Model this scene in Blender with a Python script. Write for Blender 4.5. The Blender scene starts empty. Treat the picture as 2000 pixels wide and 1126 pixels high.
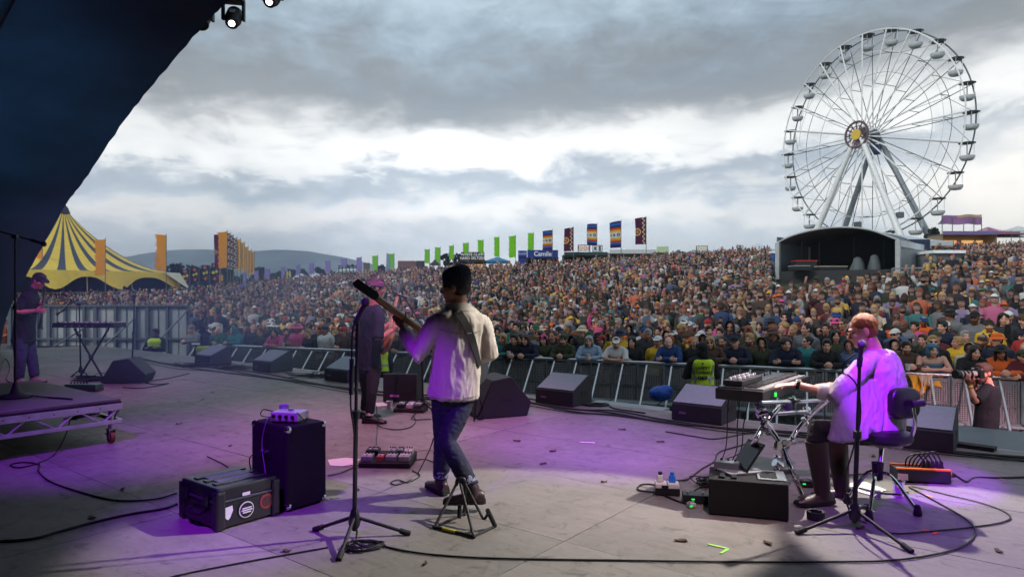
import bpy, bmesh, math, random
import numpy as np
from mathutils import Vector, Matrix, noise
R = math.radians
random.seed(7)
rng = np.random.default_rng(5)
sc = bpy.context.scene
COL = sc.collection
V = Vector

# ------------------------------------------------------------------ camera
F, HZ, H = 1333.0, 570.0, 1.55          # focal length and horizon in photo pixels, eye height over the stage floor
cam = bpy.data.cameras.new('camera'); cam.lens = 24.0; cam.sensor_width = 36.0
cam.shift_y = 0.0035; cam.clip_start = 0.05; cam.clip_end = 30000
cam.dof.use_dof = True; cam.dof.focus_distance = 6.5; cam.dof.aperture_fstop = 5.6
camo = bpy.data.objects.new('camera', cam); COL.objects.link(camo)
camo.location = (0, 0, H); camo.rotation_euler = (R(90), 0, 0)
sc.camera = camo

# ------------------------------------------------------------------ world
def lin(c):
    """sRGB 0-255 -> linear rgba"""
    out = []
    for x in c[:3]:
        x /= 255.0
        out.append(x / 12.92 if x <= 0.04045 else ((x + 0.055) / 1.055) ** 2.4)
    return (*out, 1.0)

SUN_AZ, SUN_EL = R(-128), R(32)        # high cloud light from behind the left of the stage
world = bpy.data.worlds.new('World'); sc.world = world; world.use_nodes = True
nt = world.node_tree; nt.nodes.clear()
class NG:
    """tiny node-graph helper"""
    def __init__(s, tree): s.t = tree
    def n(s, typ, **kw):
        nd = s.t.nodes.new(typ)
        for k, v in kw.items():
            setattr(nd, k, v)
        return nd
    def l(s, a, b): s.t.links.new(a, b)
    def m(s, op, a, b=None, c=None, clamp=False):
        nd = s.t.nodes.new('ShaderNodeMath'); nd.operation = op; nd.use_clamp = clamp
        for i, x in enumerate((a, b, c)):
            if x is None: continue
            if isinstance(x, (int, float)): nd.inputs[i].default_value = x
            else: s.t.links.new(x, nd.inputs[i])
        return nd.outputs[0]
    def mix(s, f, a, b, mode='MIX'):
        nd = s.t.nodes.new('ShaderNodeMix'); nd.data_type = 'RGBA'; nd.blend_type = mode
        for sock, x in ((nd.inputs[0], f), (nd.inputs[6], a), (nd.inputs[7], b)):
            if isinstance(x, (int, float)): sock.default_value = x
            elif isinstance(x, (tuple, list)): sock.default_value = x if len(x) == 4 else (*x, 1)
            else: s.t.links.new(x, sock)
        return nd.outputs[2]
    def ramp(s, f, stops, interp='LINEAR'):
        nd = s.t.nodes.new('ShaderNodeValToRGB'); cr = nd.color_ramp; cr.interpolation = interp
        while len(cr.elements) < len(stops): cr.elements.new(0.5)
        for e, (p, c) in zip(cr.elements, stops):
            e.position = p; e.color = c if len(c) == 4 else (*c, 1)
        s.t.links.new(f, nd.inputs[0])
        return nd.outputs[0]
    def noise(s, vec, scale, detail=4, rough=0.55, dist=0.0):
        nd = s.t.nodes.new('ShaderNodeTexNoise')
        nd.inputs['Scale'].default_value = scale; nd.inputs['Detail'].default_value = detail
        nd.inputs['Roughness'].default_value = rough; nd.inputs['Distortion'].default_value = dist
        if vec is not None: s.t.links.new(vec, nd.inputs['Vector'])
        return nd.outputs['Fac']
    def comb(s, x, y, z):
        nd = s.t.nodes.new('ShaderNodeCombineXYZ')
        for i, q in enumerate((x, y, z)):
            if isinstance(q, (int, float)): nd.inputs[i].default_value = q
            else: s.t.links.new(q, nd.inputs[i])
        return nd.outputs[0]

def build_world():
    g = NG(nt)
    tc = g.n('ShaderNodeTexCoord'); sp = g.n('ShaderNodeSeparateXYZ'); g.l(tc.outputs['Generated'], sp.inputs[0])
    el = g.m('MULTIPLY', g.m('ARCSINE', sp.outputs[2]), 57.2958)           # degrees above the horizon
    az = g.m('MULTIPLY', g.m('ARCTAN2', sp.outputs[0], sp.outputs[1]), 57.2958)
    # clouds: bands by elevation, broken up by stretched noise
    # (noise is read along the direction itself, squashed in z, so it has no seam)
    q = g.comb(sp.outputs[0], sp.outputs[1], g.m('MULTIPLY', sp.outputs[2], 2.6))
    q2 = g.comb(sp.outputs[0], sp.outputs[1], g.m('MULTIPLY', sp.outputs[2], 2.0))
    nbig = g.noise(q, 2.3, 3, 0.5, 0.3)
    nmid = g.noise(q, 6.5, 6, 0.58, 0.6)
    nfin = g.noise(q2, 17.0, 7, 0.6, 0.4)
    w = g.m('ADD', g.m('MULTIPLY', g.m('SUBTRACT', nbig, 0.5), 7.0), g.m('MULTIPLY', g.m('SUBTRACT', nmid, 0.5), 8.0))
    w = g.m('ADD', w, g.m('MULTIPLY', g.m('SUBTRACT', nfin, 0.5), 5.0))
    w = g.m('ADD', w, g.m('MULTIPLY', az, -0.035))                          # bands sink a little to the right
    # flatten the warp low down so the horizon stays calm
    damp = g.m('ADD', 0.25, g.m('MULTIPLY', g.m('MULTIPLY', el, 0.09, clamp=True), 0.75))
    e2 = g.m('MULTIPLY', g.m('ADD', el, g.m('MULTIPLY', w, damp)), 1 / 40.0, clamp=True)
    k = 1 / 40.0
    st = [(0.0, (214, 220, 224)), (2.0, (226, 229, 231)), (3.6, (212, 219, 225)), (4.8, (204, 213, 222)), (5.9, (237, 237, 236)),
          (7.0, (238, 238, 237)), (7.9, (194, 203, 211)), (8.8, (164, 174, 185)), (9.8, (176, 186, 196)), (10.8, (234, 235, 234)),
          (12.6, (238, 238, 236)), (14.2, (184, 187, 189)), (16.2, (122, 126, 129)), (18.8, (130, 138, 145)), (21.5, (140, 157, 170)),
          (24.5, (166, 180, 190)), (40, (150, 165, 178))]
    col = g.ramp(e2, [(e * k, lin(c)) for e, c in st], 'B_SPLINE')
    # texture inside the clouds
    tex = g.m('ADD', 0.52, g.m('MULTIPLY', g.m('ADD', g.m('MULTIPLY', nmid, 0.5), g.m('MULTIPLY', nfin, 0.5)), 0.96))
    col = g.mix(1.0, col, g.comb(tex, tex, tex), 'MULTIPLY')
    # brighter break in the clouds towards the hidden sun, greyer blue on the right
    d = V((math.sin(R(-6)) * math.cos(R(10)), math.cos(R(-6)) * math.cos(R(10)), math.sin(R(10))))
    dp = g.n('ShaderNodeVectorMath', operation='DOT_PRODUCT'); g.l(tc.outputs['Generated'], dp.inputs[0]); dp.inputs[1].default_value = d
    glow = g.m('POWER', g.m('MAXIMUM', dp.outputs['Value'], 0.0), 22.0)
    s = V((math.sin(R(36)) * math.cos(R(5)), math.cos(R(36)) * math.cos(R(5)), math.sin(R(5))))
    dp2 = g.n('ShaderNodeVectorMath', operation='DOT_PRODUCT'); g.l(tc.outputs['Generated'], dp2.inputs[0]); dp2.inputs[1].default_value = s
    sg = g.m('POWER', g.m('MAXIMUM', dp2.outputs['Value'], 0.0), 220.0)
    gain = g.m('ADD', 0.86, g.m('MULTIPLY', glow, 0.26))
    col = g.mix(1.0, col, g.comb(gain, gain, gain), 'MULTIPLY')
    col = g.mix(g.m('MULTIPLY', sg, 0.75), col, (1.1, 1.02, 0.9, 1))
    bgc = g.n('ShaderNodeBackground'); g.l(col, bgc.inputs[0]); bgc.inputs[1].default_value = 1.56
    sky = g.n('ShaderNodeTexSky'); sky.sky_type = 'NISHITA'; sky.sun_disc = False
    sky.sun_elevation = SUN_EL; sky.sun_rotation = SUN_AZ
    bgs = g.n('ShaderNodeBackground'); g.l(sky.outputs[0], bgs.inputs[0]); bgs.inputs[1].default_value = 0.1
    mx = g.n('ShaderNodeMixShader'); out = g.n('ShaderNodeOutputWorld')
    thin = g.m('MULTIPLY', g.m('SUBTRACT', nbig, 0.52, clamp=True), 1.2, clamp=True)   # thin spots let blue through
    g.l(thin, mx.inputs[0]); g.l(bgc.outputs[0], mx.inputs[1]); g.l(bgs.outputs[0], mx.inputs[2]); g.l(mx.outputs[0], out.inputs[0])
build_world()

sun = bpy.data.lights.new('sun', 'SUN'); sun.energy = 1.4; sun.angle = R(14); sun.color = (1.0, 0.95, 0.88)
suno = bpy.data.objects.new('sun', sun); COL.objects.link(suno)
sd = V((math.sin(SUN_AZ) * math.cos(SUN_EL), math.cos(SUN_AZ) * math.cos(SUN_EL), math.sin(SUN_EL)))
suno.rotation_euler = sd.to_track_quat('Z', 'Y').to_euler(); suno.location = (60, 60, 60)

sc.view_settings.view_transform = 'Standard'; sc.view_settings.look = 'None'
sc.view_settings.exposure = 0.0; sc.view_settings.gamma = 1.0; sc.view_settings.use_curve_mapping = False
sc.render.engine = 'CYCLES'
cy = sc.cycles
cy.use_denoising = True
try: cy.denoiser = 'OPENIMAGEDENOISE'
except Exception: pass
cy.max_bounces = 5; cy.diffuse_bounces = 3; cy.glossy_bounces = 3; cy.transmission_bounces = 4; cy.volume_bounces = 0; cy.transparent_max_bounces = 8
cy.sample_clamp_indirect = 6.0; cy.caustics_reflective = False; cy.caustics_refractive = False
cy.volume_step_rate = 4.0; cy.volume_max_steps = 48

# ------------------------------------------------------------------ stage lamps (the violet and white stage light the photo shows) and an added fill
E = V((.79, -.613, 0)); N = V((.613, .79, 0)); PHI = math.atan2(-.613, .79)
def S(s, c, z=0.0): return E * s + N * c + V((0, 0, z))     # stage axes: s along the front edge, c towards the audience
def spot(name, loc, aim, power, color, cone, blend=0.25, size=0.08):
    L = bpy.data.lights.new(name, 'SPOT'); L.energy = power; L.color = color
    L.spot_size = R(cone); L.spot_blend = blend; L.shadow_soft_size = size
    o = bpy.data.objects.new(name, L); COL.objects.link(o); o.location = loc
    o.rotation_euler = (V(loc) - V(aim)).to_track_quat('Z', 'Y').to_euler()
    return o
VIO = (0.33, 0.02, 1.0); MAG = (0.75, 0.10, 0.85); WHT = (1.0, 0.93, 0.84)
LAMPS = [
    spot('stage_lamp', (5.5, 5.75, 5.4), (0.25, 4.6, 0.25), 4000, WHT, 22, 0.16),            # white key on the guitarist from the right
    spot('stage_lamp', (2.4, 8.7, 6.2), (3.0, 4.3, 0.0), 3800, WHT, 18.5, 0.06),            # white key on the keyboard player
    spot('stage_lamp', (0.3, 1.4, 4.5), (3.04, 5.12, 0.52), 6500, VIO, 9.6, 0.35),          # violet on the keyboard player's back
    spot('stage_lamp', (0.6, 1.2, 4.5), (3.0, 4.2, 0.0), 1500, VIO, 26, 1.0),               # violet under the keyboard player
    spot('stage_lamp', (-1.9, 0.6, 4.6), (-0.50, 5.1, 0.62), 1500, VIO, 8.5, 0.9),          # violet on the guitarist's back
    spot('stage_lamp', (-2.2, 1.6, 5.4), (-1.7, 4.75, 0), 2300, VIO, 23, 1.0),               # violet round the cabinet and the guitarist
    spot('stage_lamp', (-4.2, 2.8, 5.8), (-3.7, 7.0, 0), 2600, VIO, 30, 1.0),               # violet band below the riser
    spot('stage_lamp', (0.9, 2.8, 4.9), (0.8, 7.0, 0), 3800, (.40, .03, 1.0), 28, 1.0),     # violet wash, middle floor
    spot('stage_lamp', (-1.0, 6.0, 5.8), (-1.6, 8.0, 0), 1500, (1.0, .36, .70), 58, 1.0),   # pink towards the front edge
    spot('stage_lamp', (-5.0, 6.5, 6.0), (-7.0, 10.8, .6), 1300, MAG, 50, 1.0),
    spot('stage_lamp', (2.6, 4.4, 4.9), (2.6, 7.0, 0), 700, (.9, .40, .9), 50, 1.0),
    spot('stage_lamp', (1.6, 3.0, 4.5), (0.9, 5.4, 0), 620, (1.0, .66, .82), 40, 1.0),      # added warm pink fill, no fixture, lifts the floor between the two players
    spot('stage_lamp', (6.4, 3.6, 4.2), (7.2, 10.6, -1.0), 4200, (1.0, 0.50, 0.62), 25, 0.9),  # pink on the barrier at the right
    spot('stage_lamp', S(-9, -4, .6), S(-15, 2.5, 6), 4600, (0.14, 0.34, 0.48), 52, 1.0),     # blue on the roof lining, left
]

# ------------------------------------------------------------------ pixels to places
def D(px, py, d): return V(((px - 1000) / F * d, d, H - (py - HZ) / F * d))
def P(px, py, z=0.0): return D(px, py, (H - z) * F / (py - HZ))

# ------------------------------------------------------------------ materials
MATS = {}
def mat(name, rgb, rough=0.6, metal=0.0, var=0.12, scale=6.0, bump=0.0, bscale=60.0, spec=0.5, emit=None, estr=0.0, coat=0.0, sheen=0.0, attr=None, objcol=False, alpha=1.0, trans=0.0):
    """plain procedural material: base colour broken up by noise, noise roughness, optional fine relief"""
    if name in MATS: return MATS[name]
    m = bpy.data.materials.new(name); m.use_nodes = True; MATS[name] = m
    t = m.node_tree; b = t.nodes['Principled BSDF']; g = NG(t)
    tc = g.n('ShaderNodeTexCoord')
    if objcol:
        oi = g.n('ShaderNodeObjectInfo'); base = oi.outputs['Color']
    elif attr: 
        a = g.n('ShaderNodeAttribute'); a.attribute_name = attr; base = a.outputs['Color']
    else: base = None
    if objcol and attr:
        a = g.n('ShaderNodeAttribute'); a.attribute_name = attr
        base = g.mix(1.0, base, a.outputs['Color'], 'MULTIPLY')
    c = lin(rgb)
    if var:
        nf = g.noise(tc.outputs['Object'], scale, 5, 0.6)
        if base is None:
            lo = tuple(x * (1 - var) for x in c[:3]); hi = tuple(min(1, x * (1 + var)) for x in c[:3])
            nd = g.ramp(nf, [(0.3, lo), (0.7, hi)])
        else:
            k = g.m('ADD', 1 - var, g.m('MULTIPLY', nf, 2 * var))
            nd = g.mix(1.0, base, g.comb(k, k, k), 'MULTIPLY')
        g.l(nd, b.inputs['Base Color'])
        rr = g.m('ADD', rough - 0.08, g.m('MULTIPLY', nf, 0.16), clamp=True); g.l(rr, b.inputs['Roughness'])
    else:
        if base is None: b.inputs['Base Color'].default_value = c
        else: g.l(base, b.inputs['Base Color'])
        b.inputs['Roughness'].default_value = rough
    b.inputs['Metallic'].default_value = metal
    b.inputs['Specular IOR Level'].default_value = spec
    b.inputs['Coat Weight'].default_value = coat
    if sheen: b.inputs['Sheen Weight'].default_value = sheen
    if trans: b.inputs['Transmission Weight'].default_value = trans
    if alpha < 1: b.inputs['Alpha'].default_value = alpha
    if bump:
        bn = g.noise(tc.outputs['Object'], bscale, 4, 0.6)
        bp = g.n('ShaderNodeBump'); bp.inputs['Strength'].default_value = bump; bp.inputs['Distance'].default_value = 0.01
        g.l(bn, bp.inputs['Height']); g.l(bp.outputs[0], b.inputs['Normal'])
    if emit:
        b.inputs['Emission Color'].default_value = lin(emit); b.inputs['Emission Strength'].default_value = estr
    return m

# ------------------------------------------------------------------ objects
XF = {}
def tag(o, label, cat, group=None, kind=None):
    if label: o['label'] = label
    if cat: o['category'] = cat
    if group: o['group'] = group
    if kind: o['kind'] = kind
    return o
def thing(name, label, cat, loc=(0, 0, 0), rz=0.0, group=None):
    o = bpy.data.objects.new(name, None); o.empty_display_size = 0.1
    COL.objects.link(o); o.location = loc; o.rotation_euler = (0, 0, rz)
    XF[o] = Matrix.Translation(V(loc)) @ Matrix.Rotation(rz, 4, 'Z')
    return tag(o, label, cat, group)
def frame(y, z=(0, 0, 1)):
    """3x3 with local +Y along y and local Z near z"""
    y = V(y).normalized(); x = y.cross(V(z))
    if x.length < 1e-5: x = y.cross(V((1, 0, 0)))
    x.normalize(); z = x.cross(y)
    return Matrix((x, y, z)).transposed()
def rotz(a): return Matrix.Rotation(a, 3, 'Z')

class MB:
    def __init__(s): s.v = []; s.f = []; s.m = []
    def add(s, vs, fs, mi=0):
        o = len(s.v); s.v += [V(v) for v in vs]
        for f in fs: s.f.append([i + o for i in f]); s.m.append(mi)
        return s
    def box(s, c, size, rot=None, mi=0, taper=(1, 1)):
        x, y, z = (q / 2 for q in size); c = V(c)
        pts = [V((a * x * (taper[0] if k > 0 else 1), b * y * (taper[1] if k > 0 else 1), k * z)) for k in (-1, 1) for a, b in ((-1, -1), (1, -1), (1, 1), (-1, 1))]
        if rot is not None:
            if isinstance(rot, (int, float)): rot = rotz(rot)
            pts = [rot @ p for p in pts]
        return s.add([p + c for p in pts], [(0, 3, 2, 1), (4, 5, 6, 7), (0, 1, 5, 4), (1, 2, 6, 5), (2, 3, 7, 6), (3, 0, 4, 7)], mi)
    def bar(s, a, b, w, h=None, up=(0, 0, 1), mi=0):
        a, b = V(a), V(b); d = b - a
        return s.box((a + b) / 2, (w, d.length, h or w), frame(d, up), mi)
    def tube(s, pts, r, seg=8, mi=0, closed=False, flat=1.0, up=None):
        pts = [V(p) for p in pts]; n = len(pts)
        rs = r if isinstance(r, (list, tuple)) else [r] * n
        ring0 = None; vs = []; nx = None
        for i, p in enumerate(pts):
            if closed: t = pts[(i + 1) % n] - pts[i - 1]
            else: t = (pts[min(i + 1, n - 1)] - pts[max(i - 1, 0)])
            if t.length < 1e-9: t = V((0, 0, 1))
            t.normalize()
            if nx is None:
                u = V(up) if up is not None else (V((0, 0, 1)) if abs(t.z) < 0.9 else V((1, 0, 0)))
                nx = (u - t * u.dot(t)).normalized()
            else:
                nx = nx - t * nx.dot(t)
                nx = nx.normalized() if nx.length > 1e-6 else t.orthogonal().normalized()
            ny = t.cross(nx)
            for k in range(seg):
                a = 2 * math.pi * k / seg
                vs.append(p + (nx * math.cos(a) * flat + ny * math.sin(a)) * rs[i])
        fs = []
        for i in range(n if closed else n - 1):
            j = (i + 1) % n
            for k in range(seg):
                k2 = (k + 1) % seg
                fs.append((i * seg + k, i * seg + k2, j * seg + k2, j * seg + k))
        if not closed:
            fs.append(tuple(range(seg))[::-1]); fs.append(tuple(range((n - 1) * seg, n * seg)))
        return s.add(vs, fs, mi)
    def loft(s, rings, mi=0, caps=True):
        k = len(rings[0]); vs = [p for r in rings for p in r]; fs = []
        for i in range(len(rings) - 1):
            for j in range(k):
                j2 = (j + 1) % k
                fs.append((i * k + j, i * k + j2, (i + 1) * k + j2, (i + 1) * k + j))
        if caps: fs.append(tuple(range(k))[::-1]); fs.append(tuple(range((len(rings) - 1) * k, len(rings) * k)))
        return s.add(vs, fs, mi)
    def ell(s, c, r, rot=None, seg=14, rings=9, mi=0):
        c = V(c); r = r if isinstance(r, (tuple, list)) else (r, r, r); vs = []
        for i in range(1, rings):
            a = math.pi * i / rings
            for j in range(seg):
                b = 2 * math.pi * j / seg
                vs.append(V((r[0] * math.sin(a) * math.cos(b), r[1] * math.sin(a) * math.sin(b), r[2] * math.cos(a))))
        vs += [V((0, 0, r[2])), V((0, 0, -r[2]))]
        if rot is not None: vs = [rot @ v for v in vs]
        fs = []
        for i in range(rings - 2):
            for j in range(seg):
                j2 = (j + 1) % seg
                fs.append((i * seg + j, (i + 1) * seg + j, (i + 1) * seg + j2, i * seg + j2))
        t = (rings - 1) * seg
        for j in range(seg):
            j2 = (j + 1) % seg
            fs.append((t, j, j2)); fs.append((t + 1, (rings - 2) * seg + j2, (rings - 2) * seg + j))
        return s.add([v + c for v in vs], fs, mi)
    def lathe(s, prof, c=(0, 0, 0), rot=None, seg=16, mi=0):
        c = V(c); rings = []
        for r, z in prof:
            ring = []
            for k in range(seg):
                a = 2 * math.pi * k / seg
                p = V((max(r, 1e-4) * math.cos(a), max(r, 1e-4) * math.sin(a), z))
                ring.append((rot @ p if rot is not None else p) + c)
            rings.append(ring)
        return s.loft(rings, mi)
    def prism(s, poly, vec, mi=0):
        """poly: list of 3-D points, extruded by vec"""
        n = len(poly); vec = V(vec); vs = [V(p) for p in poly] + [V(p) + vec for p in poly]
        fs = [tuple(range(n))[::-1], tuple(range(n, 2 * n))] + [(i, (i + 1) % n, n + (i + 1) % n, n + i) for i in range(n)]
        return s.add(vs, fs, mi)
    def mesh(s, name, mats, inv=None, smooth=False, bevel=0.0, bseg=2, sub=0):
        me = bpy.data.meshes.new(name)
        vs = [inv @ v for v in s.v] if inv is not None else s.v
        me.from_pydata([tuple(v) for v in vs], [], s.f)
        mats = mats if isinstance(mats, (list, tuple)) else [mats]
        for m in mats: me.materials.append(m)
        if len(mats) > 1: me.polygons.foreach_set('material_index', s.m)
        bm = bmesh.new(); bm.from_mesh(me)
        bmesh.ops.recalc_face_normals(bm, faces=bm.faces)
        if bevel:
            ed = [e for e in bm.edges if len(e.link_faces) == 2 and e.calc_face_angle(0) > 0.5]
            bmesh.ops.bevel(bm, geom=ed, offset=bevel, segments=bseg, profile=0.6, affect='EDGES', clamp_overlap=True)
        bm.to_mesh(me); bm.free()
        if smooth: smooth_by_angle(me, smooth if isinstance(smooth, float) else 40)
        return me
    def build(s, name, mats, parent=None, smooth=False, bevel=0.0, bseg=2, loc=None, kind=None, label=None, cat=None, group=None):
        inv = None
        if parent is not None and parent in XF: inv = XF[parent].inverted()
        elif loc is not None: inv = Matrix.Translation(-V(loc))
        o = bpy.data.objects.new(name, s.mesh(name, mats, inv, smooth, bevel, bseg)); COL.objects.link(o)
        if parent is not None:
            o.parent = parent
            if parent in XF: XF[o] = XF[parent]
        elif loc is not None: o.location = loc; XF[o] = Matrix.Translation(V(loc))
        else: XF[o] = Matrix.Identity(4)
        tag(o, label, cat, group, kind)
        return o
def smooth_by_angle(me, ang=40):
    me.polygons.foreach_set('use_smooth', [True] * len(me.polygons))
    if ang < 179:
        bm = bmesh.new(); bm.from_mesh(me)
        for e in bm.edges:
            if len(e.link_faces) == 2 and e.calc_face_angle(0) > R(ang): e.smooth = False
        bm.to_mesh(me); bm.free()

def put(o, parent=None):
    COL.objects.link(o)
    if parent is not None: o.parent = parent
    return o
KIDS = None
def copy_tree(src, loc=None, rz=None, scale=None, label=None, group=None):
    r = src.copy(); COL.objects.link(r)
    if loc is not None: r.location = loc
    if rz is not None: r.rotation_euler = (0, 0, rz)
    if scale is not None: r.scale = scale if isinstance(scale, (tuple, list)) else (scale,) * 3
    if label: r['label'] = label
    if group: r['group'] = group
    for ch in list(src.children):
        c = ch.copy(); COL.objects.link(c); c.parent = r
        for gch in list(ch.children):
            d = gch.copy(); COL.objects.link(d); d.parent = c
    return r

def evaluated(mb_or_mesh, mods):
    """mesh after modifiers, without leaving an object behind"""
    me = mb_or_mesh.mesh('tmp', []) if isinstance(mb_or_mesh, MB) else mb_or_mesh
    o = bpy.data.objects.new('tmp', me); COL.objects.link(o)
    for typ, kw in mods:
        md = o.modifiers.new(typ, typ)
        for k, v in kw.items(): setattr(md, k, v)
    dg = bpy.context.evaluated_depsgraph_get(); dg.update()
    out = bpy.data.meshes.new_from_object(o.evaluated_get(dg), depsgraph=dg)
    bpy.data.objects.remove(o); bpy.data.meshes.remove(me)
    return out
def remesh(mb, voxel, smooth=4, factor=0.5, dec=None):
    mods = [('REMESH', dict(mode='VOXEL', voxel_size=voxel, adaptivity=0.0)), ('SMOOTH', dict(factor=factor, iterations=smooth))]
    if dec: mods.append(('DECIMATE', dict(ratio=dec)))
    me = evaluated(mb, mods)
    me.polygons.foreach_set('use_smooth', [True] * len(me.polygons))
    return me
def verts_np(me):
    a = np.empty(len(me.vertices) * 3, dtype=np.float32); me.vertices.foreach_get('co', a); return a.reshape(-1, 3)
def set_verts(me, a): me.vertices.foreach_set('co', np.ascontiguousarray(a, dtype=np.float32).ravel()); me.update()
def set_color(me, name, cols):
    at = me.color_attributes.new(name, 'FLOAT_COLOR', 'POINT')
    c = np.ones((len(me.vertices), 4), dtype=np.float32); c[:, :3] = cols
    at.data.foreach_set('color', c.ravel())
def mesh_obj(name, me, mats, parent=None, loc=None, inv=None):
    me.name = name; me.materials.clear()
    for m in (mats if isinstance(mats, (list, tuple)) else [mats]): me.materials.append(m)
    o = bpy.data.objects.new(name, me); COL.objects.link(o)
    if parent is not None:
        o.parent = parent
        if parent in XF: me.transform(XF[parent].inverted()); XF[o] = XF[parent]
    elif loc is not None:
        me.transform(Matrix.Translation(-V(loc))); o.location = loc; XF[o] = Matrix.Translation(V(loc))
    return o
def text_mesh(txt, size, extrude=0.002, bold=0.0, align='CENTER', spacing=1.0):
    cu = bpy.data.curves.new('txt', 'FONT'); cu.body = txt; cu.size = size; cu.extrude = extrude
    cu.align_x = align; cu.align_y = 'CENTER'; cu.offset = bold; cu.space_character = spacing; cu.resolution_u = 3
    o = bpy.data.objects.new('txt', cu); COL.objects.link(o)
    dg = bpy.context.evaluated_depsgraph_get(); dg.update()
    me = bpy.data.meshes.new_from_object(o.evaluated_get(dg), depsgraph=dg)
    bpy.data.objects.remove(o); bpy.data.curves.remove(cu)
    return me
def lettering(txt, size, c, right, up, m, parent, name='lettering', bold=0.0, extrude=0.004, wide=1.0, spacing=1.0):
    me = text_mesh(txt, size, extrude, bold, spacing=spacing)
    right = V(right).normalized(); up = V(up).normalized(); nrm = right.cross(up)
    M = Matrix((right * wide, up, nrm)).transposed().to_4x4(); M.translation = V(c)
    me.transform(M)
    return mesh_obj(name, me, m, parent)
def bez(pts, n=8):
    """Catmull-Rom through the points"""
    pts = [V(p) for p in pts]; out = []
    q = [pts[0] * 2 - pts[1]] + pts + [pts[-1] * 2 - pts[-2]]
    for i in range(1, len(q) - 2):
        p0, p1, p2, p3 = q[i - 1:i + 3]
        for k in range(n):
            t = k / n
            out.append(0.5 * ((2 * p1) + (p2 - p0) * t + (2 * p0 - 5 * p1 + 4 * p2 - p3) * t * t + (3 * p1 - p0 - 3 * p2 + p3) * t ** 3))
    out.append(pts[-1]); return out
# ================================================================== terrain
G0 = -1.1                                                     # field level in front of the stage
_PX = np.array([-900, 0, 350, 550, 900, 1200, 1500, 1650, 1900, 2300, 3200], float)
_DD = np.array([0, 12, 16, 22, 28, 37, 47, 60, 75, 90, 110, 140, 220, 600, 3000], float)
_Z = np.array([
    [-1.1] * 11, [-1.1] * 11,
    [-1.1, -1.1, -1.1, -1.1, -1.1, -1.1, -0.95, -0.8, -0.55, -0.5, -0.5],
    [-1.1, -1.1, -1.1, -1.1, -1.05, -1.0, -0.35, 0.0, 0.3, 0.4, 0.4],
    [-1.1, -1.1, -1.0, -0.95, -0.85, -0.75, 0.1, 0.5, 0.9, 1.0, 1.0],
    [-1.1, -1.0, -0.7, -0.5, -0.2, 0.1, 1.0, 1.3, 1.6, 1.8, 1.8],
    [-1.0, -0.8, -0.3, 0.1, 0.7, 1.25, 2.0, 2.2, 2.5, 2.8, 2.8],
    [-0.8, -0.5, 0.2, 0.8, 1.7, 2.4, 3.2, 3.5, 3.9, 4.2, 4.2],
    [-0.6, -0.2, 0.6, 1.3, 2.7, 3.6, 4.5, 4.9, 5.3, 5.6, 5.6],
    [-0.4, 0.0, 0.9, 1.6, 3.4, 4.9, 5.9, 6.3, 6.6, 6.8, 6.8],
    [-0.4, 0.0, 1.0, 1.7, 3.8, 5.4, 6.6, 7.2, 7.6, 7.8, 7.8],
    [-0.4, 0.0, 1.0, 1.7, 3.9, 5.5, 6.8, 7.6, 8.0, 8.0, 8.0],
    [-0.6, -0.4, 0.4, 1.0, 2.5, 4.0, 5.0, 5.5, 6.0, 6.0, 6.0],
    [-1.2] * 11, [-1.2] * 11])
def ground(x, y):
    """height of the field at x, y (arrays or numbers)"""
    x = np.asarray(x, float); y = np.asarray(y, float)
    d = np.clip(y, 0.0, 2999.0); px = np.clip(1000 + F * x / np.maximum(y, 4.0), -899, 3199)
    i = np.clip(np.searchsorted(_DD, d, 'right') - 1, 0, len(_DD) - 2); j = np.clip(np.searchsorted(_PX, px, 'right') - 1, 0, len(_PX) - 2)
    u = (d - _DD[i]) / (_DD[i + 1] - _DD[i]); w = (px - _PX[j]) / (_PX[j + 1] - _PX[j])
    u = u * u * (3 - 2 * u) * 0.4 + u * 0.6
    return (_Z[i, j] * (1 - w) + _Z[i, j + 1] * w) * (1 - u) + (_Z[i + 1, j] * (1 - w) + _Z[i + 1, j + 1] * w) * u
def gz(x, y): return float(ground(x, y))
def on_ground(px, d):
    x = (px - 1000) / F * d
    return V((x, d, gz(x, d)))

def build_terrain():
    ys = np.concatenate([np.arange(-60, 0, 12), np.arange(0, 60, 1.5), np.arange(60, 150, 3), np.geomspace(150, 3000, 24)])
    xs = np.concatenate([-np.geomspace(3000, 120, 18), np.arange(-110, 112, 3.0), np.geomspace(120, 3000, 18)])
    X, Y = np.meshgrid(xs, ys); Z = ground(X, Y) - 0.02
    nx, ny = len(xs), len(ys)
    mb = MB()
    mb.v = [V(p) for p in zip(X.ravel(), Y.ravel(), Z.ravel())]
    mb.f = [(j * nx + i, j * nx + i + 1, (j + 1) * nx + i + 1, (j + 1) * nx + i) for j in range(ny - 1) for i in range(nx - 1)]
    mb.m = [0] * len(mb.f)
    m = bpy.data.materials.new('trampled_grass'); m.use_nodes = True
    g = NG(m.node_tree); b = m.node_tree.nodes['Principled BSDF']
    geo = g.n('ShaderNodeNewGeometry')
    n1 = g.noise(geo.outputs['Position'], 0.25, 6, 0.6); n2 = g.noise(geo.outputs['Position'], 5.0, 5, 0.65)
    c = g.ramp(n1, [(0.35, (0.045, 0.060, 0.020)), (0.55, (0.070, 0.070, 0.030)), (0.7, (0.10, 0.080, 0.045))])
    c = g.mix(0.35, c, g.ramp(n2, [(0.3, (0.03, 0.04, 0.012)), (0.7, (0.11, 0.10, 0.05))]))
    g.l(c, b.inputs['Base Color']); b.inputs['Roughness'].default_value = 0.95
    mb.build('field', m, smooth=180.0, kind='structure')
build_terrain()

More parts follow.
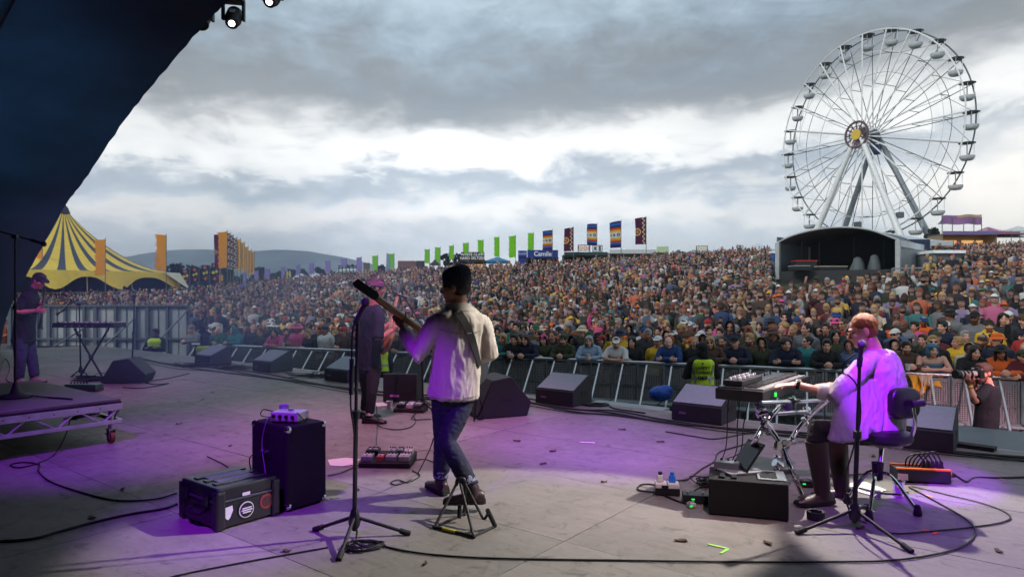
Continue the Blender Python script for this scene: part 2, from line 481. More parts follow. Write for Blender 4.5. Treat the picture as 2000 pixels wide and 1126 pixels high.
def build_hills():
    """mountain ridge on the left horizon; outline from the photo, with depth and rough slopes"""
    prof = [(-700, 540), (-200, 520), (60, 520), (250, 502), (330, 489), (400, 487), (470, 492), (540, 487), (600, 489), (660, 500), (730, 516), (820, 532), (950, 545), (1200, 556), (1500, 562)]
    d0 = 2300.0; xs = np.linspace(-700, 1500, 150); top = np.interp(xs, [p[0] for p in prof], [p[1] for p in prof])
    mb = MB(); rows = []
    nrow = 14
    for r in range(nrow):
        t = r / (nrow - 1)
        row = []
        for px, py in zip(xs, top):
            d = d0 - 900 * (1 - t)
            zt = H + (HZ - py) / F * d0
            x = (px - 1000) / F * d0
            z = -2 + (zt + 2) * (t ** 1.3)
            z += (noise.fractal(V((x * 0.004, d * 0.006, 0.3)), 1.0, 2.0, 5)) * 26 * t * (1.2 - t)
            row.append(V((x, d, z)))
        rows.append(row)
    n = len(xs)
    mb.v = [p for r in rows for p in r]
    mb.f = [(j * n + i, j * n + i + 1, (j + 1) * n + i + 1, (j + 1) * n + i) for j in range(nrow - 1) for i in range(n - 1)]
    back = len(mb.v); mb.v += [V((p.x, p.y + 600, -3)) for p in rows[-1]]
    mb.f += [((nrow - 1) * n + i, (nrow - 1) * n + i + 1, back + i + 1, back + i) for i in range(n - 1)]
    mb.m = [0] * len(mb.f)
    mb.build('hills', mat('hazed_heather', (124, 140, 148), 0.95, var=0.35, scale=0.01), smooth=180.0, kind='structure')  # heather paled and blued: part of the distance haze is in its colour
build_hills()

# ================================================================== stage
CE = 8.26                                                      # front edge of the stage floor (distance along N)
def floor_material():
    m = bpy.data.materials.new('scuffed_plywood'); m.use_nodes = True
    g = NG(m.node_tree); b = m.node_tree.nodes['Principled BSDF']
    geo = g.n('ShaderNodeNewGeometry'); oi = g.n('ShaderNodeObjectInfo')
    p = geo.outputs['Position']
    mp = g.n('ShaderNodeMapping'); mp.inputs['Rotation'].default_value = (0, 0, -PHI); g.l(p, mp.inputs[0])
    st = g.n('ShaderNodeMapping'); st.inputs['Scale'].default_value = (0.7, 5.0, 1.0); g.l(mp.outputs[0], st.inputs[0])
    n1 = g.noise(p, 0.9, 5, 0.6); n2 = g.noise(st.outputs[0], 4.0, 6, 0.65, 0.4); n3 = g.noise(p, 30.0, 3, 0.7); n4 = g.noise(p, 7.0, 8, 0.72, 0.8)
    c = g.ramp(n1, [(0.3, (0.165, 0.150, 0.135)), (0.7, (0.255, 0.232, 0.222))])
    c = g.mix(0.22, c, g.ramp(n2, [(0.35, (0.13, 0.118, 0.105)), (0.65, (0.31, 0.285, 0.26))]))
    c = g.mix(g.ramp(n4, [(0.56, (0, 0, 0)), (0.68, (0.75, 0.75, 0.75))]), c, (0.075, 0.078, 0.07, 1))       # boot scuffs and ground-in dirt
    c = g.mix(g.ramp(n3, [(0.64, (0, 0, 0)), (0.72, (0.8, 0.8, 0.8))]), c, (0.045, 0.045, 0.04, 1))
    n5 = g.noise(p, 2.6, 7, 0.75, 1.2)
    c = g.mix(g.ramp(n5, [(0.62, (0, 0, 0)), (0.75, (0.5, 0.5, 0.5))]), c, (0.36, 0.34, 0.32, 1))          # pale worn patches
    k = g.m('ADD', 0.84, g.m('MULTIPLY', oi.outputs['Random'], 0.24))
    c = g.mix(1.0, c, g.comb(k, k, k), 'MULTIPLY')
    g.l(c, b.inputs['Base Color'])
    g.l(g.ramp(n4, [(0.3, (0.42,) * 3), (0.7, (0.68,) * 3)]), b.inputs['Roughness'])
    b.inputs['Specular IOR Level'].default_value = 0.35
    # slip-resistant weave and dents
    wv = g.n('ShaderNodeTexWave'); wv.inputs['Scale'].default_value = 26.0; wv.inputs['Distortion'].default_value = 0.3; g.l(mp.outputs[0], wv.inputs['Vector'])
    h = g.m('ADD', g.m('MULTIPLY', wv.outputs['Fac'], 0.05), g.m('MULTIPLY', n4, 0.35))
    bp = g.n('ShaderNodeBump'); bp.inputs['Strength'].default_value = 0.35; bp.inputs['Distance'].default_value = 0.006
    g.l(h, bp.inputs['Height']); g.l(bp.outputs[0], b.inputs['Normal'])
    return m
M_FLOOR = floor_material()
M_BLACK = mat('black_paint', (20, 20, 22), 0.6, var=0.3)
M_DARK = mat('dark_plastic', (26, 27, 30), 0.45, var=0.2, scale=14)
M_STEEL = mat('galvanised_steel', (150, 154, 158), 0.42, 0.85, var=0.18, scale=9)
M_ALU = mat('aluminium', (196, 198, 200), 0.34, 0.9, var=0.1, scale=12)
M_CHROME = mat('chrome', (225, 226, 230), 0.12, 1.0, var=0.05)
M_RUBBER = mat('black_rubber', (17, 17, 18), 0.75, var=0.2)
M_CABLE = mat('cable_jacket', (15, 15, 17), 0.5, var=0.15)

def build_stage():
    mb = MB()
    c = S(-8, (CE - 12) / 2, -0.06); mb.box(c, (34, CE + 12 - 0.02, 0.08), PHI)
    deck = mb.build('stage_floor', M_BLACK, kind='structure', loc=c); XF[deck] = Matrix.Translation(c)
    pm = MB().box((0, 0, 0), (2.434, 1.214, 0.018)).mesh('floor_panel', M_FLOOR)
    for i in range(-8, 5):
        for j in range(-5, 4):
            s = -2.35 + 2.44 * (i + 0.5); cc = 3.56 + 1.22 * (j + 0.5)
            if cc + 0.61 > CE + 0.05: continue
            o = bpy.data.objects.new('floor_panel', pm); COL.objects.link(o); o.parent = deck
            o.location = S(s, cc, -0.0095 + rng.uniform(-0.0012, 0.0012)) - c; o.rotation_euler = (0, 0, PHI)
    # the last strip up to the front edge
    w = CE - (3.56 + 1.22 * 3); 
    if w > 0.03:
        pn = MB().box((0, 0, 0), (2.436, w - 0.004, 0.018)).mesh('floor_panel', M_FLOOR)
        for i in range(-8, 5):
            o = bpy.data.objects.new('floor_panel', pn); COL.objects.link(o); o.parent = deck
            o.location = S(-2.35 + 2.44 * (i + 0.5), CE - w / 2, -0.0095) - c; o.rotation_euler = (0, 0, PHI)
    # pale metal edge trim and black skirt
    MB().box(S(-8, CE + 0.02, -0.015), (34, 0.036, 0.03), PHI).build('edge_trim', mat('pale_trim', (165, 165, 170), 0.5, 0.3), deck)
    MB().box(S(-8, CE - 0.03, -0.62), (34, 0.05, 1.02), PHI).build('stage_skirt', mat('black_drape', (16, 17, 20), 0.9, var=0.3), deck)
    # lower apron in front, right part of the stage
    ap = MB().box(S(3.6, CE + 0.70, -0.05), (11.0, 1.25, 0.06), PHI).build('stage_apron', mat('grey_blue_deck', (92, 104, 112), 0.55, var=0.2, scale=3), kind='structure', bevel=0.004)
    for k in range(5):
        MB().box(S(-1.2 + 2.3 * k, CE + 0.70, -0.0185), (0.012, 1.24, 0.004), PHI).build('deck_joint', M_BLACK, ap)
    st = MB().box(S(-4.75, CE + 0.42, -0.12), (1.15, 0.7, 0.06), PHI).build('stage_step', mat('grey_step', (140, 150, 156), 0.5, var=0.15), kind='structure', bevel=0.004)
    MB().box(S(-4.55, CE + 0.50, -0.088), (0.22, 0.03, 0.004), PHI).build('step_slot', M_BLACK, st)
build_stage()

ARCH = [(-22.6, -1.3), (-21.95, -0.1), (-21.35, 0.88), (-20.3, 1.70), (-18.85, 2.60), (-17.4, 3.50), (-16.35, 3.96), (-14.6, 4.85), (-13.15, 5.44), (-11.5, 6.03), (-10.6, 6.28), (-9.2, 6.52), (-7.5, 6.62)]
ARCH = ARCH + [(-15.0 - s, z) for s, z in ARCH[-2::-1]]
def arch_pts(n=7, grow=0.0):
    p = bez([V((s, 0, z)) for s, z in ARCH], n)
    return [V((q.x * 1.0, 0, q.z + grow)) for q in p]
def build_roof():
    m = mat('roof_membrane', (44, 66, 92), 0.75, var=0.35, scale=0.6, bump=0.6, bscale=1.6)
    root = thing('stage_roof', 'dark arched stage roof membrane curving down over the left side of the stage', 'stage roof', S(-22, 6, 0))
    ins = arch_pts(7); mb = MB(); cs = list(np.linspace(6.0, -7.0, 27)); n = len(ins)
    for q, c in enumerate(cs):
        for i, p in enumerate(ins):
            sag = 0.03 * math.sin(i * 0.9 + q * 0.4) * math.sin(q * 1.3) + (0.05 * noise.noise(V((i * 0.35, q * 0.4, 2)))) * min(1.0, q / 2)
            edge = (0.035 * abs(math.sin(i * 1.9)) if q == 0 else 0.0) + (0.02 * noise.noise(V((i * 1.7, 0, 5))) if q == 0 else 0)
            r = V((p.x + 7.5, 0, p.z + 1.0)); u = r.normalized() if r.length > 0 else V((0, 0, 1))
            pp = p + u * (sag + edge)
            mb.v.append(S(pp.x, c, pp.z))
    mb.f = [(j * n + i, j * n + i + 1, (j + 1) * n + i + 1, (j + 1) * n + i) for j in range(len(cs) - 1) for i in range(n - 1)]; mb.m = [0] * len(mb.f)
    out = len(mb.v); nq = len(cs)
    # outer skin gives it thickness
    for q, c in enumerate(cs):
        for i, p in enumerate(ins):
            r = V((p.x + 7.5, 0, p.z + 1.0)).normalized(); pp = p + r * 0.22
            mb.v.append(S(pp.x, c, pp.z))
    mb.f += [(out + j * n + i, out + (j + 1) * n + i, out + (j + 1) * n + i + 1, out + j * n + i + 1) for j in range(nq - 1) for i in range(n - 1)]
    mb.f += [(i, out + i, out + i + 1, i + 1) for i in range(n - 1)]
    mb.m = [0] * len(mb.f)
    mb.build('membrane', m, root, smooth=60.0)
    # seams running along the arch
    for c in (3.4, -0.5):
        t = MB(); t.tube([S(p.x, c, p.z - 0.03) for p in ins[2:-2]], 0.03, 5)
        t.build('seam', mat('seam_tape', (20, 32, 46), 0.7), root, smooth=True)
    # back drape, upstage (behind the camera)
    bd = MB(); base = [S(p.x, -7.0, p.z) for p in ins]
    bd.prism(base, -N * 0.1); bd.build('back_drape', M_BLACK, root)
    # side drape of the wing behind the clarinet player
    sd_ = MB()
    for k in range(22):
        a = k / 21; c = 5.2 - 9.0 * a; off = 0.07 * math.sin(k * 2.1)
        sd_.v += [S(-20.3 + off, c, -0.02), S(-19.2 + off, c, 2.25)]
    sd_.f = [(2 * k, 2 * k + 2, 2 * k + 3, 2 * k + 1) for k in range(21)]; sd_.m = [0] * 21
    sd_.build('side_drape', mat('wing_drape', (20, 30, 42), 0.85, var=0.3, scale=2), root, smooth=True)
build_roof()

# ================================================================== field edge: hoarding on the left and the crowd barrier
def build_hoarding():
    root = thing('steel_hoarding', 'grey steel hoarding with posts and diagonal braces left of the crowd', 'hoarding', on_ground(220, 20.0))
    ms = [mat('hoarding_grey', (176, 185, 190), 0.55, 0.0, var=0.18, scale=1.2), mat('hoarding_pale', (198, 202, 202), 0.6, 0.0, var=0.22, scale=1.6)]
    post = mat('hoarding_post', (104, 113, 121), 0.5, 0.3)
    pxs = [20, 47, 73, 96, 128, 165, 187, 226, 265, 288, 327, 368]
    def at(px, y, dy=0.0): return V(((px - 1000) / F * (20 + dy), 20 + dy, H - (y - HZ) / F * 20))
    zt = H - (598 - HZ) / F * 20
    for i in range(len(pxs) - 1):
        a, b = at(pxs[i], 598).x, at(pxs[i + 1], 598).x
        MB().box(((a + b) / 2, 20.05 + 0.01 * (i % 2), (zt - 1.1) / 2), (b - a - 0.012, 0.03, zt + 1.1)).build('panel', ms[i in (3, 4, 5, 6)], root, bevel=0.004)
    for i, px in enumerate(pxs):
        x = at(px, 598).x
        MB().box((x, 19.99, (zt - 1.1) / 2), (0.07 if i % 3 else 0.1, 0.07, zt + 1.12)).build('post', post, root)
    MB().box((at(194, 0).x, 19.98, zt + 0.02), (at(368, 0).x - at(20, 0).x + 0.1, 0.1, 0.05)).build('top_rail', post, root)
    MB().box((at(194, 0).x, 19.965, H - (661 - HZ) / F * 20), (at(368, 0).x - at(20, 0).x, 0.05, 0.05)).build('mid_rail', post, root)
    for (x0, y0, x1, y1, e) in ((366, 606, 318, 672, .5), (262, 622, 224, 672, .5), (165, 640, 118, 680, .5)):
        a = at(x0, y0, -0.05); b = at(x1, y1, -0.05); b.y -= e
        MB().tube([a, b], 0.025, 6).build('brace', mat('brace_steel', (120, 130, 138), 0.45, 0.6), root, smooth=True)
    # muddy stain panel detail: a few rivet strips
    for px in (110, 148, 206, 246, 308, 348):
        x = at(px, 0).x
        MB().box((x, 20.03, (zt - 1.1) / 2), (0.018, 0.012, zt + 1.0)).build('rivet_strip', post, root)
build_hoarding()

BA, BB = V((-8.9, 19.0, 0)), V((8.6, 11.5, 0)); BD = (BB - BA).normalized(); BN = V((BD.y, -BD.x, 0))     # BN points to the stage
BANG = math.atan2(BD.y, BD.x)
if BN.dot(V((0, -1, 0))) < 0: BN = -BN
def perforated(name, rgb, scale, hole):
    m = bpy.data.materials.new(name); m.use_nodes = True; MATS[name] = m
    g = NG(m.node_tree); b = m.node_tree.nodes['Principled BSDF']
    tc = g.n('ShaderNodeTexCoord'); mp = g.n('ShaderNodeMapping'); mp.inputs['Scale'].default_value = (scale, 0, scale); g.l(tc.outputs['Object'], mp.inputs[0])
    vo = g.n('ShaderNodeTexVoronoi'); vo.inputs['Scale'].default_value = 1.0; vo.inputs['Randomness'].default_value = 0.0; g.l(mp.outputs[0], vo.inputs['Vector'])
    al = g.m('GREATER_THAN', vo.outputs['Distance'], hole)
    g.l(al, b.inputs['Alpha']); b.inputs['Base Color'].default_value = lin(rgb); b.inputs['Roughness'].default_value = 0.45; b.inputs['Metallic'].default_value = 0.0
    return m
M_PERF = perforated('perforated_sheet', (150, 148, 150), 28, 0.33)
def build_barrier():
    n = 21; step = 1.0
    r0 = thing('crowd_barrier', 'section of aluminium crowd barrier', 'barrier', BA + V((0, 0, G0)) + BD * 0.5, BANG, 'aluminium crowd barrier sections in a row before the crowd')
    # local: x along the barrier, -y towards the stage, z from the ground
    sgn = 1 if (Matrix.Rotation(BANG, 3, 'Z') @ V((0, -1, 0))).dot(BN) > 0 else -1
    def L(x, y, z): return XF[r0] @ V((x, -y * sgn, z))
    MB().tube([L(-0.497, 0, 1.2), L(0.497, 0, 1.2)], 0.036, 10).build('top_rail', M_ALU, r0, smooth=True)
    MB().bar(L(-0.49, 0, 1.12), L(0.49, 0, 1.12), 0.03, 0.05).build('upper_bar', M_STEEL, r0)
    for z in (0.72, 0.32): MB().bar(L(-0.47, 0.01, z), L(0.47, 0.01, z), 0.03, 0.045).build('cross_bar', M_STEEL, r0)
    for x in (-0.475, 0.0, 0.475): MB().bar(L(x, 0, 0.02), L(x, 0, 1.165), 0.045, 0.045, (1, 0, 0)).build('upright', M_STEEL, r0, bevel=0.005, bseg=1)
    for x in (-0.24, 0.24): MB().box(L(x, 0.012, 0.61), (0.43, 0.006, 1.04), BANG).build('perforated_panel', M_PERF, r0)
    for x in (-0.30, 0.20):
        MB().bar(L(x, 0.05, 1.15), L(x, 1.02, 0.05), 0.055, 0.035, (1, 0, 0)).build('strut', M_ALU, r0, bevel=0.005, bseg=1)
    MB().box(L(0, 0.55, 0.03), (0.98, 1.1, 0.03), BANG).build('foot_plate', mat('tread_plate', (128, 132, 136), 0.5, 0.6, var=0.2), r0, bevel=0.003, bseg=1)
    MB().box(L(0, 0.24, 0.42), (0.96, 0.34, 0.03), BANG).build('step', mat('step_plate', (165, 172, 176), 0.5, 0.4, var=0.15), r0, bevel=0.003, bseg=1)
    names = ['far left end beside the hoarding', 'second from the hoarding', 'left of the hooded steward', 'behind the first black floor monitor', 'between the first two floor monitors',
             'behind the second floor monitor', 'left of the bassist', 'behind the bassist', 'right of the bassist', 'left of the guitarist', 'hidden behind the guitarist', 'just right of the guitarist',
             'below the pink beanie', 'behind the floor monitor with red cables', 'below the girl in the pale blue jacket', 'with a blue sack on its step', 'behind the steward with the printed vest',
             'right of the printed vest steward', 'behind the keyboard', 'hidden behind the keyboard player', 'under the yellow jacket draped over it', ]
    r0['label'] = 'aluminium barrier section at the ' + names[0]
    for k in range(1, n + 2):
        o = copy_tree(r0, loc=BA + V((0, 0, G0)) + BD * (0.5 + step * k))
        o['label'] = ('aluminium barrier section ' + names[k]) if k < len(names) else ('pink lit barrier section beside the photographer' if k == len(names) else 'pink lit barrier section at the right frame edge')
build_barrier()
# ================================================================== people: one continuous body each, clothes and hair as children
M_SKIN = mat('skin', (200, 150, 128), 0.5, attr='tint', objcol=True, var=0.06, scale=20)
M_CLOTH = mat('cloth', (128, 128, 128), 0.85, objcol=True, var=0.14, scale=9, bump=0.15, bscale=160)
M_SHIRT = mat('shirt_cotton', (128, 128, 128), 0.85, objcol=True, var=0.10, scale=5, bump=0.55, bscale=17)
M_HAIR = mat('hair', (60, 40, 30), 0.55, objcol=True, var=0.35, scale=60, bump=0.5, bscale=120)
M_LEATHER = mat('boot_leather', (40, 30, 26), 0.4, objcol=True, var=0.25, scale=25, bump=0.15, bscale=60)
M_SOLE = mat('boot_sole', (24, 22, 20), 0.8)

def sup(c, side, fwd, w, d, n=16, p=2.4):
    out = []
    for k in range(n):
        a = 2 * math.pi * k / n; ca, sa = math.cos(a), math.sin(a)
        out.append(c + side * (w * math.copysign(abs(ca) ** (2 / p), ca)) + fwd * (d * math.copysign(abs(sa) ** (2 / p), sa)))
    return out
def torso(mb, J, prof, pad=0.0, mi=0):
    """prof rows: (t 0 pelvis .. 1 neck base, half width, half depth, forward shift)"""
    sh = (J['shR'] - J['shL']).normalized(); hp = (J['hipR'] - J['hipL']).normalized()
    sp = bez([J['pelvis'], J['chest'], J['neck']], 10)
    rings = []
    for t, w, d, o in prof:
        tt = max(0.0, min(1.0, t)); i = min(int(tt * 20), 19); f = tt * 20 - i
        c = sp[i].lerp(sp[i + 1], f)
        ax = (sp[min(i + 1, 20)] - sp[max(i - 1, 0)]).normalized()
        if t < 0: c = c + ax * (t * (J['neck'] - J['pelvis']).length)
        side = hp.lerp(sh, tt); side = (side - ax * side.dot(ax)).normalized(); fw = ax.cross(side).normalized()
        if fw.dot(J['cf']) < 0: fw = -fw
        rings.append(sup(c + fw * o, side, fw, w + pad, d + pad))
    mb.loft(rings, mi)
BODY = [(-0.10, .11, .09, 0), (0.0, .150, .105, -.01), (0.2, .145, .100, 0), (0.42, .130, .092, .005), (0.65, .150, .108, .01), (0.82, .165, .100, .0), (0.92, .150, .080, -.01), (1.0, .075, .062, -.01)]
def hand(mb, wr, d, palm, side, curl=0.5, s=1.0, mi=0, spread=0.0):
    """palm plus four unequal fingers and a thumb; palm = way the palm faces; side +1 right hand, -1 left"""
    d = V(d).normalized(); palm = V(palm); palm = (palm - d * palm.dot(d)).normalized(); ac = d.cross(palm).normalized() * side
    rot = Matrix((ac, d, palm)).transposed()
    mb.ell(wr + d * 0.048 * s, (0.043 * s, 0.055 * s, 0.018 * s), rot, 12, 8, mi)
    mb.tube([wr - d * 0.03 * s, wr + d * 0.03 * s], [0.027 * s, 0.026 * s], 10, mi)
    for k, (off, ln) in enumerate(((-.034, .062), (-.012, .076), (.011, .080), (.033, .072))):
        p = wr + d * 0.092 * s + ac * off * s; q = d + ac * off * spread * 20; pts = [wr + d * 0.05 * s + ac * off * 0.8 * s, p]; a = 0.0
        for seg, fl in enumerate((.42, .33, .25)):
            a += curl * (0.75 if seg else 0.55)
            p = p + (q * math.cos(a) + palm * math.sin(a)) * ln * fl * s; pts.append(p)
        mb.tube(pts, [0.0105 * s, 0.0105 * s, 0.0098 * s, 0.009 * s, 0.0075 * s], 8, mi)
    b = wr + d * 0.025 * s + ac * 0.03 * s
    t1 = b + (d * 0.6 + ac * 0.75 + palm * 0.35).normalized() * 0.04 * s
    t2 = t1 + (d * 0.9 + ac * 0.2 + palm * (0.3 + curl * 0.4)).normalized() * 0.03 * s
    t3 = t2 + (d * 0.9 - ac * 0.15 * curl + palm * (0.3 + curl * 0.5)).normalized() * 0.026 * s
    mb.tube([b - d * 0.01 * s, b, t1, t2, t3], [0.013 * s, 0.014 * s, 0.012 * s, 0.0108 * s, 0.009 * s], 8, mi)
def head_frame(J):
    f = V(J['hf']).normalized(); up = V(J.get('hu', (0, 0, 1))); x = f.cross(up).normalized(); u = x.cross(f)
    M = Matrix((x, f, u)).transposed().to_4x4(); M.translation = J['head']; return M
def head(mb, M, s=1.0, mi=0, fat=1.0):
    r3 = M.to_3x3()
    def e(c, r, seg=14, rg=10): mb.ell(M @ (V(c) * s), tuple(q * s for q in r), r3, seg, rg, mi)
    def tb(pts, rs): mb.tube([M @ (V(p) * s) for p in pts], [q * s for q in rs], 8, mi)
    e((0, -.014, .030), (.074, .094, .084), 18, 12)
    e((0, .030, -.030), (.062 * fat, .062, .082)); e((0, .034, -.082), (.047 * fat, .050, .038)); e((0, .072, -.101), (.020, .018, .016))
    e((0, .076, .026), (.050, .018, .011)); e((.036, .068, -.030), (.022, .020, .024)); e((-.036, .068, -.030), (.022, .020, .024))
    tb([(0, .084, .016), (0, .097, -.006), (0, .113, -.031), (0, .094, -.043)], [.007, .0085, .0125, .010])
    e((.011, .098, -.038), (.008, .010, .007)); e((-.011, .098, -.038), (.008, .010, .007))
    e((0, .087, -.062), (.022, .012, .0065)); e((0, .086, -.073), (.020, .012, .0075))
    for q in (-1, 1):
        e((q * .077, -.006, -.008), (.010, .022, .031)); e((q * .073, -.002, -.030), (.010, .014, .014))
def neck(mb, J, M, s=1.0, mi=0):
    b = M @ (V((0, -.022, -.055)) * s)
    mb.tube([J['neck'] - V((0, 0, .05)) * s, J['neck'].lerp(b, .55), b], [.066 * s, .056 * s, .056 * s], 14, mi)
def body_mb(J, s=1.0, curlL=.5, curlR=.5, shod=True):
    mb = MB(); torso(mb, J, [(t, w * s, d * s, o * s) for t, w, d, o in BODY])
    M = head_frame(J); head(mb, M, s * J.get('hs', 1.0)); neck(mb, J, M, s)
    for q in 'LR':
        sh, el, wr = J['sh' + q], J['el' + q], J['wr' + q]
        mb.ell(sh, .056 * s); mb.tube([sh, sh.lerp(el, .5), el, el.lerp(wr, .3), wr], [.052 * s, .046 * s, .038 * s, .040 * s, .026 * s], 10)
        d = J.get('hd' + q) or (wr - el)
        hand(mb, wr, d, J.get('pm' + q, V((0, 0, -1))), 1 if q == 'R' else -1, curlL if q == 'L' else curlR, s * 0.98)
        hp, kn, an = J['hip' + q], J['kn' + q], J['an' + q]
        mb.tube([hp, hp.lerp(kn, .5), kn, kn.lerp(an, .35), an], [.085 * s, .072 * s, .052 * s, .052 * s, .036 * s], 12)
        t = V(J['to' + q]).normalized()
        mb.tube([an - t * .03 * s - V((0, 0, .05 * s)), an + t * .05 * s - V((0, 0, .052 * s)), an + t * .13 * s - V((0, 0, .062 * s))], [.030 * s, .030 * s, .014 * s], 10)
    return mb
def paint_head(me, M, s=1.0, beard=0.0, brow=0.35, blush=1.0):
    """albedo of eyes, brows, lips and beard by place on the face"""
    a = verts_np(me); Mi = np.array(M.inverted()); p = (np.c_[a, np.ones(len(a))] @ Mi.T)[:, :3] / s
    c = np.ones((len(a), 3), np.float32); x, y, z = np.abs(p[:, 0]), p[:, 1], p[:, 2]
    def blob(cx, cy, rx, ry, ymin): return np.clip(1.6 - 1.6 * (((x - cx) / rx) ** 2 + ((z - cy) / ry) ** 2), 0, 1) * (y > ymin)
    def app(w, col):
        for k in range(3): c[:, k] = c[:, k] * (1 - w) + col[k] * w
    app(blob(.031, .004, .017, .0085, .045), (.16, .15, .16)); app(blob(.031, .024, .021, .0055, .045), (brow, brow * .8, brow * .7))
    app(blob(0, -.068, .026, .010, .06), (.82, .50, .52)); app(blob(.042, -.03, .022, .02, .03) * 0.35 * blush, (1.0, .80, .78))
    if beard:
        w = np.clip((-.036 - z) / .014, 0, 1) * (y > .0) * (z > -.15) * (1 - blob(0, -.068, .022, .007, .06)); app(w * beard, (.22, .16, .13))
    set_color(me, 'tint', c)
def skin_mesh(mb, J, voxel, s=1.0, dec=None, beard=0.0, sm=3, brow=.35):
    me = remesh(mb, voxel, sm, .5, dec); paint_head(me, head_frame(J), s * J.get('hs', 1.0), beard, brow); return me
def crumple(me, amp, sc3, seed=0.0, ridge=True):
    n = len(me.vertices); a = verts_np(me); nr = np.empty(n * 3, np.float32); me.vertices.foreach_get('normal', nr); nr = nr.reshape(-1, 3)
    d = np.empty(n, np.float32)
    for i in range(n):
        q = V((a[i, 0] * sc3[0] + seed, a[i, 1] * sc3[1], a[i, 2] * sc3[2])); f = noise.noise(q); g2 = noise.noise(q * 2.3 + V((7, 1, 3)))
        d[i] = ((1 - 2 * abs(f)) if ridge else f) * .65 + ((1 - 2 * abs(g2)) * .35)
    set_verts(me, a + nr * (d * amp)[:, None])
SHIRT = [(-0.06, .170, .125, 0), (0.0, .168, .125, 0), (0.25, .160, .118, .0), (0.5, .160, .115, .005), (0.68, .176, .124, .01), (0.84, .182, .112, .0), (0.94, .160, .090, -.01), (1.0, .090, .074, -.012), (1.03, .068, .062, -.014)]
def top_mb(J, s=1.0, sleeve=1.0, loose=0.0, hem=None, collar=0.0, prof=SHIRT, cuff=.036, arm=.0, hood=0.0):
    mb = MB(); pr = [(t, (w + loose) * s, (d + loose) * s, o * s) for t, w, d, o in prof]
    if hem is not None: pr = [(hem, (pr[0][1] + .012 * s), (pr[0][2] + .012 * s), 0)] + [r for r in pr if r[0] > hem + .02]
    torso(mb, J, pr)
    for q in 'LR':
        sh, el, wr = J['sh' + q], J['el' + q], J['wr' + q]; r1, r2 = (.064 + arm) * s, (.052 + arm) * s
        mb.ell(sh, (.060 + arm * .6) * s)
        if sleeve > .6:
            e = el.lerp(wr, (sleeve - .5) * 2)
            mb.tube([sh, sh.lerp(el, .5), el, el.lerp(e, .5), e], [r1, r1 * .93, r2 * 1.02, r2 * .92, max(cuff * s, r2 * .75)], 12)
        else:
            e = sh.lerp(el, sleeve * 2); mb.tube([sh, e], [r1, r1 * .98], 12)
        mb.tube([sh, J['neck'].lerp(sh, .3)], [.056 * s, .070 * s], 10)
    if collar: 
        M = head_frame(J); mb.tube([J['neck'] - V((0, 0, .015)) * s, J['neck'] + (M.translation - J['neck']) * .42 + V((0, 0, -.0))], [.080 * s, .072 * s], 14)
    if hood:
        M = head_frame(J); u = M.to_3x3()
        mb.ell(M @ V((0, -.085 * s, -.13 * s)), (.10 * s, .06 * s, .07 * s), u)
    return mb
def trousers_mb(J, s=1.0, leg=1.0, loose=0.0):
    mb = MB(); l = loose
    torso(mb, J, [(-.10, .12 * s, .10 * s, 0), (0, (.158 + l) * s, (.115 + l) * s, -.008), (.14, (.150 + l) * s, (.108 + l) * s, 0), (.22, .146 * s, .105 * s, 0)])
    for q in 'LR':
        hp, kn, an = J['hip' + q], J['kn' + q], J['an' + q]; e = kn.lerp(an, leg)
        mb.tube([hp + V((0, 0, .02)), hp.lerp(kn, .5), kn, kn.lerp(e, .5), e], [(.094 + l) * s, (.082 + l) * s, (.066 + l) * s, (.062 + l) * s, (.055 + l) * s], 14)
    return mb
def cloth_mesh(mb, voxel=.010, amp=.006, sc3=(14, 14, 5), seed=0.0, sm=4, dec=None):
    me = remesh(mb, voxel, sm, .5, dec)
    if amp: crumple(me, amp, sc3, seed)
    return me
def shoe(mb, an, toe, s=1.0, h=.11, mi=0, sole=1, ln=.2, wide=.043, up=(0, 0, 1)):
    t = V((toe[0], toe[1], 0)).normalized(); x = t.cross(V((0, 0, 1))); z0 = an.z - .085 * s; rings = []
    for u, w, zt in ((-.075, .030, .07), (-.05, .040, .09), (0.0, .042, .088), (.05, .043, .070), (.10, wide + .004, .055), (.15, wide, .045), (.185, .030, .036)):
        u *= ln / .2; c = V((an.x, an.y, z0)) + t * u * s
        rings.append([c + x * (math.cos(a) * w * s) + V((0, 0, (.018 + (zt - .018) * max(0, math.sin(a))) * s if math.sin(a) > 0 else .018 * s)) for a in [2 * math.pi * k / 14 for k in range(14)]])
    mb.loft(rings, mi)
    if h > .1: mb.tube([an - V((0, 0, .045 * s)), an, an + V(up).normalized() * (h - .08) * s], [.046 * s, .045 * s, .049 * s], 14, mi)
    r2 = [[V((p.x, p.y, z0 + z)) for p in rr] for z in (0,) for rr in rings]
    so = []
    for u, w in ((-.082, .026), (-.06, .040), (0, .044), (.06, .045), (.11, wide + .006), (.16, wide - .002), (.192, .026)):
        u *= ln / .2; so.append((u, w))
    poly = [V((an.x, an.y, z0)) + t * u * s + x * w * s for u, w in so] + [V((an.x, an.y, z0)) + t * u * s - x * w * s for u, w in so[::-1]]
    mb.prism(poly, (0, 0, .022 * s), sole)

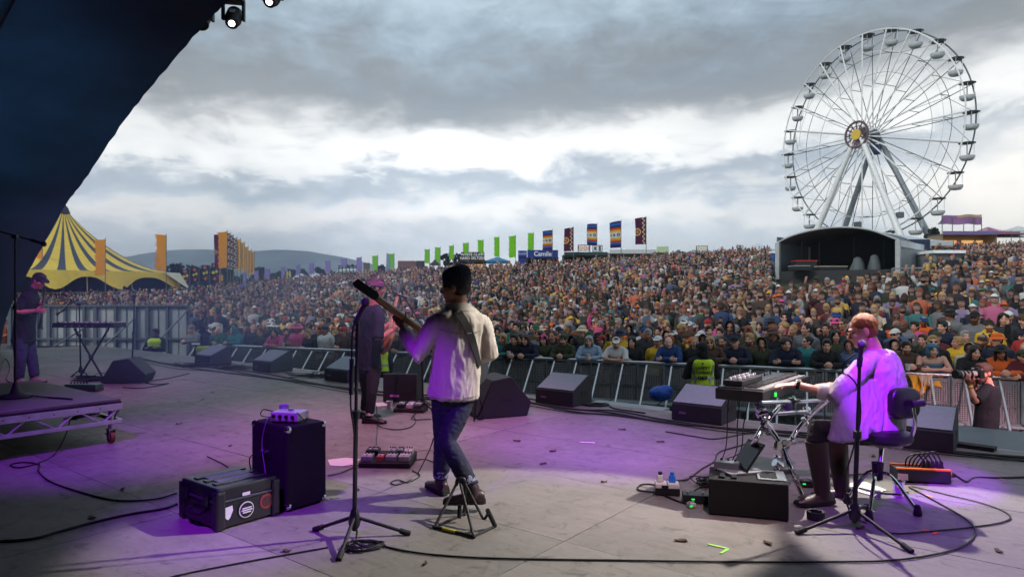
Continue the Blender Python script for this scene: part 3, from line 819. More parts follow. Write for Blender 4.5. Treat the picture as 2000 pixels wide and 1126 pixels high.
# ---- hair and hats in head coordinates (x right, y forward, z up)
def hair_me(kind, s=1.0, seed=0.0, voxel=.011):
    mb = MB(); e = mb.ell
    if kind in ('short', 'crop'):
        k = .004 if kind == 'crop' else .011
        e((0, -.024, .036), (.076 + k, .092 + k * .7, .084 + k)); e((0, -.045, -.012), (.070 + k, .058 + k, .060))
        if kind == 'short': e((0, .030, .098), (.060, .050, .028))
    elif kind == 'wavy':
        e((0, -.024, .040), (.092, .102, .095)); e((0, -.06, -.03), (.086, .055, .08)); e((.02, .04, .10), (.055, .045, .035))
    elif kind == 'long':
        e((0, -.026, .036), (.086, .098, .092)); e((0, -.062, -.09), (.088, .045, .17))
        for q in (-1, 1): e((q * .078, -.012, -.085), (.022, .045, .145)); e((q * .055, .052, .065), (.035, .035, .04))
    elif kind == 'bob':
        e((0, -.026, .036), (.090, .100, .092)); e((0, -.055, -.05), (.092, .055, .10))
        for q in (-1, 1): e((q * .080, .0, -.05), (.022, .048, .085)); e((q * .05, .055, .065), (.038, .033, .04))
    elif kind == 'tied':
        e((0, -.024, .036), (.082, .096, .088)); e((0, -.11, .05), (.036, .034, .036)); e((0, -.05, -.01), (.075, .05, .06))
    elif kind == 'curly':
        for k in range(34):
            a = k * 2.399; z = 1 - k / 25.0; r = math.sqrt(max(0, 1 - z * z * .9))
            p = (math.cos(a) * .085 * r, -.03 + math.sin(a) * .09 * r, .045 + z * .075)
            if p[1] > .05 and p[2] < .07: continue
            e(p, .034, None, 8, 6)
        e((0, -.03, .04), (.08, .09, .09))
    elif kind == 'side':
        e((0, -.022, .040), (.082, .096, .090)); e((0, -.05, -.02), (.074, .058, .062)); e((.015, .035, .095), (.058, .056, .030)); e((0, -.06, .07), (.06, .05, .04))
    me = remesh(mb, voxel, 2); crumple(me, .006, (45, 45, 25), seed)
    if s != 1: me.transform(Matrix.Scale(s, 4))
    return me
def dome(mb, r, c, z0=-.02, seg=20, rings=7, mi=0, thick=.006):
    """half shell open below: outer and inner skin"""
    c = V(c); pr = []
    for i in range(rings + 1):
        a = (math.pi / 2 + (math.asin(min(1, -z0 / r[2])) if z0 < 0 else 0)) * i / rings
        pr.append((math.sin(a), math.cos(a)))
    out = [[c + V((r[0] * q * math.cos(2 * math.pi * k / seg), r[1] * q * math.sin(2 * math.pi * k / seg), r[2] * z)) for k in range(seg)] for q, z in [(max(q, .01), z) for q, z in pr]]
    inn = [[c + (p - c) * (1 - thick / r[2]) for p in ring] for ring in out]
    mb.loft(out + inn[::-1], mi)
def hat_mb(kind, s=1.0):
    mb = MB()
    if kind in ('cap', 'cap_back'):
        f = 1 if kind == 'cap' else -1
        dome(mb, (.088, .104, .082), (0, -.012, .052), -.0)
        for k in range(1):
            a = [math.pi * i / 10 for i in range(11)]
            poly = [V((math.cos(t) * .082, f * (.055 + math.sin(t) * .118) - .012 * (f < 0), .052 - .022 * math.sin(t))) for t in a]
            mb.prism(poly, (0, 0, .006))
        mb.ell((0, -.012, .134), (.008, .008, .005), None, 8, 5)
    elif kind == 'beanie':
        dome(mb, (.088, .104, .105), (0, -.016, .030), -.01); mb.lathe([(.080, -.004), (.094, 0), (.094, .045), (.080, .05)], (0, -.016, .022), Matrix(((1, 0, 0), (0, 1.16, 0), (0, 0, 1))), 20)
        mb.ell((0, -.016, .145), (.018, .018, .012), None, 10, 6)
    elif kind == 'bucket':
        dome(mb, (.090, .105, .070), (0, -.012, .060), -.0); mb.lathe([(.088, .060), (.150, .012), (.150, .006), (.084, .054)], (0, -.012, 0), Matrix(((1, 0, 0), (0, 1.1, 0), (0, 0, 1))), 22)
        mb.lathe([(.090, .05), (.091, .085), (.086, .085)], (0, -.012, 0), Matrix(((1, 0, 0), (0, 1.16, 0), (0, 0, 1))), 20)
    elif kind == 'brim':
        dome(mb, (.088, .102, .085), (0, -.012, .060), -.0); mb.lathe([(.086, .062), (.185, .050), (.188, .056), (.086, .069)], (0, -.012, 0), Matrix(((1, 0, 0), (0, 1.08, 0), (0, 0, 1))), 24)
        mb.lathe([(.0905, .066), (.0905, .088), (.086, .088), (.086, .066)], (0, -.012, 0), Matrix(((1, 0, 0), (0, 1.16, 0), (0, 0, 1))), 20)
    elif kind == 'flat':
        mb.ell((0, -.01, .085), (.092, .112, .038), Matrix.Rotation(R(-8), 3, 'X'), 18, 8); mb.ell((0, .09, .060), (.062, .042, .010), Matrix.Rotation(R(-14), 3, 'X'), 14, 6)
    elif kind == 'hood':
        n = 16; rings = []
        for i in range(9):
            t = i / 8; a = t * 1.65; y = .062 - .16 * math.sin(a) * 1.0 + .0; zc = .02 - .10 * t * t
            w = .102 * (1 - .06 * t) if i < 7 else .102 * (.9 if i == 7 else .55); h = .125 if i < 7 else .125 * (.82 if i == 7 else .5)
            rings.append([V((w * math.cos(2 * math.pi * k / n), .085 - .215 * t, zc + .01 + h * math.sin(2 * math.pi * k / n))) for k in range(n)])
        inn = [[p * 1.0 + (V((0, p.y, .0)) - p) * .09 for p in r] for r in rings]
        vs = rings[::-1] + inn
        mb.loft(vs)
    if s != 1: mb.v = [v * s for v in mb.v]
    return mb
def glasses_mb():
    mb = MB()
    for q in (-1, 1):
        mb.ell((q * .032, .083, .004), (.024, .008, .018), None, 10, 6); mb.tube([(q * .055, .078, .008), (q * .078, .0, .006)], .003, 5)
    mb.tube([(-.012, .09, .008), (.012, .09, .008)], .003, 5)
    return mb
def attach(name, me_or_mb, mats, J, parent, s=1.0, color=None, smooth=50.0):
    me = me_or_mb.mesh(name, mats, None, smooth) if isinstance(me_or_mb, MB) else me_or_mb
    M = head_frame(J)
    if s != 1.0: M = M @ Matrix.Scale(s, 4)
    me.transform(M)
    o = mesh_obj(name, me, mats, parent)
    if color: o.color = lin(color)
    return o
def figure(label, J, base, skin, s=1.0, voxel=.0065, curlL=.5, curlR=.5, beard=0.0, group=None, brow=.35):
    """the body mesh is the thing; its clothes are parented to it"""
    me = skin_mesh(body_mb(J, s, curlL, curlR), J, voxel, s, beard=beard, brow=brow)
    o = mesh_obj('person', me, M_SKIN, loc=base); o.color = lin(skin); tag(o, label, 'person', group)
    return o
def wear(p, name, me, color, m=M_CLOTH):
    o = mesh_obj(name, me, m, p); o.color = lin(color); return o
def shoes(p, J, s=1.0, h=.11, color=(40, 30, 26), ln=.2, wide=.043, name='shoe'):
    for q in 'LR':
        mb = MB(); shoe(mb, J['an' + q], J['to' + q], s, h, ln=ln, wide=wide, up=J['kn' + q] - J['an' + q])
        o = mb.build(name, [M_LEATHER, M_SOLE], p, smooth=55.0); o.color = lin(color)
def stand(hgt=1.75, lean=0.0, feet=.10):
    """relaxed standing pose facing +y, feet on z = 0"""
    k = hgt / 1.75
    J = dict(pelvis=V((0, 0, .96)), chest=V((0, .02 + lean * .25, 1.26)), neck=V((0, -.005 + lean * .5, 1.475)), head=V((0, .03 + lean * .6, 1.635)),
             hf=V((0, 1, -.06)), cf=V((0, 1, 0)), shL=V((-.185, lean * .45, 1.425)), shR=V((.185, lean * .45, 1.425)),
             elL=V((-.245, -.03 + lean * .3, 1.14)), elR=V((.245, -.03 + lean * .3, 1.14)), wrL=V((-.235, .07 + lean * .3, .90)), wrR=V((.235, .07 + lean * .3, .90)),
             hipL=V((-.09, 0, .92)), hipR=V((.09, 0, .92)), knL=V((-.105, .02, .50)), knR=V((.105, .02, .50)), anL=V((-feet, 0, .085)), anR=V((feet, 0, .085)),
             toL=V((-.15, 1, 0)), toR=V((.15, 1, 0)), pmL=V((1, 0, 0)), pmR=V((-1, 0, 0)))
    return {q: (v * k if q[:2] not in ('hf', 'cf', 'to', 'pm', 'hd') else v) for q, v in J.items()}
# ================================================================== the band, stewards and the photographer
from mathutils.bvhtree import BVHTree
def cast(o, px, py, off=0.008):
    """point on object o seen along the line of sight px,py (used to lay straps and print on cloth)"""
    me = o.data; M = XF.get(o, Matrix.Identity(4)); vs = [M @ v.co for v in me.vertices]
    key = o.name
    if key not in cast.cache: cast.cache[key] = BVHTree.FromPolygons(vs, [p.vertices[:] for p in me.polygons])
    d = (D(px, py, 1.0) - V((0, 0, H))).normalized()
    h = cast.cache[key].ray_cast(V((0, 0, H)), d)
    return (h[0] - d * off, h[1]) if h[0] is not None else (None, None)
cast.cache = {}
def ribbon(o, pix, width, name, m, parent, th=.004):
    pts = []
    for px, py in pix:
        p, n = cast(o, px, py)
        if p is not None: pts.append((p, n))
    mb = MB(); rings = []
    for i, (p, n) in enumerate(pts):
        t = (pts[min(i + 1, len(pts) - 1)][0] - pts[max(i - 1, 0)][0]).normalized(); x = t.cross(n).normalized()
        if i and x.dot(px_) < 0: x = -x
        px_ = x
        rings.append([p + x * width / 2, p - x * width / 2, p - x * width / 2 + n * th, p + x * width / 2 + n * th])
    mb.loft(rings); return mb.build(name, m, parent, smooth=30.0)

# ---- guitarist -----------------------------------------------------------
def guitarist():
    J = dict(pelvis=D(886, 768, 5.05), chest=D(893, 682, 5.02), neck=D(897, 604, 5.0), head=D(889, 559, 4.98), hf=V((-.98, .12, -.10)), cf=V((-.25, .97, 0)),
             shL=D(852, 630, 4.95), shR=D(941, 632, 5.06), elL=D(816, 694, 4.88), wrL=D(786, 637, 5.06), elR=D(957, 690, 5.10), wrR=D(915, 700, 5.36),
             hipL=D(868, 778, 5.02), hipR=D(904, 778, 5.08), knR=D(872, 862, 4.96), anR=D(924, 956, 4.84), knL=D(866, 858, 5.16), anL=D(861, 936, 5.26),
             toR=V((-1, -.05, 0)), toL=V((-.55, .8, 0)), hdL=D(768, 606, 5.09) - D(786, 637, 5.06), pmL=V((.3, .9, .2)), pmR=V((-.3, -.9, 0)))
    base = P(890, 985)
    p = figure('guitarist in a dark beanie and cream overshirt seen from behind', J, base, (178, 128, 104), .98, curlL=.9)
    tr = wear(p, 'jeans', cloth_mesh(trousers_mb(J, .98, .93, .004), .009, .007, (22, 22, 30), 3.1), (17, 23, 48))
    mb = MB()
    for q in 'LR':
        an, kn = J['an' + q], J['kn' + q]; d = (kn - an).normalized(); mb.tube([an + d * .045, an + d * .10], [.064, .062], 14)
    wear(p, 'turned_up_cuff', mb.mesh('cuff', [], None, 40.0), (120, 124, 150))
    prof = [(-.035, .195, .135, 0), (.1, .188, .135, 0), (.3, .182, .130, 0), (.5, .180, .128, 0), (.68, .192, .132, .01), (.84, .196, .120, 0), (.94, .172, .095, -.01), (1.0, .098, .080, -.012), (1.035, .074, .068, -.014)]
    tm = top_mb(J, .98, .92, prof=prof, arm=.006, cuff=.046)
    jk = wear(p, 'overshirt', cloth_mesh(tm, .0085, .012, (13, 13, 3.6), 1.7, 3), (182, 174, 163), M_SHIRT)
    M = head_frame(J)
    # collar, yoke seam, hem stitch
    c = MB(); n = 18; up = (M.translation - J['neck']).normalized(); rr = []
    for q in range(3):
        z = (-.004, .030, -.030)[q]; r = (.084, .090, .112)[q]
        rr.append([J['neck'] + V((math.cos(2 * math.pi * k / n) * r * 1.05, math.sin(2 * math.pi * k / n) * r * .9, 0)) + up * (z + .012 - .012 * math.sin(2 * math.pi * k / n)) for k in range(n)])
    c.loft(rr, caps=False); o = c.build('collar', M_CLOTH, p, smooth=True); o.color = lin((182, 174, 163))
    ribbon(jk, [(858, 642), (880, 648), (900, 651), (920, 650), (938, 646)], .006, 'yoke_seam', mat('seam_thread', (150, 142, 132), .8), p, .002)
    ribbon(jk, [(840, 774), (860, 777), (880, 778), (900, 777), (920, 775), (932, 772)], .005, 'hem_stitch', MATS['seam_thread'], p, .002)
    shoes(p, J, 1.08, .20, (48, 34, 40), .205, .046, 'boot')
    attach('hair', hair_me('short', 1.0, 2.0), M_HAIR, J, p, 1.0, (34, 26, 24))
    b = MB(); rings = []; n = 56
    for i, (r, z) in enumerate(((.90, .012), (.955, .018), (.965, .05), (.95, .062), (.985, .070), (.97, .10), (.88, .122), (.66, .142), (.34, .152), (.02, .155))):
        rib = .022 if i > 2 else .035
        rings.append([V((.092 * r * (1 + rib * math.cos(k * math.pi)) * math.cos(2 * math.pi * k / n), -.018 + .108 * r * (1 + rib * math.cos(k * math.pi)) * math.sin(2 * math.pi * k / n), z + .010 * (-math.sin(2 * math.pi * k / n)))) for k in range(n)])
    b.loft(rings); o = attach('beanie', b, M_CLOTH, J, p, 1.0, (38, 44, 62), 20.0)
    ribbon(jk, [(880, 598), (887, 603), (897, 612), (906, 626), (914, 642), (921, 660), (927, 678), (932, 696), (937, 714), (941, 730)], .056, 'strap', mat('strap_webbing', (18, 18, 20), .6), p)
    # electric guitar, held: a thing of its own
    a, b_ = D(838, 656, 5.16), D(703, 556, 4.90); ax = (b_ - a).normalized()
    g = thing('electric_guitar', 'electric guitar held by the guitarist, pale maple neck and dark headstock', 'guitar', a)
    fr = frame(ax, V((.1, -1, .5))); nut = a + ax * ((D(738, 581, 4.96) - a).length)
    MB().tube([a - ax * .12, nut], [.030, .022], 10, flat=.55, up=V((.1, -1, .5))).build('neck', mat('maple_neck', (188, 142, 100), .35, var=.2, scale=8, coat=.4), g, smooth=60.0)
    MB().box((a - ax * .12 + nut) / 2 - (fr @ V((0, 0, .012))), (.05, (nut - a).length + .12, .008), fr).build('fretboard', mat('rosewood', (42, 28, 22), .5), g, bevel=.001)
    hs = MB(); poly = [(-.022, 0), (-.034, .03), (-.038, .19), (-.018, .215), (.026, .20), (.034, .03), (.022, 0)]
    hs.prism([nut + fr @ V((x, y, -.008)) for x, y in poly], fr @ V((0, 0, .016))); hs.build('headstock', mat('black_lacquer', (30, 28, 32), .3, coat=.6), g, bevel=.002)
    for k in range(6):
        t = MB(); q = nut + fr @ V((-.052 if k < 3 else .050, .05 + .05 * (k % 3), 0)); t.ell(q, (.012, .008, .008), fr, 8, 6); t.tube([q, nut + fr @ V((-.03 if k < 3 else .03, .05 + .05 * (k % 3), 0))], .004, 6)
        t.build('tuning_peg', M_CHROME, g, smooth=True)
    bd = a - ax * .36; out = []
    for k in range(40):
        t = 2 * math.pi * k / 40; r = .165 * (1 + .16 * math.cos(2 * t) - .05 * math.cos(4 * t)); out.append(bd + fr @ V((r * math.sin(t) * .95, r * math.cos(t) * 1.25, -.022)))
    MB().prism(out, fr @ V((0, 0, .044))).build('guitar_body', mat('black_lacquer', (30, 28, 32), .3), g, bevel=.006)
    return p
GUITARIST = guitarist()

# ---- keyboard player -------------------------------------------------------
def keyboardist():
    J = dict(pelvis=D(1718, 838, 5.15), chest=D(1727, 762, 5.17), neck=D(1713, 690, 5.16), head=D(1684, 645, 5.14), hf=V((-.93, .22, -.30)), cf=V((-.78, .62, 0)),
             shL=D(1686, 716, 5.02), shR=D(1741, 712, 5.31), elL=D(1630, 772, 5.0), wrL=D(1556, 751, 5.12), elR=D(1700, 775, 5.50), wrR=D(1625, 752, 5.55),
             hipL=D(1704, 848, 5.06), hipR=D(1735, 846, 5.24), knL=D(1592, 838, 4.98), knR=D(1632, 846, 5.34), anL=D(1606, 958, 4.98), anR=D(1644, 952, 5.18),
             toL=V((-.97, -.2, 0)), toR=V((-.9, .35, 0)), hdL=V((-1, .12, -.04)), pmL=V((0, 0, -1)), hdR=V((-1, .2, -.02)), pmR=V((0, 0, -1)))
    p = figure('seated keyboard player with cropped fair hair in a pale lilac shirt', J, P(1640, 990), (222, 168, 146), 1.0, curlL=.28, curlR=.3)
    prof = [(-.20, .200, .150, .01), (-.06, .195, .160, 0), (.1, .185, .140, -.01), (.3, .182, .135, -.015), (.5, .184, .132, -.01), (.7, .190, .130, 0), (.84, .190, .118, 0), (.94, .165, .092, -.01), (1.0, .094, .078, -.012), (1.05, .070, .066, -.014)]
    mb = top_mb(J, 1.0, .56, prof=prof, arm=.005, cuff=.048)
    # shirt front tail hanging over the lap
    tail = [D(1680, 732, 5.0), D(1652, 772, 4.95), D(1634, 812, 4.90), D(1621, 860, 4.87), D(1650, 864, 4.87), D(1690, 858, 4.90), D(1722, 846, 4.95), D(1730, 750, 5.04)]
    mb.prism(tail, (.01, .075, 0))
    sh = wear(p, 'shirt', cloth_mesh(mb, .0085, .011, (15, 15, 7), 4.4, 3), (166, 156, 164), M_SHIRT)
    e, w = J['elL'], J['wrL']; d = (w - e).normalized()
    o = wear(p, 'rolled_cuff', MB().tube([e + d * .045, e + d * .06, e + d * .10, e + d * .115], [.054, .062, .060, .050], 16).mesh('c', [], None, 60.0), (206, 198, 208))
    c = MB(); n = 18; up = (J['head'] - J['neck']).normalized(); rr = []
    for q in range(3):
        z = (-.0, .045, -.020)[q]; r = (.080, .078, .098)[q]
        rr.append([J['neck'] + V((math.cos(2 * math.pi * k / n) * r, math.sin(2 * math.pi * k / n) * r, 0)) + up * z for k in range(n)])
    c.loft(rr, caps=False); o = c.build('collar', M_CLOTH, p, smooth=True); o.color = lin((166, 156, 164))
    wear(p, 'trousers', cloth_mesh(trousers_mb(J, 1.0, .3, .006), .009, .006, (20, 20, 20), 2.2), (26, 26, 30))
    # tall muddy boots
    for q in 'LR':
        an, kn = J['an' + q], J['kn' + q]; b = MB(); b.tube([kn.lerp(an, .18), kn.lerp(an, .5), kn.lerp(an, .9), an - V((0, 0, .05))], [.080, .072, .058, .052], 16); shoe(b, an, J['to' + q], 1.05, .1, ln=.215, wide=.05)
        o = b.build('boot', [M_LEATHER, M_SOLE], p, smooth=55.0); o.color = lin((58, 42, 36))
    attach('hair', hair_me('crop', 1.0, 5.0), M_HAIR, J, p, 1.0, (156, 96, 56))
    w = J['wrL'] + d * -.01
    MB().tube([w - d * .012, w + d * .012], [.034, .034], 16).build('watch_strap', M_RUBBER, p, smooth=50.0)
    MB().lathe([(.019, 0), (.019, .010), (.015, .012)], w + V((0, -.012, .032)), Matrix.Rotation(R(15), 3, 'X'), 16).build('watch_face', M_CHROME, p, smooth=50.0)
    return p
KEYS = keyboardist()

# ---- bassist ---------------------------------------------------------------
def bassist():
    J = dict(pelvis=D(721, 716, 8.25), chest=D(723, 655, 8.22), neck=D(730, 597, 8.2), head=D(735, 562, 8.19), hf=V((.88, .45, -.12)), cf=V((.62, .78, 0)),
             shR=D(741, 618, 8.05), shL=D(711, 617, 8.36), elR=D(738, 662, 7.98), wrR=D(766, 645, 8.12), elL=D(730, 660, 8.55), wrL=D(764, 628, 8.62),
             hipL=D(713, 720, 8.34), hipR=D(731, 720, 8.18), knR=D(726, 768, 8.08), anR=D(722, 810, 8.08), knL=D(716, 766, 8.38), anL=D(712, 803, 8.42),
             toR=V((.93, -.2, 0)), toL=V((.8, .5, 0)), pmR=V((-.4, .6, .4)), pmL=V((-.3, -.8, 0)))
    p = figure('bassist in a dark navy shirt standing in the blue smoke', J, P(722, 822), (190, 130, 116), .97, curlR=.9, curlL=.8, voxel=.008)
    wear(p, 'jeans', cloth_mesh(trousers_mb(J, .96, .90, -.004), .010, .006, (20, 20, 24), 1.1), (26, 26, 34))
    wear(p, 'shirt', cloth_mesh(top_mb(J, .97, .48, loose=.0, hem=-.03), .010, .012, (11, 11, 5), 2.7), (24, 27, 52))
    mb = MB()
    for q in 'LR':
        an, kn = J['an' + q], J['kn' + q]; mb.tube([an, an.lerp(kn, .2)], [.045, .047], 12)
    wear(p, 'sock', mb.mesh('sock', [], None, 50.0), (214, 206, 210))
    shoes(p, J, 1.08, .1, (24, 22, 26))
    attach('hair', hair_me('short', 1.0, 8.0), M_HAIR, J, p, 1.0, (60, 44, 38))
    attach('cap', hat_mb('beanie'), M_CLOTH, J, p, 1.0, (128, 84, 128))
    c = D(756, 664, 8.30); ax = (D(772, 596, 8.75) - c).normalized(); fr = frame(ax, V((.5, .8, .2)))
    g = thing('bass_guitar', 'bass guitar held upright by the bassist, pale neck pointing away', 'bass guitar', c)
    out = [c + fr @ V((.15 * (1 + .15 * math.cos(2 * t)) * math.sin(t), .2 * math.cos(t), -.02)) for t in [2 * math.pi * k / 32 for k in range(32)]]
    MB().prism(out, fr @ V((0, 0, .042))).build('bass_body', mat('sunburst', (150, 92, 50), .3, coat=.5), g, bevel=.006)
    MB().box(c + ax * .48, (.045, .72, .022), fr).build('neck', MATS['maple_neck'], g, bevel=.003)
    MB().box(c + ax * .92, (.08, .19, .018), fr).build('headstock', MATS['black_lacquer'], g, bevel=.003)
    for k in range(4): MB().ell(c + ax * (.86 + .04 * k) + fr @ V((.055, 0, 0)), (.016, .008, .012), fr, 8, 6).build('tuning_peg', M_CHROME, g, smooth=True)
bassist()

# ---- clarinet player -------------------------------------------------------
def reed_player():
    J = dict(pelvis=D(47, 660, 11.75), chest=D(50, 614, 11.72), neck=D(62, 570, 11.68), head=D(77, 548, 11.66), hf=V((.90, -.22, -.42)), cf=V((.93, -.36, 0)),
             shR=D(46, 584, 11.55), shL=D(61, 582, 11.92), elR=D(34, 610, 11.42), wrR=D(70, 606, 11.52), elL=D(60, 612, 12.05), wrL=D(80, 592, 11.78),
             hipR=D(40, 664, 11.66), hipL=D(53, 664, 11.84), knR=D(40, 703, 11.58), anR=D(37, 737, 11.62), knL=D(63, 702, 11.82), anL=D(68, 735, 11.80),
             toR=V((.9, -.5, 0)), toL=V((1, -.15, 0)), pmR=V((.6, .7, .1)), pmL=V((.3, -.9, 0)), hdR=V((1, -.05, -.05)), hdL=V((.8, -.5, -.1)))
    p = figure('clarinet player in a peaked cap and dark polo shirt, head bowed', J, P(55, 744), (214, 160, 140), 1.06, curlL=.8, curlR=.8, voxel=.009)
    wear(p, 'jeans', cloth_mesh(trousers_mb(J, 1.05, .97, .012), .011, .010, (14, 14, 14), 4.1), (52, 66, 92))
    wear(p, 'polo_shirt', cloth_mesh(top_mb(J, 1.05, .42, loose=.016, collar=1, hem=-.06), .011, .010, (9, 9, 5), 6.1), (28, 32, 44))
    shoes(p, J, 1.15, .1, (150, 146, 140))
    attach('hair', hair_me('short', 1.05, 8.0), M_HAIR, J, p, 1.0, (80, 66, 60))
    attach('cap', hat_mb('cap'), M_CLOTH, J, p, 1.06, (40, 36, 58))
    a, b = D(88, 562, 11.62), D(79, 642, 11.60); ax = (b - a).normalized()
    c = thing('clarinet', 'black clarinet with silver keys held to the mouth by the player in the cap', 'clarinet', b)
    L = (b - a).length
    MB().tube([a, a + ax * .05, a + ax * .07, a + ax * (L - .16), a + ax * (L - .06), b], [.008, .012, .019, .021, .026, .045], 14).build('clarinet_tube', mat('ebony', (20, 18, 20), .3, coat=.3), c, smooth=50.0)
    for k in range(11):
        q = a + ax * (.14 + k * (L - .32) / 10); MB().ell(q + V((.014, -.018, 0)), (.013, .010, .013), None, 8, 6).build('key', M_CHROME, c, smooth=True)
    for k in (.09, .3, .52): MB().tube([a + ax * (L * k), a + ax * (L * k + .012)], .025, 14).build('ring', M_CHROME, c, smooth=50.0)
reed_player()

# ---- stewards in the pit and the photographer --------------------------------
def dress_vest(p, J, s, color=(206, 240, 40)):
    prof = [(.0, .176, .130, 0), (.25, .172, .126, 0), (.5, .176, .126, .005), (.7, .190, .136, .01), (.84, .186, .124, 0), (.94, .150, .098, -.01), (.985, .105, .088, -.012)]
    mb = MB(); torso(mb, J, [(t, w * s + .036, d * s + .036, o * s) for t, w, d, o in prof])
    v = wear(p, 'hi_vis_vest', cloth_mesh(mb, .014, .004, (9, 9, 4), 3.3, 3), color, M_VEST)
    band = MB(); torso(band, J, [(.20, .177 * s + .046, .130 * s + .046, 0), (.27, .176 * s + .046, .130 * s + .046, 0)]); o = band.build('reflective_band', mat('reflective_tape', (150, 154, 160), .35, .3), p, smooth=50.0)
    return v
M_VEST = mat('hi_vis', (200, 240, 40), .7, objcol=True, var=.08, scale=6)
def steward_printed():
    d = 12.5
    J = stand(1.70); X = Matrix.Translation(on_ground(1372, d)) @ Matrix.Rotation(R(2), 4, 'Z')
    J['wrL'] = V((-.02, .25, 1.10)); J['wrR'] = V((.02, .27, 1.08)); J['elL'] = V((-.30, .06, 1.10)); J['elR'] = V((.30, .06, 1.10))
    place(J, X)
    p = figure('steward seen from behind in a printed yellow vest and dark hood', J, X.translation, (150, 110, 92), .97, voxel=.011)
    wear(p, 'jacket', cloth_mesh(top_mb(J, .99, 1.0, loose=.02, arm=.016), .013, .010, (8, 8, 6), 1.0), (22, 24, 28))
    wear(p, 'trousers', cloth_mesh(trousers_mb(J, .97), .014, .006), (24, 24, 28)); shoes(p, J)
    attach('hood', hair_me('bob', 1.06, 1.0), M_CLOTH, J, p, 1.06, (26, 30, 34))
    v = dress_vest(p, J, .98)
    # two reflective braces and the print on the back
    for xs in ((1352, 1354, 1357, 1358), (1394, 1392, 1389, 1387)): ribbon(v, [(xs[0], 712), (xs[1], 722), (xs[2], 736), (xs[3], 748)], .045, 'reflective_brace', MATS['reflective_tape'], p)
    ink = mat('vest_print', (30, 34, 24), .8)
    for txt, py, sz in (('SAFETY', 719, .085), ('STEWARD', 727.5, .075), ('069', 738, .115)):
        q, n = cast(v, 1372.5, py, .03)
        if q is not None: lettering(txt, sz, q, V((1, .05, 0)), V((0, 0, 1)), ink, p, 'print', bold=.002)
    q, n = cast(v, 1373, 711, .018)
    if q is not None:
        e = MB(); e.prism([q + V((x, 0, z)) for x, z in ((-.012, .03), (.012, .03), (.004, .004), (.014, .004), (-.008, -.036), (-.001, -.006), (-.013, -.006))], (0, .004, 0)); e.build('emblem', ink, p)
def place(J, X):
    r3 = X.to_3x3()
    for k in list(J):
        if k == 'hs': continue
        J[k] = r3 @ J[k] if k[:2] in ('hf', 'cf', 'to', 'pm', 'hd') or k == 'hu' else X @ J[k]
    return J
steward_printed()
def steward_arms_crossed():
    J = stand(1.62); X = Matrix.Translation(V((D(305, 0, 19).x, 19, G0))) @ Matrix.Rotation(R(176), 4, 'Z')
    J['elL'] = V((-.27, .08, 1.06)); J['elR'] = V((.27, .08, 1.06)); J['wrL'] = V((.05, .23, 1.10)); J['wrR'] = V((-.05, .25, 1.12)); J['hdL'] = V((1, .1, .1)); J['hdR'] = V((-1, .1, .1))
    place(J, X)
    p = figure('steward in a yellow vest with arms crossed in front of the grey hoarding', J, X.translation, (120, 84, 70), .94, voxel=.012)
    wear(p, 'jacket', cloth_mesh(top_mb(J, .96, 1.0, loose=.018, arm=.018, collar=1), .014, .010, (8, 8, 6), 1.0), (22, 25, 34))
    wear(p, 'trousers', cloth_mesh(trousers_mb(J, .95), .014, .006), (24, 24, 28)); shoes(p, J)
    attach('hair', hair_me('short', 1, 3.0), M_HAIR, J, p, 1.0, (24, 20, 20))
    dress_vest(p, J, .95)
    mb = MB(); 
    for q in 'LR': mb.tube([J['sh' + q], J['el' + q], J['wr' + q]], [.08, .072, .052], 12)
    wear(p, 'sleeve', cloth_mesh(mb, .014, .008, (9, 9, 9), 2.0), (22, 25, 34))
steward_arms_crossed()
def steward_back(label, px, d, head_py, hood=(28, 32, 44), yaw=0, lean=.1):
    gp = on_ground(px, d); gp.z = G0
    hgt = (H - (head_py - HZ) / F * d) - G0
    J = stand(hgt, lean); X = Matrix.Translation(gp) @ Matrix.Rotation(R(yaw), 4, 'Z'); place(J, X); s = hgt / 1.75
    p = figure(label, J, X.translation, (170, 120, 100), s, voxel=.014)
    wear(p, 'jacket', cloth_mesh(top_mb(J, s, 1.0, loose=.018, arm=.014), .015, .01, (8, 8, 6), 1.0), (24, 27, 32))
    wear(p, 'trousers', cloth_mesh(trousers_mb(J, s), .015, .005), (24, 24, 28)); shoes(p, J, s)
    attach('hood', hair_me('bob', 1.05, 2.0), M_CLOTH, J, p, 1.05, hood)
    dress_vest(p, J, s)
steward_back('hooded steward in a yellow vest behind the leftmost floor monitor', 398, 17.0, 655)
steward_back('steward in a yellow vest mostly hidden behind the bassist', 742, 15.0, 660, (40, 34, 34), 10)

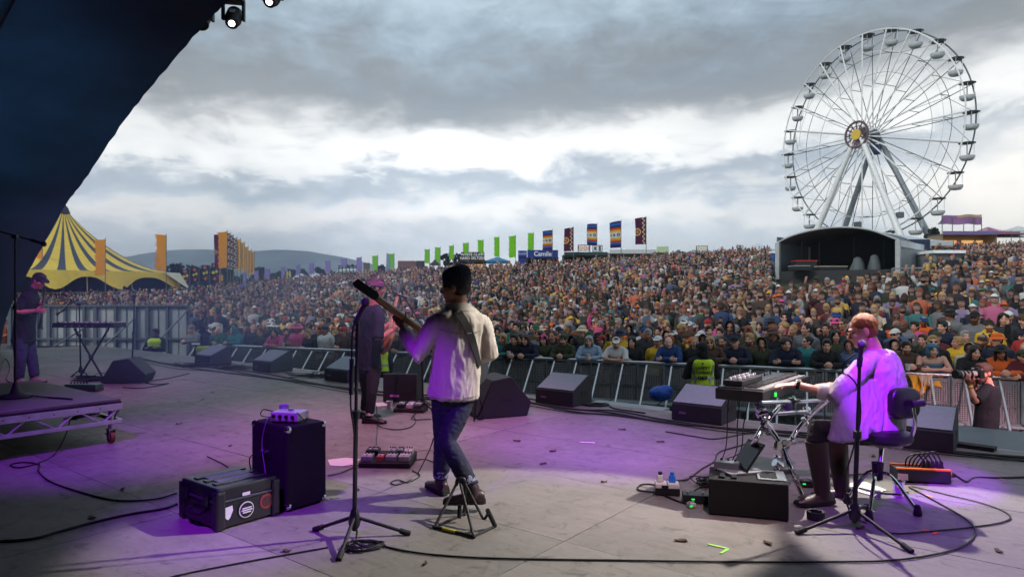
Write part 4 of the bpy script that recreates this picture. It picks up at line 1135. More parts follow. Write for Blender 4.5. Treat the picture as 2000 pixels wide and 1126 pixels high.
def photographer():
    d = 8.9
    J = dict(pelvis=D(1922, 858, d), chest=D(1929, 800, d), neck=D(1932, 752, d), head=D(1921, 727, d - .02), hf=V((-.95, -.30, -.04)), cf=V((-.9, -.42, 0)),
             shL=D(1922, 768, 8.72), shR=D(1940, 764, 9.06), elL=D(1905, 783, 8.55), wrL=D(1893, 751, 8.62), elR=D(1912, 800, 9.12), wrR=D(1904, 748, 8.92),
             hipL=D(1917, 860, 8.82), hipR=D(1928, 860, 8.98), knL=on_ground(1917, 8.8) + V((0, 0, .5)), knR=on_ground(1930, 9.0) + V((0, 0, .5)), anL=V((0, 0, 0)), anR=V((0, 0, 0)),
             toL=V((-1, -.3, 0)), toR=V((-1, .1, 0)), hdL=V((-.35, -.1, .9)), pmL=V((-.1, .1, 1)), hdR=V((-.6, -.2, .8)), pmR=V((-.5, -.6, 0)))
    for q in 'LR': k = J['kn' + q]; k.z = G0 + .5; J['an' + q] = V((k.x, k.y, G0 + .09))
    b = V((J['pelvis'].x, d, G0))
    p = figure('bearded photographer in a black t-shirt aiming a camera from the pit', J, b, (216, 160, 136), .99, voxel=.008, beard=.9, curlL=.8, curlR=.8)
    wear(p, 't_shirt', cloth_mesh(top_mb(J, 1.0, .46, loose=.012, hem=-.06), .011, .009, (10, 10, 6), 5.0), (26, 27, 34))
    wear(p, 'trousers', cloth_mesh(trousers_mb(J, .98), .014, .006), (24, 25, 30)); shoes(p, J)
    attach('hair', hair_me('side', 1, 3.0), M_HAIR, J, p, 1.0, (84, 58, 44))
    bm_ = MB(); bm_.ell((0, .045, -.098), (.056, .052, .046)); bm_.ell((0, .072, -.120), (.030, .028, .03)); me = remesh(bm_, .011, 2); crumple(me, .005, (50, 50, 30), 1.0)
    attach('beard', me, M_HAIR, J, p, 1.0, (66, 44, 36))
    w = J['wrL'].lerp(J['elL'], .12); dd = (J['elL'] - J['wrL']).normalized()
    MB().tube([w - dd * .012, w + dd * .012], .034, 14).build('wristband', mat('yellow_band', (230, 196, 50), .6), p, smooth=50.0)
    c = D(1909, 729, 8.72); ax = V((-.96, -.26, .0)).normalized(); fr = frame(ax)
    cm = thing('camera', 'black camera with a long white banded lens held up by the photographer', 'camera', c)
    MB().box(c, (.145, .075, .105), fr).build('camera_body', M_DARK, cm, bevel=.01)
    MB().box(c + V((0, 0, .066)), (.06, .06, .035), fr, taper=(.7, .8)).build('viewfinder', M_DARK, cm, bevel=.005)
    ln = mat('white_lens', (208, 204, 196), .4)
    MB().tube([c + ax * .03, c + ax * .10, c + ax * .11, c + ax * .23, c + ax * .24, c + ax * .30], [.036, .038, .042, .042, .046, .047], 18).build('lens', ln, cm, smooth=40.0)
    for t in (.115, .17, .235): MB().tube([c + ax * t, c + ax * (t + .03)], .0485, 18).build('lens_ring', M_RUBBER, cm, smooth=40.0)
    MB().tube([c + ax * .29, c + ax * .36], [.05, .056], 18).build('lens_hood', M_DARK, cm, smooth=40.0)
photographer()
# ================================================================== stage equipment
M_CARPET = mat('cabinet_carpet', (15, 16, 18), 0.9, var=0.3, scale=40, bump=0.4, bscale=220)
M_GRILLE = mat('speaker_grille', (34, 36, 40), 0.6, 0.4, var=0.25, scale=90, bump=0.4, bscale=300)
M_PAPER = mat('paper', (225, 222, 216), 0.8, var=0.05)
M_GREYMETAL = mat('grey_metal', (170, 172, 178), 0.35, 0.6, var=0.1)
M_KNOB = mat('knob', (14, 14, 15), 0.4)
M_WHITEPL = mat('white_plastic', (225, 224, 220), 0.4, var=0.05)
M_GREEN_LED = mat('green_led', (60, 255, 90), 0.4, emit=(60, 255, 90), estr=.9, var=0)
M_RED_LED = mat('red_led', (255, 60, 50), 0.4, emit=(255, 60, 50), estr=2.0, var=0)

def mic(parent, tip, d, m=M_BLACK, s=1.0):
    d = V(d).normalized()
    MB().tube([tip - d * .17 * s, tip - d * .05 * s, tip - d * .045 * s], [.010 * s, .015 * s, .018 * s], 12).build('microphone_body', m, parent, smooth=50.0)
    MB().ell(tip - d * .018 * s, (.026 * s, .026 * s, .030 * s), frame(d).transposed().inverted() if False else None, 14, 10).build('microphone_head', mat('mic_mesh', (58, 58, 64), .45, .6, bump=.5, bscale=400), parent, smooth=True)
def mic_stand(label, base, top, feet, boom=None, mic_dir=(-1, 0, .4), hub=.13, r=.013, group=None, round_base=False):
    """base: place on the floor below the pole, top: upper end of the pole, feet: leg ends on the floor"""
    t = thing('microphone_stand', label, 'microphone stand', base, 0, group)
    base, top = V(base), V(top); ax = (top - base).normalized(); L = (top - base).length
    MB().tube([base + ax * .04, base + ax * L * .58], r, 10).build('lower_pole', M_BLACK, t, smooth=50.0)
    MB().tube([base + ax * L * .56, top], r * .72, 10).build('upper_pole', M_BLACK, t, smooth=50.0)
    MB().tube([base + ax * (L * .55), base + ax * (L * .55 + .05)], r * 1.7, 12).build('clutch', M_DARK, t, smooth=50.0)
    if round_base:
        MB().lathe([(.005, .0), (.15, .0), (.155, .012), (.14, .03), (.05, .05), (.03, .11), (.02, .16)], base, None, 24).build('round_base', M_BLACK, t, smooth=50.0)
    else:
        h = base + ax * hub
        MB().tube([h - ax * .07, h - ax * .03, h + ax * .02, h + ax * .05], [.030, .040, .030, .018], 12).build('hub', M_DARK, t, smooth=50.0)
        for f in feet:
            f = V(f) + V((0, 0, .012)); d = (f - h).normalized()
            lg = MB().tube([h, f], [.012, .011], 8).build('leg', M_BLACK, t, smooth=50.0)
            MB().tube([f - d * .06, f + d * .012], .018, 10).build('rubber_foot', M_RUBBER, lg, smooth=50.0)
    if boom:
        a, b = boom; MB().tube([a, b], .008, 8).build('boom_arm', M_BLACK, t, smooth=50.0)
        MB().tube([top - V((.025, 0, 0)), top + V((.025, 0, 0))], .022, 12).build('boom_clamp', M_DARK, t, smooth=50.0)
        tip = V(b)
    else: tip = top
    if mic_dir is not None:
        d = V(mic_dir).normalized(); mic(t, tip + d * .13, d)
        MB().tube([tip - d * .03, tip + d * .03], .017, 10).build('mic_clip', M_DARK, t, smooth=50.0)
    return t
def cable(label, pix, r=.0055, m=M_CABLE, z=.007, n=9, name='cable', wob=.0):
    pts = []
    for q in pix:
        if isinstance(q, Vector): pts.append(q)
        elif len(q) == 2: pts.append(P(q[0], q[1], z))
        else: pts.append(P(q[0], q[1], q[2]))
    c = bez(pts, n)
    if wob: c = [p + V((noise.noise(p * 3.0), noise.noise(p * 3.0 + V((5, 5, 5))), 0)) * wob for p in c]
    b = c[0].copy(); b.z = max(b.z, 0)
    o = MB().tube(c, r, 6).build(name, m, loc=b, smooth=True)
    return tag(o, label, 'cable')
def coil(label, px, py, rx, ry, loops=4, r=.006, tails=(), z=.008, m=M_CABLE, seed=1):
    rr = random.Random(seed); c = P(px, py, z); k = (H - z) / ((py - HZ) / F) / F
    pts = []
    for i in range(loops * 14):
        a = i / 14 * 2 * math.pi; f = 1 + rr.uniform(-.10, .10); g = rr.uniform(-.02, .02)
        pts.append(V((c.x + math.cos(a) * rx * k * f + g, c.y + math.sin(a) * ry * k * f * 2.6 + g, z + .003 * (i // 14) + rr.uniform(0, .004))))
    for q in tails: pts.append(P(q[0], q[1], z))
    o = MB().tube(bez(pts, 3), r, 6).build('cable', m, loc=c, smooth=True)
    return tag(o, label, 'cable')

# ---- wheeled riser on the left -------------------------------------------------
def riser():
    C0 = V((-4.04, 7.05, 0)); zt = .45; lx, ly = 2.44, 2.44
    t = thing('stage_riser', 'wheeled riser deck with aluminium truss sides at the left frame edge', 'riser', C0)
    def L(a, b, z): return C0 - E * a - N * b + V((0, 0, z))
    ang = PHI
    MB().box(L(lx / 2, ly / 2, zt - .012), (lx, ly, .024), ang).build('deck_board', mat('riser_ply', (88, 80, 78), .5, var=.3, scale=2.5), t, bevel=.003)
    alu = mat('riser_alu', (186, 186, 190), .38, .75, var=.15, scale=8)
    MB().box(L(lx / 2, ly / 2, zt - .034), (lx + .012, ly + .012, .016), ang).build('black_edge', M_BLACK, t)
    for (a0, b0, a1, b1) in ((0, 0, 0, ly), (0, 0, lx, 0)):
        p, q = L(a0, b0, zt - .075), L(a1, b1, zt - .075); MB().bar(p, q, .04, .066).build('upper_rail', alu, t, bevel=.004)
        p2, q2 = L(a0, b0, zt - .225), L(a1, b1, zt - .225); MB().bar(p2, q2, .035, .04).build('lower_rail', alu, t, bevel=.004)
        n = 12; d = (q - p) / n
        for i in range(n):
            u, w = (p + d * i, p2 + d * (i + .85)) if i % 2 == 0 else (p2 + d * (i - .15 + .0), p + d * (i + 1))
            MB().tube([u, w], .011, 6).build('diagonal', alu, t, smooth=True)
        for k in range(1, 12):
            MB().tube([p + d * k + V((0, 0, .0)) - (N if a1 else -E) * .0 + ((-N * -.021) if a1 else E * .0205), p + d * k + ((N * .0225) if a1 else E * .022)], .007, 8).build('rivet', M_BLACK, t)
    for (a, b) in ((.06, .07), (.06, ly - .07), (lx - .06, .07)):
        c = L(a, b, 0)
        MB().tube([c + V((0, 0, .13)), c + V((0, 0, zt - .05))], .026, 12).build('leg', alu, t, smooth=50.0)
        w = MB(); w.box(c + V((0, 0, .142)), (.075, .075, .016), ang); w.box(c + E * .0 + N * .028 + V((0, 0, .095)), (.07, .006, .10), ang); w.box(c - N * .028 + V((0, 0, .095)), (.07, .006, .10), ang)
        cs = w.build('caster', M_STEEL, t, bevel=.003)
        MB().tube([c - N * .02 + V((-.0, 0, .062)), c + N * .02 + V((0, 0, .062))], .06, 20).build('wheel', mat('brown_tyre', (108, 60, 36), .5), cs, smooth=50.0)
        MB().box(c + E * -.07 + V((0, 0, .085)), (.06, .035, .012), ang + .2).build('brake_pedal', M_BLACK, cs, bevel=.003)
    MB().box(L(.16, .3, zt - .16), (.16, .30, .014), ang + .5).build('corner_plate', alu, t)
riser()
mic_stand('tall boom stand with a round base on the wheeled riser', P(30, 776, .45), D(30, 462, 7.05), [], (D(-45, 440, 7.0), D(66, 470, 7.15)), (.8, 0, -.25), round_base=True)
coil('black cable coiled round the round base on the riser', 30, 773, 26, 5, 4, .007, [(100, 776), (140, 779)], .457, seed=3)
cable('black cable hanging off the riser edge and looping across the floor', [(95, 775, .457), (135, 778, .457), (142, 782, .44), (140, 805, .30), P(128, 850, .12), (105, 888), (76, 903), (40, 912), (20, 907), (44, 902), (76, 906), (76, 920), (100, 940), (165, 962), (230, 976), (300, 974), (345, 962)], .0065)
cable('thick black cable running in from the left frame edge to the flight case', [(-30, 1058), (60, 1052), (120, 1036), (200, 1015), (262, 1002), (318, 993), (346, 983)], .010)
cable('clarinet player\'s thin black cable behind the riser', [(0, 726), (10, 700), (20, 716), (14, 742), (40, 748)], .008)

# ---- keyboard on an X stand, left --------------------------------------------
def small_keyboard():
    d = 12.1; c = D(175, 634, d); g = P(175, 738)
    t = thing('keyboard_synth', 'black stage keyboard on an X stand near the grey hoarding', 'keyboard', V((c.x, d, c.z)))
    a = R(-4)
    MB().box(c, (1.14, .36, .085), a, taper=(.99, .9)).build('keyboard_case', M_DARK, t, bevel=.008)
    MB().box(c + V((.05, -.187, .0)), (1.0, .012, .04), a).build('back_panel', M_BLACK, t)
    for k in range(22): MB().lathe([(.012, 0), (.010, .022)], c + V((-.5 + k * .047, -.08 + .05 * (k % 2), .042)), None, 8).build('knob', M_GREYMETAL if k % 3 else M_KNOB, t)
    for k in range(24): MB().box(c + V((-.52 + k * .0455, .09, .044)), (.043, .14, .012), a).build('key', M_WHITEPL, t, bevel=.002, bseg=1)
    for k in range(5): MB().tube([c + V((-.3 + k * .12, -.18, -.01)), c + V((-.3 + k * .12, -.215, -.01))], .011, 8).build('jack', M_GREYMETAL, t)
    s = thing('keyboard_stand', 'black X shaped stand carrying the stage keyboard', 'stand', P(175, 737))
    for dy in (-.12, .14):
        MB().bar(D(146, 642, d + dy), D(200, 735, d + dy), .028, .028).build('cross_leg', M_BLACK, s, bevel=.004)
        MB().bar(D(212, 642, d + dy + .03), D(156, 736, d + dy + .03), .028, .028).build('cross_leg', M_BLACK, s, bevel=.004)
    for px, py in ((146, 641), (212, 641), (200, 736), (156, 737)): MB().bar(D(px, py, d - .2), D(px, py, d + .2), .03, .03).build('cross_bar', M_BLACK, s, bevel=.004)
    MB().tube([D(178, 697, d - .17), D(178, 697, d + .2)], .04, 12).build('locking_disc', M_DARK, s, smooth=50.0)
small_keyboard()
mic_stand('boom stand with two microphones leaning over the stage keyboard', P(158, 732), D(155, 594, 12.35), [P(140, 736), P(176, 738), P(160, 727)], (D(168, 552, 12.3), D(124, 606, 12.2)), (-.75, -.2, -.5), r=.014)
def extra_mic():
    t = thing('microphone', 'second microphone on a short arm above the stage keyboard', 'microphone', D(150, 590, 12.3))
    MB().tube([D(152, 596, 12.3), D(126, 577, 12.25)], .008, 8).build('arm', M_BLACK, t, smooth=True); mic(t, D(120, 573, 12.25), (-.9, 0, .35))
extra_mic()
mic_stand('tripod microphone stand standing right of the stage keyboard', P(257, 745), D(263, 578, 11.8), [P(238, 748), P(288, 748), P(262, 736)], (D(268, 572, 11.8), D(256, 566, 11.75)), (-.9, -.1, .35), r=.013)
def long_pedal():
    c = P(156, 765); t = thing('pedal_unit', 'long black pedal unit with a green edge on the floor behind the riser', 'effects pedal', c)
    MB().box(c + V((0, .1, .06)), (.54, .2, .10), R(-6), taper=(.96, .8)).build('pedal_case', M_DARK, t, bevel=.006)
    MB().box(c + V((0, .1, .112)), (.52, .17, .008), R(-6)).build('green_edge', mat('green_paint', (60, 150, 90), .4), t)
    for k in range(6): MB().lathe([(.016, 0), (.012, .025)], c + V((-.21 + k * .05, .12, .115)), None, 10).build('footswitch', M_BLACK, t)
    MB().box(c + V((.24, -.004, .06)), (.03, .004, .05), R(-6)).build('label_plate', M_PAPER, t)
long_pedal()
def cable_heap(label, px, py, w, h, n, seed, r=.006, z=.01):
    rr = random.Random(seed); c = P(px, py); k = 1.55 / ((py - HZ) / F) / F; pts = []
    for i in range(n):
        pts.append(V((c.x + rr.gauss(0, .42) * w * k, c.y + rr.gauss(0, .42) * h * k * 3.5, z + abs(rr.gauss(0, .035)))))
    o = MB().tube(bez(pts, 5), r, 5).build('cable_heap', M_CABLE, loc=c, smooth=True); return tag(o, label, 'cables', None, 'stuff')
cable_heap('tangled heap of black cables under the stage keyboard', 190, 742, 70, 10, 90, 4)
cable_heap('tangled cables by the foot of the leftmost floor monitor', 400, 716, 60, 5, 40, 5)
cable_heap('cables heaped between the first two floor monitors', 470, 720, 50, 5, 50, 6)
cable_heap('cables tangled at the third floor monitor', 620, 736, 60, 7, 60, 7)
cable_heap('cable heap under the bassist\'s microphone stand', 815, 795, 40, 8, 40, 8)

# ---- floor monitors ---------------------------------------------------------------
def wedge(label, px, py, w=.62, dp=.5, h0=.20, h1=.40, ang=PHI, group='grey topped floor monitors along the front edge', logo=True, first=[None]):
    """slope faces upstage; px,py = middle of the lower front edge"""
    p = P(px, py); c = p + N * (dp / 2); cc = N.dot(c)
    if cc > CE - dp / 2 - .02 and group: c = c - N * (cc - (CE - dp / 2 - .02))
    if first[0] is not None and group:
        return copy_tree(first[0], loc=c, rz=ang, label=label)
    t = thing('floor_monitor', label, 'floor monitor', c, ang, group)
    M = XF[t]
    poly = [(-dp / 2, 0.004), (dp / 2, 0.004), (dp / 2, h1 * .80), (dp / 2 - .06, h1), (-dp / 2 + .01, h0)]
    MB().prism([M @ V((-w / 2, y, z)) for y, z in poly], M.to_3x3() @ V((w, 0, 0))).build('cabinet', mat('monitor_paint', (34, 37, 42), .6, var=.2, scale=8, bump=.3, bscale=180), t, bevel=.008)
    nrm = V((0, -(h1 - h0), dp - .07)).normalized(); u = V((0, dp - .07, h1 - h0)).normalized()
    g = MB(); c0 = V((0, -.03, (h0 + h1) / 2)) + nrm * .004
    g.add([M @ (c0 + V((a * (w / 2 - .012), 0, 0)) + u * b * .205 + nrm * e) for e in (0, .006) for a, b in ((-1, -1), (1, -1), (1, 1), (-1, 1))], [(0, 3, 2, 1), (4, 5, 6, 7), (0, 1, 5, 4), (1, 2, 6, 5), (2, 3, 7, 6), (3, 0, 4, 7)])
    g.build('grille', mat('skylit_grille', (150, 160, 170), .6, .1, var=.12, scale=30), t)  # grille colour lightened for the sky light falling on the slope
    for q in (-1, 1):
        MB().box(M @ V((q * (w / 2 + .002), .05, .16)), (.006, .16, .055), ang).build('handle_recess', M_BLACK, t)
    MB().box(M @ V((-.17, -dp / 2 - .002, h0 * .5)), (.09, .004, .028), ang).build('badge', mat('badge_grey', (120, 110, 128), .4, .4), t)
    if group: first[0] = t
    return t
wedge('leftmost grey topped floor monitor beside the hoarding end', 394, 713)
wedge('second grey topped floor monitor, between two cable heaps', 510, 726)
wedge('grey topped floor monitor half hidden by the foreground microphone stand', 655, 745)
wedge('grey topped floor monitor with red lit boxes at its foot', 1098, 787)
wedge('grey topped floor monitor in front of the printed vest steward', 1372, 820)
wedge('floor monitor behind the keyboard player\'s stool', 1792, 874)
def dark_monitor(label, px, py, w, h, dp, ang, flip=1):
    c = P(px, py); t = thing('floor_monitor', label, 'floor monitor', c, ang); M = XF[t]
    poly = [(-dp * .5, .004), (dp * .42, .004), (dp * .5, h * .35), (dp * .12, h), (-dp * .22, h * .93)]
    MB().prism([M @ V((flip * y, -w / 2, z)) for y, z in poly], M.to_3x3() @ V((0, w, 0))).build('cabinet', mat('monitor_black', (22, 23, 26), .6, var=.2, bump=.3, bscale=150), t, bevel=.012)
    a, b = V((flip * -dp * .5, 0, .02)), V((flip * -dp * .22, 0, h * .91)); n = V((flip * -(b.z - a.z), 0, (b.x - a.x) * flip)).normalized()
    g = MB(); q = [a.lerp(b, .05) + V((0, -w * .46, 0)), a.lerp(b, .05) + V((0, w * .46, 0)), a.lerp(b, .97) + V((0, w * .46, 0)), a.lerp(b, .97) + V((0, -w * .46, 0))]
    g.prism([M @ (p + n * .003) for p in q], M.to_3x3() @ (n * .008)); g.build('grille', M_GRILLE, t)
    MB().box(M @ V((flip * .02, -w / 2 - .003, h * .5)), (.12, .006, .05), ang).build('handle_recess', M_BLACK, t)
    return t
dark_monitor('black side turned monitor beside the left tripod microphone stand', 252, 745, .5, .42, .72, R(8), 1)
dark_monitor('large black monitor behind the guitarist\'s legs', 970, 808, .55, .50, .72, R(24), 1)
def upright_monitor():
    c = P(780, 785); t = thing('floor_monitor', 'black monitor seen from behind right of the bassist\'s legs', 'floor monitor', c, R(-8)); M = XF[t]
    MB().prism([M @ V((-.24, y, z)) for y, z in ((0, .004), (.38, .004), (.30, .30), (.06, .40), (0, .40))], M.to_3x3() @ V((.49, 0, 0))).build('cabinet', MATS['monitor_black'], t, bevel=.01)
    MB().box(M @ V((-.07, -.003, .09)), (.13, .006, .03), R(-8)).build('badge', mat('badge_pink', (200, 120, 215), .4), t)
    MB().box(M @ V((0, -.004, .22)), (.40, .006, .18), R(-8)).build('rear_panel', M_DARK, t, bevel=.003)
upright_monitor()

# ---- guitar cabinet, flight case, audio interface ------------------------------------
def cab_and_case():
    B = V((-1.58, 4.8, 0)); a = PHI; t = thing('guitar_cabinet', 'black carpeted speaker cabinet with metal corners beside the flight case', 'speaker cabinet', B - E * .225 + N * .165, a); M = XF[t]
    w, d, h = .45, .33, .585
    MB().box(M @ V((0, 0, h / 2 + .012)), (w, d, h), a).build('cabinet', M_CARPET, t, bevel=.012)
    for x in (-1, 1):
        for y in (-1, 1):
            for z in (0, 1):
                c = V((x * (w / 2 - .018), y * (d / 2 - .018), .012 + (h - .022 if z else .022))); MB().ell(M @ c, (.027, .027, .027), None, 10, 8).build('metal_corner', M_CHROME, t, smooth=True)
            MB().lathe([(.02, 0), (.022, .014)], M @ V((x * .18, y * .12, 0)), None, 10).build('foot', M_RUBBER, t)
    MB().box(M @ V((0, -d / 2 - .003, .33)), (w - .05, .006, h * .72), a).build('rear_panel', mat('rear_ply', (20, 21, 24), .7), t)
    MB().box(M @ V((-.03, -d / 2 - .008, .40)), (.14, .008, .10), a).build('jack_plate', M_DARK, t, bevel=.003)
    for x in (-.06, 0.0): MB().tube([M @ V((x, -d / 2 - .010, .40)), M @ V((x, -d / 2 - .030, .40))], .011, 10).build('jack', M_STEEL, t)
    MB().tube(bez([M @ V((.03, 0, h + .012)), M @ V((.0, 0, h + .045)), M @ V((-.03, 0, h + .012))], 5), .008, 6).build('strap_handle', M_RUBBER, t, smooth=True)
    # interface on top
    c = M @ V((.04, -.02, h + .012)); s = thing('audio_interface', 'silver audio interface box on top of the speaker cabinet', 'audio interface', c, a + .45); Q = XF[s]
    MB().box(Q @ V((0, 0, .048)), (.22, .16, .065), a + .45).build('interface_case', mat('silver_case', (205, 203, 210), .35, .35, var=.05), s, bevel=.008)
    for k in range(4): MB().tube([Q @ V((-.08 + k * .05, -.081, .05)), Q @ V((-.08 + k * .05, -.092, .05))], .013, 12).build('socket', M_BLACK, s)
    MB().lathe([(.022, 0), (.02, .012)], Q @ V((.0, .02, .081)), None, 14).build('dial', M_GREYMETAL, s)
    MB().box(Q @ V((0, 0, .008)), (.20, .14, .016), a + .45).build('rubber_base', M_RUBBER, s)
    u = M @ V((-.12, .04, h + .012)); cp = MB(); cp.lathe([(.028, 0), (.036, .10), (.038, .10), (.035, .098), (.027, .006)], u, None, 18)
    o = cp.build('plastic_cup', mat('lilac_cup', (190, 170, 214), .35), loc=u, smooth=50.0); tag(o, 'lilac plastic cup behind the audio interface on the cabinet', 'cup')
    up = M.to_3x3()
    def cab_cable(label, pts, r=.004, m=M_CABLE):
        q = bez([M @ V(p) for p in pts], 8); o = MB().tube(q, r, 6).build('cable', m, loc=q[0], smooth=True); tag(o, label, 'cable')
    cab_cable('thin black cable looping from the interface over the cabinet top', [(-.06, -.06, .66), (-.14, -.12, .68), (-.20, -.10, .625), (-.12, -.05, .615), (-.02, -.12, .63)])
    cab_cable('lilac lead hanging down the back of the cabinet to the flight case', [(-.02, -.12, .65), (.02, -.20, .62), (-.01, -.215, .45), (.06, -.23, .25), (.10, -.26, .10), (.02, -.36, .03)], .004, mat('lilac_lead', (120, 90, 140), .5))
    cab_cable('short loop of cable plugged into the cabinet jack plate', [(-.06, -.195, .40), (-.09, -.26, .36), (-.10, -.24, .25), (-.05, -.20, .15)], .004)
    cab_cable('cable dropping from the interface to the cabinet\'s right side', [(.13, -.02, .66), (.20, -.06, .68), (.21, .0, .61)])
    # flight case
    Fp = V((-1.885, 4.42, 0)); c = Fp - E * .245 + N * .20; k = thing('flight_case', 'black moulded flight case with stickers beside the speaker cabinet', 'case', c, a); K = XF[k]
    w, d, h = .48, .44, .275; shell = mat('case_plastic', (24, 26, 30), .35, var=.2, scale=10, coat=.2)
    MB().box(K @ V((0, 0, .095)), (w, d, .17), a, taper=(1.0, 1.0)).build('case_base', shell, k, bevel=.022, bseg=3)
    MB().box(K @ V((0, 0, .230)), (w, d, .09), a).build('case_lid', shell, k, bevel=.022, bseg=3)
    MB().box(K @ V((0, 0, .183)), (w + .012, d + .012, .014), a).build('rim', mat('case_rim', (60, 62, 70), .3, coat=.4), k, bevel=.004)
    for x in (-.12, 0, .12): MB().box(K @ V((x, 0, .278)), (.05, d * .82, .010), a).build('lid_rib', shell, k, bevel=.004)
    MB().box(K @ V((0, -.0, .2795)), (.30, .26, .004), a).build('lid_plate', mat('lid_grey', (84, 88, 94), .4), k)
    for x in (-.15, .12): MB().box(K @ V((x, -d / 2 - .014, .19)), (.06, .022, .075), a).build('latch', shell, k, bevel=.006)
    for y in (-.10, .12): MB().box(K @ V((-w / 2 - .014, y, .19)), (.022, .06, .075), a).build('latch', shell, k, bevel=.006)
    for x in (-1, 1):
        for y in (-1, 1): MB().box(K @ V((x * (w / 2 - .02), y * (d / 2 - .02), .13)), (.065, .065, .25), a).build('corner_guard', shell, k, bevel=.015)
    h_ = MB(); h_.tube(bez([K @ V((-.07, -d / 2 - .01, .11)), K @ V((-.07, -d / 2 - .045, .10)), K @ V((.07, -d / 2 - .045, .10)), K @ V((.07, -d / 2 - .01, .11))], 6), .012, 8); h_.build('handle', M_RUBBER, k, smooth=True)
    # stickers on the right hand side (towards +E)
    def disc(y, z, r, m, off=.003, seg=20, sy=1.0): MB().prism([K @ V((w / 2 + off, y + math.cos(t) * r * sy, z + math.sin(t) * r)) for t in [2 * math.pi * i / seg for i in range(seg)]], K.to_3x3() @ V((.002, 0, 0))).build('sticker', m, k)
    disc(-.02, .10, .062, mat('sticker_black', (16, 16, 18), .4)); disc(-.02, .10, .054, mat('sticker_white', (205, 205, 208), .5), .0055); disc(-.02, .10, .047, MATS['sticker_black'], .008)
    for z, ww in ((.112, .07), (.098, .08), (.084, .06)): MB().box(K @ V((w / 2 + .012, -.02, z)), (.002, ww, .008), a).build('sticker_bar', MATS['sticker_white'], k)
    disc(.13, .12, .05, mat('sticker_red', (140, 54, 50), .5)); disc(.13, .12, .036, mat('sticker_dark_red', (70, 34, 40), .5), .0055)
    pick = [(-.17, .145), (-.12, .150), (-.115, .12), (-.135, .075), (-.15, .062), (-.165, .075), (-.18, .12)]
    MB().prism([K @ V((w / 2 + .003, y + .0, z)) for y, z in pick], K.to_3x3() @ V((.002, 0, 0))).build('sticker', MATS['sticker_white'], k)
    MB().box(K @ V((w / 2 + .003, -.02, .205)), (.002, .055, .022), a).build('sticker', MATS['sticker_white'], k)
cab_and_case()
cable('black cable across the floor behind the speaker cabinet up to its top', [(405, 890), (450, 915), V((-1.95, 5.05, .05)), V((-1.93, 5.02, .25))], .005)

# ---- stands and small things, centre -----------------------------------------------------
mic_stand('tall black tripod microphone stand in the foreground, left of the guitarist', P(692, 1046), D(698, 622, 4.22), [P(616, 1036), P(798, 1044), P(662, 1094)], None, (.35, .1, .75), r=.015)
cable('microphone cable hanging beside the foreground microphone stand', [D(708, 606, 4.2), D(690, 640, 4.18), D(687, 700, 4.18), D(685, 790, 4.18), D(692, 850, 4.2), D(693, 960, 4.22), P(697, 1030, .05), P(700, 1062, .012), (745, 1066)], .0055)
MBX = MB().tube([D(687, 700, 4.17), D(686, 770, 4.17)], .014, 10)
tag(MBX.build('cable_wrap', M_BLACK, loc=D(687, 735, 4.17), smooth=50.0), 'thick black cable wrap hanging on the foreground microphone stand', 'cable wrap')
coil('neat coil of black cable at the foot of the foreground stand', 710, 1066, 32, 9, 5, .006, [(748, 1065), (800, 1076), (880, 1085), (1000, 1090), (1200, 1093), (1420, 1096), (1600, 1096), (1755, 1092), (1870, 1070), (1905, 1040), (1890, 1015), (1840, 985), (1775, 950)], seed=2)
cable('long thin black cable running to the lower left frame edge', [(640, 1068), (560, 1082), (470, 1098), (350, 1122), (250, 1150)], .005)
def guitar_stand():
    t = thing('guitar_stand', 'black tubular guitar stand by the guitarist\'s front boot', 'guitar stand', P(905, 1030)); B = M_BLACK
    top = P(900, 944, .235); z = .012
    fl, fr, bk, br = P(849, 1028, z), P(925, 1046, z), P(906, 1002, z), P(967, 1026, z)
    for a, b in ((top + V((-.03, 0, 0)), fl), (top + V((.0, -.02, .0)), fr), (top + V((.03, .02, 0)), bk)): MB().tube([a, b], .0095, 8).build('leg', B, t, smooth=True)
    MB().tube(bez([top + V((-.03, 0, -.01)), top + V((-.02, 0, .03)), top + V((.02, 0, .03)), top + V((.03, .0, -.01))], 6), .013, 8).build('top_loop', M_DARK, t, smooth=True)
    MB().tube([fl, fr], .010, 8).build('front_bar', B, t, smooth=True); MB().tube([fl, bk], .009, 8).build('side_bar', B, t, smooth=True); MB().tube([fr, br], .009, 8).build('side_bar', B, t, smooth=True)
    MB().tube(bez([top + V((.03, .0, 0)), D(935, 995, 4.5), D(945, 1012, 4.47), D(954, 1000, 4.42)], 8), .0095, 8).build('support_arm', B, t, smooth=True)
    MB().tube([D(952, 995, 4.42), br], .015, 8).build('rubber_arm', M_RUBBER, t, smooth=True); MB().tube([D(898, 985, 4.6), D(897, 1010, 4.6)], .014, 8).build('rubber_arm', M_RUBBER, t, smooth=True)
    MB().tube([fl.lerp(fr, .22), fl.lerp(fr, .55)], .0125, 8).build('yellow_label', mat('yellow_label', (190, 190, 70), .5), t, smooth=True)
    for f in (fl, fr, bk): MB().ell(f, (.018, .018, .014), None, 10, 6).build('rubber_foot', M_RUBBER, t, smooth=True)
guitar_stand()
def folded_stand():
    t = thing('guitar_stand', 'folded black guitar stand leaning by the large black monitor', 'guitar stand', P(930, 815)); z = .012
    top = D(932, 764, 8.1)
    for px, py in ((905, 812), (926, 822), (948, 812)): MB().tube([top, P(px, py, z)], .012, 8).build('leg', M_BLACK, t, smooth=True)
    MB().tube(bez([P(905, 812, z), D(912, 800, 8.3), D(925, 790, 8.2), top], 6), .010, 8).build('arm', M_BLACK, t, smooth=True)
folded_stand()
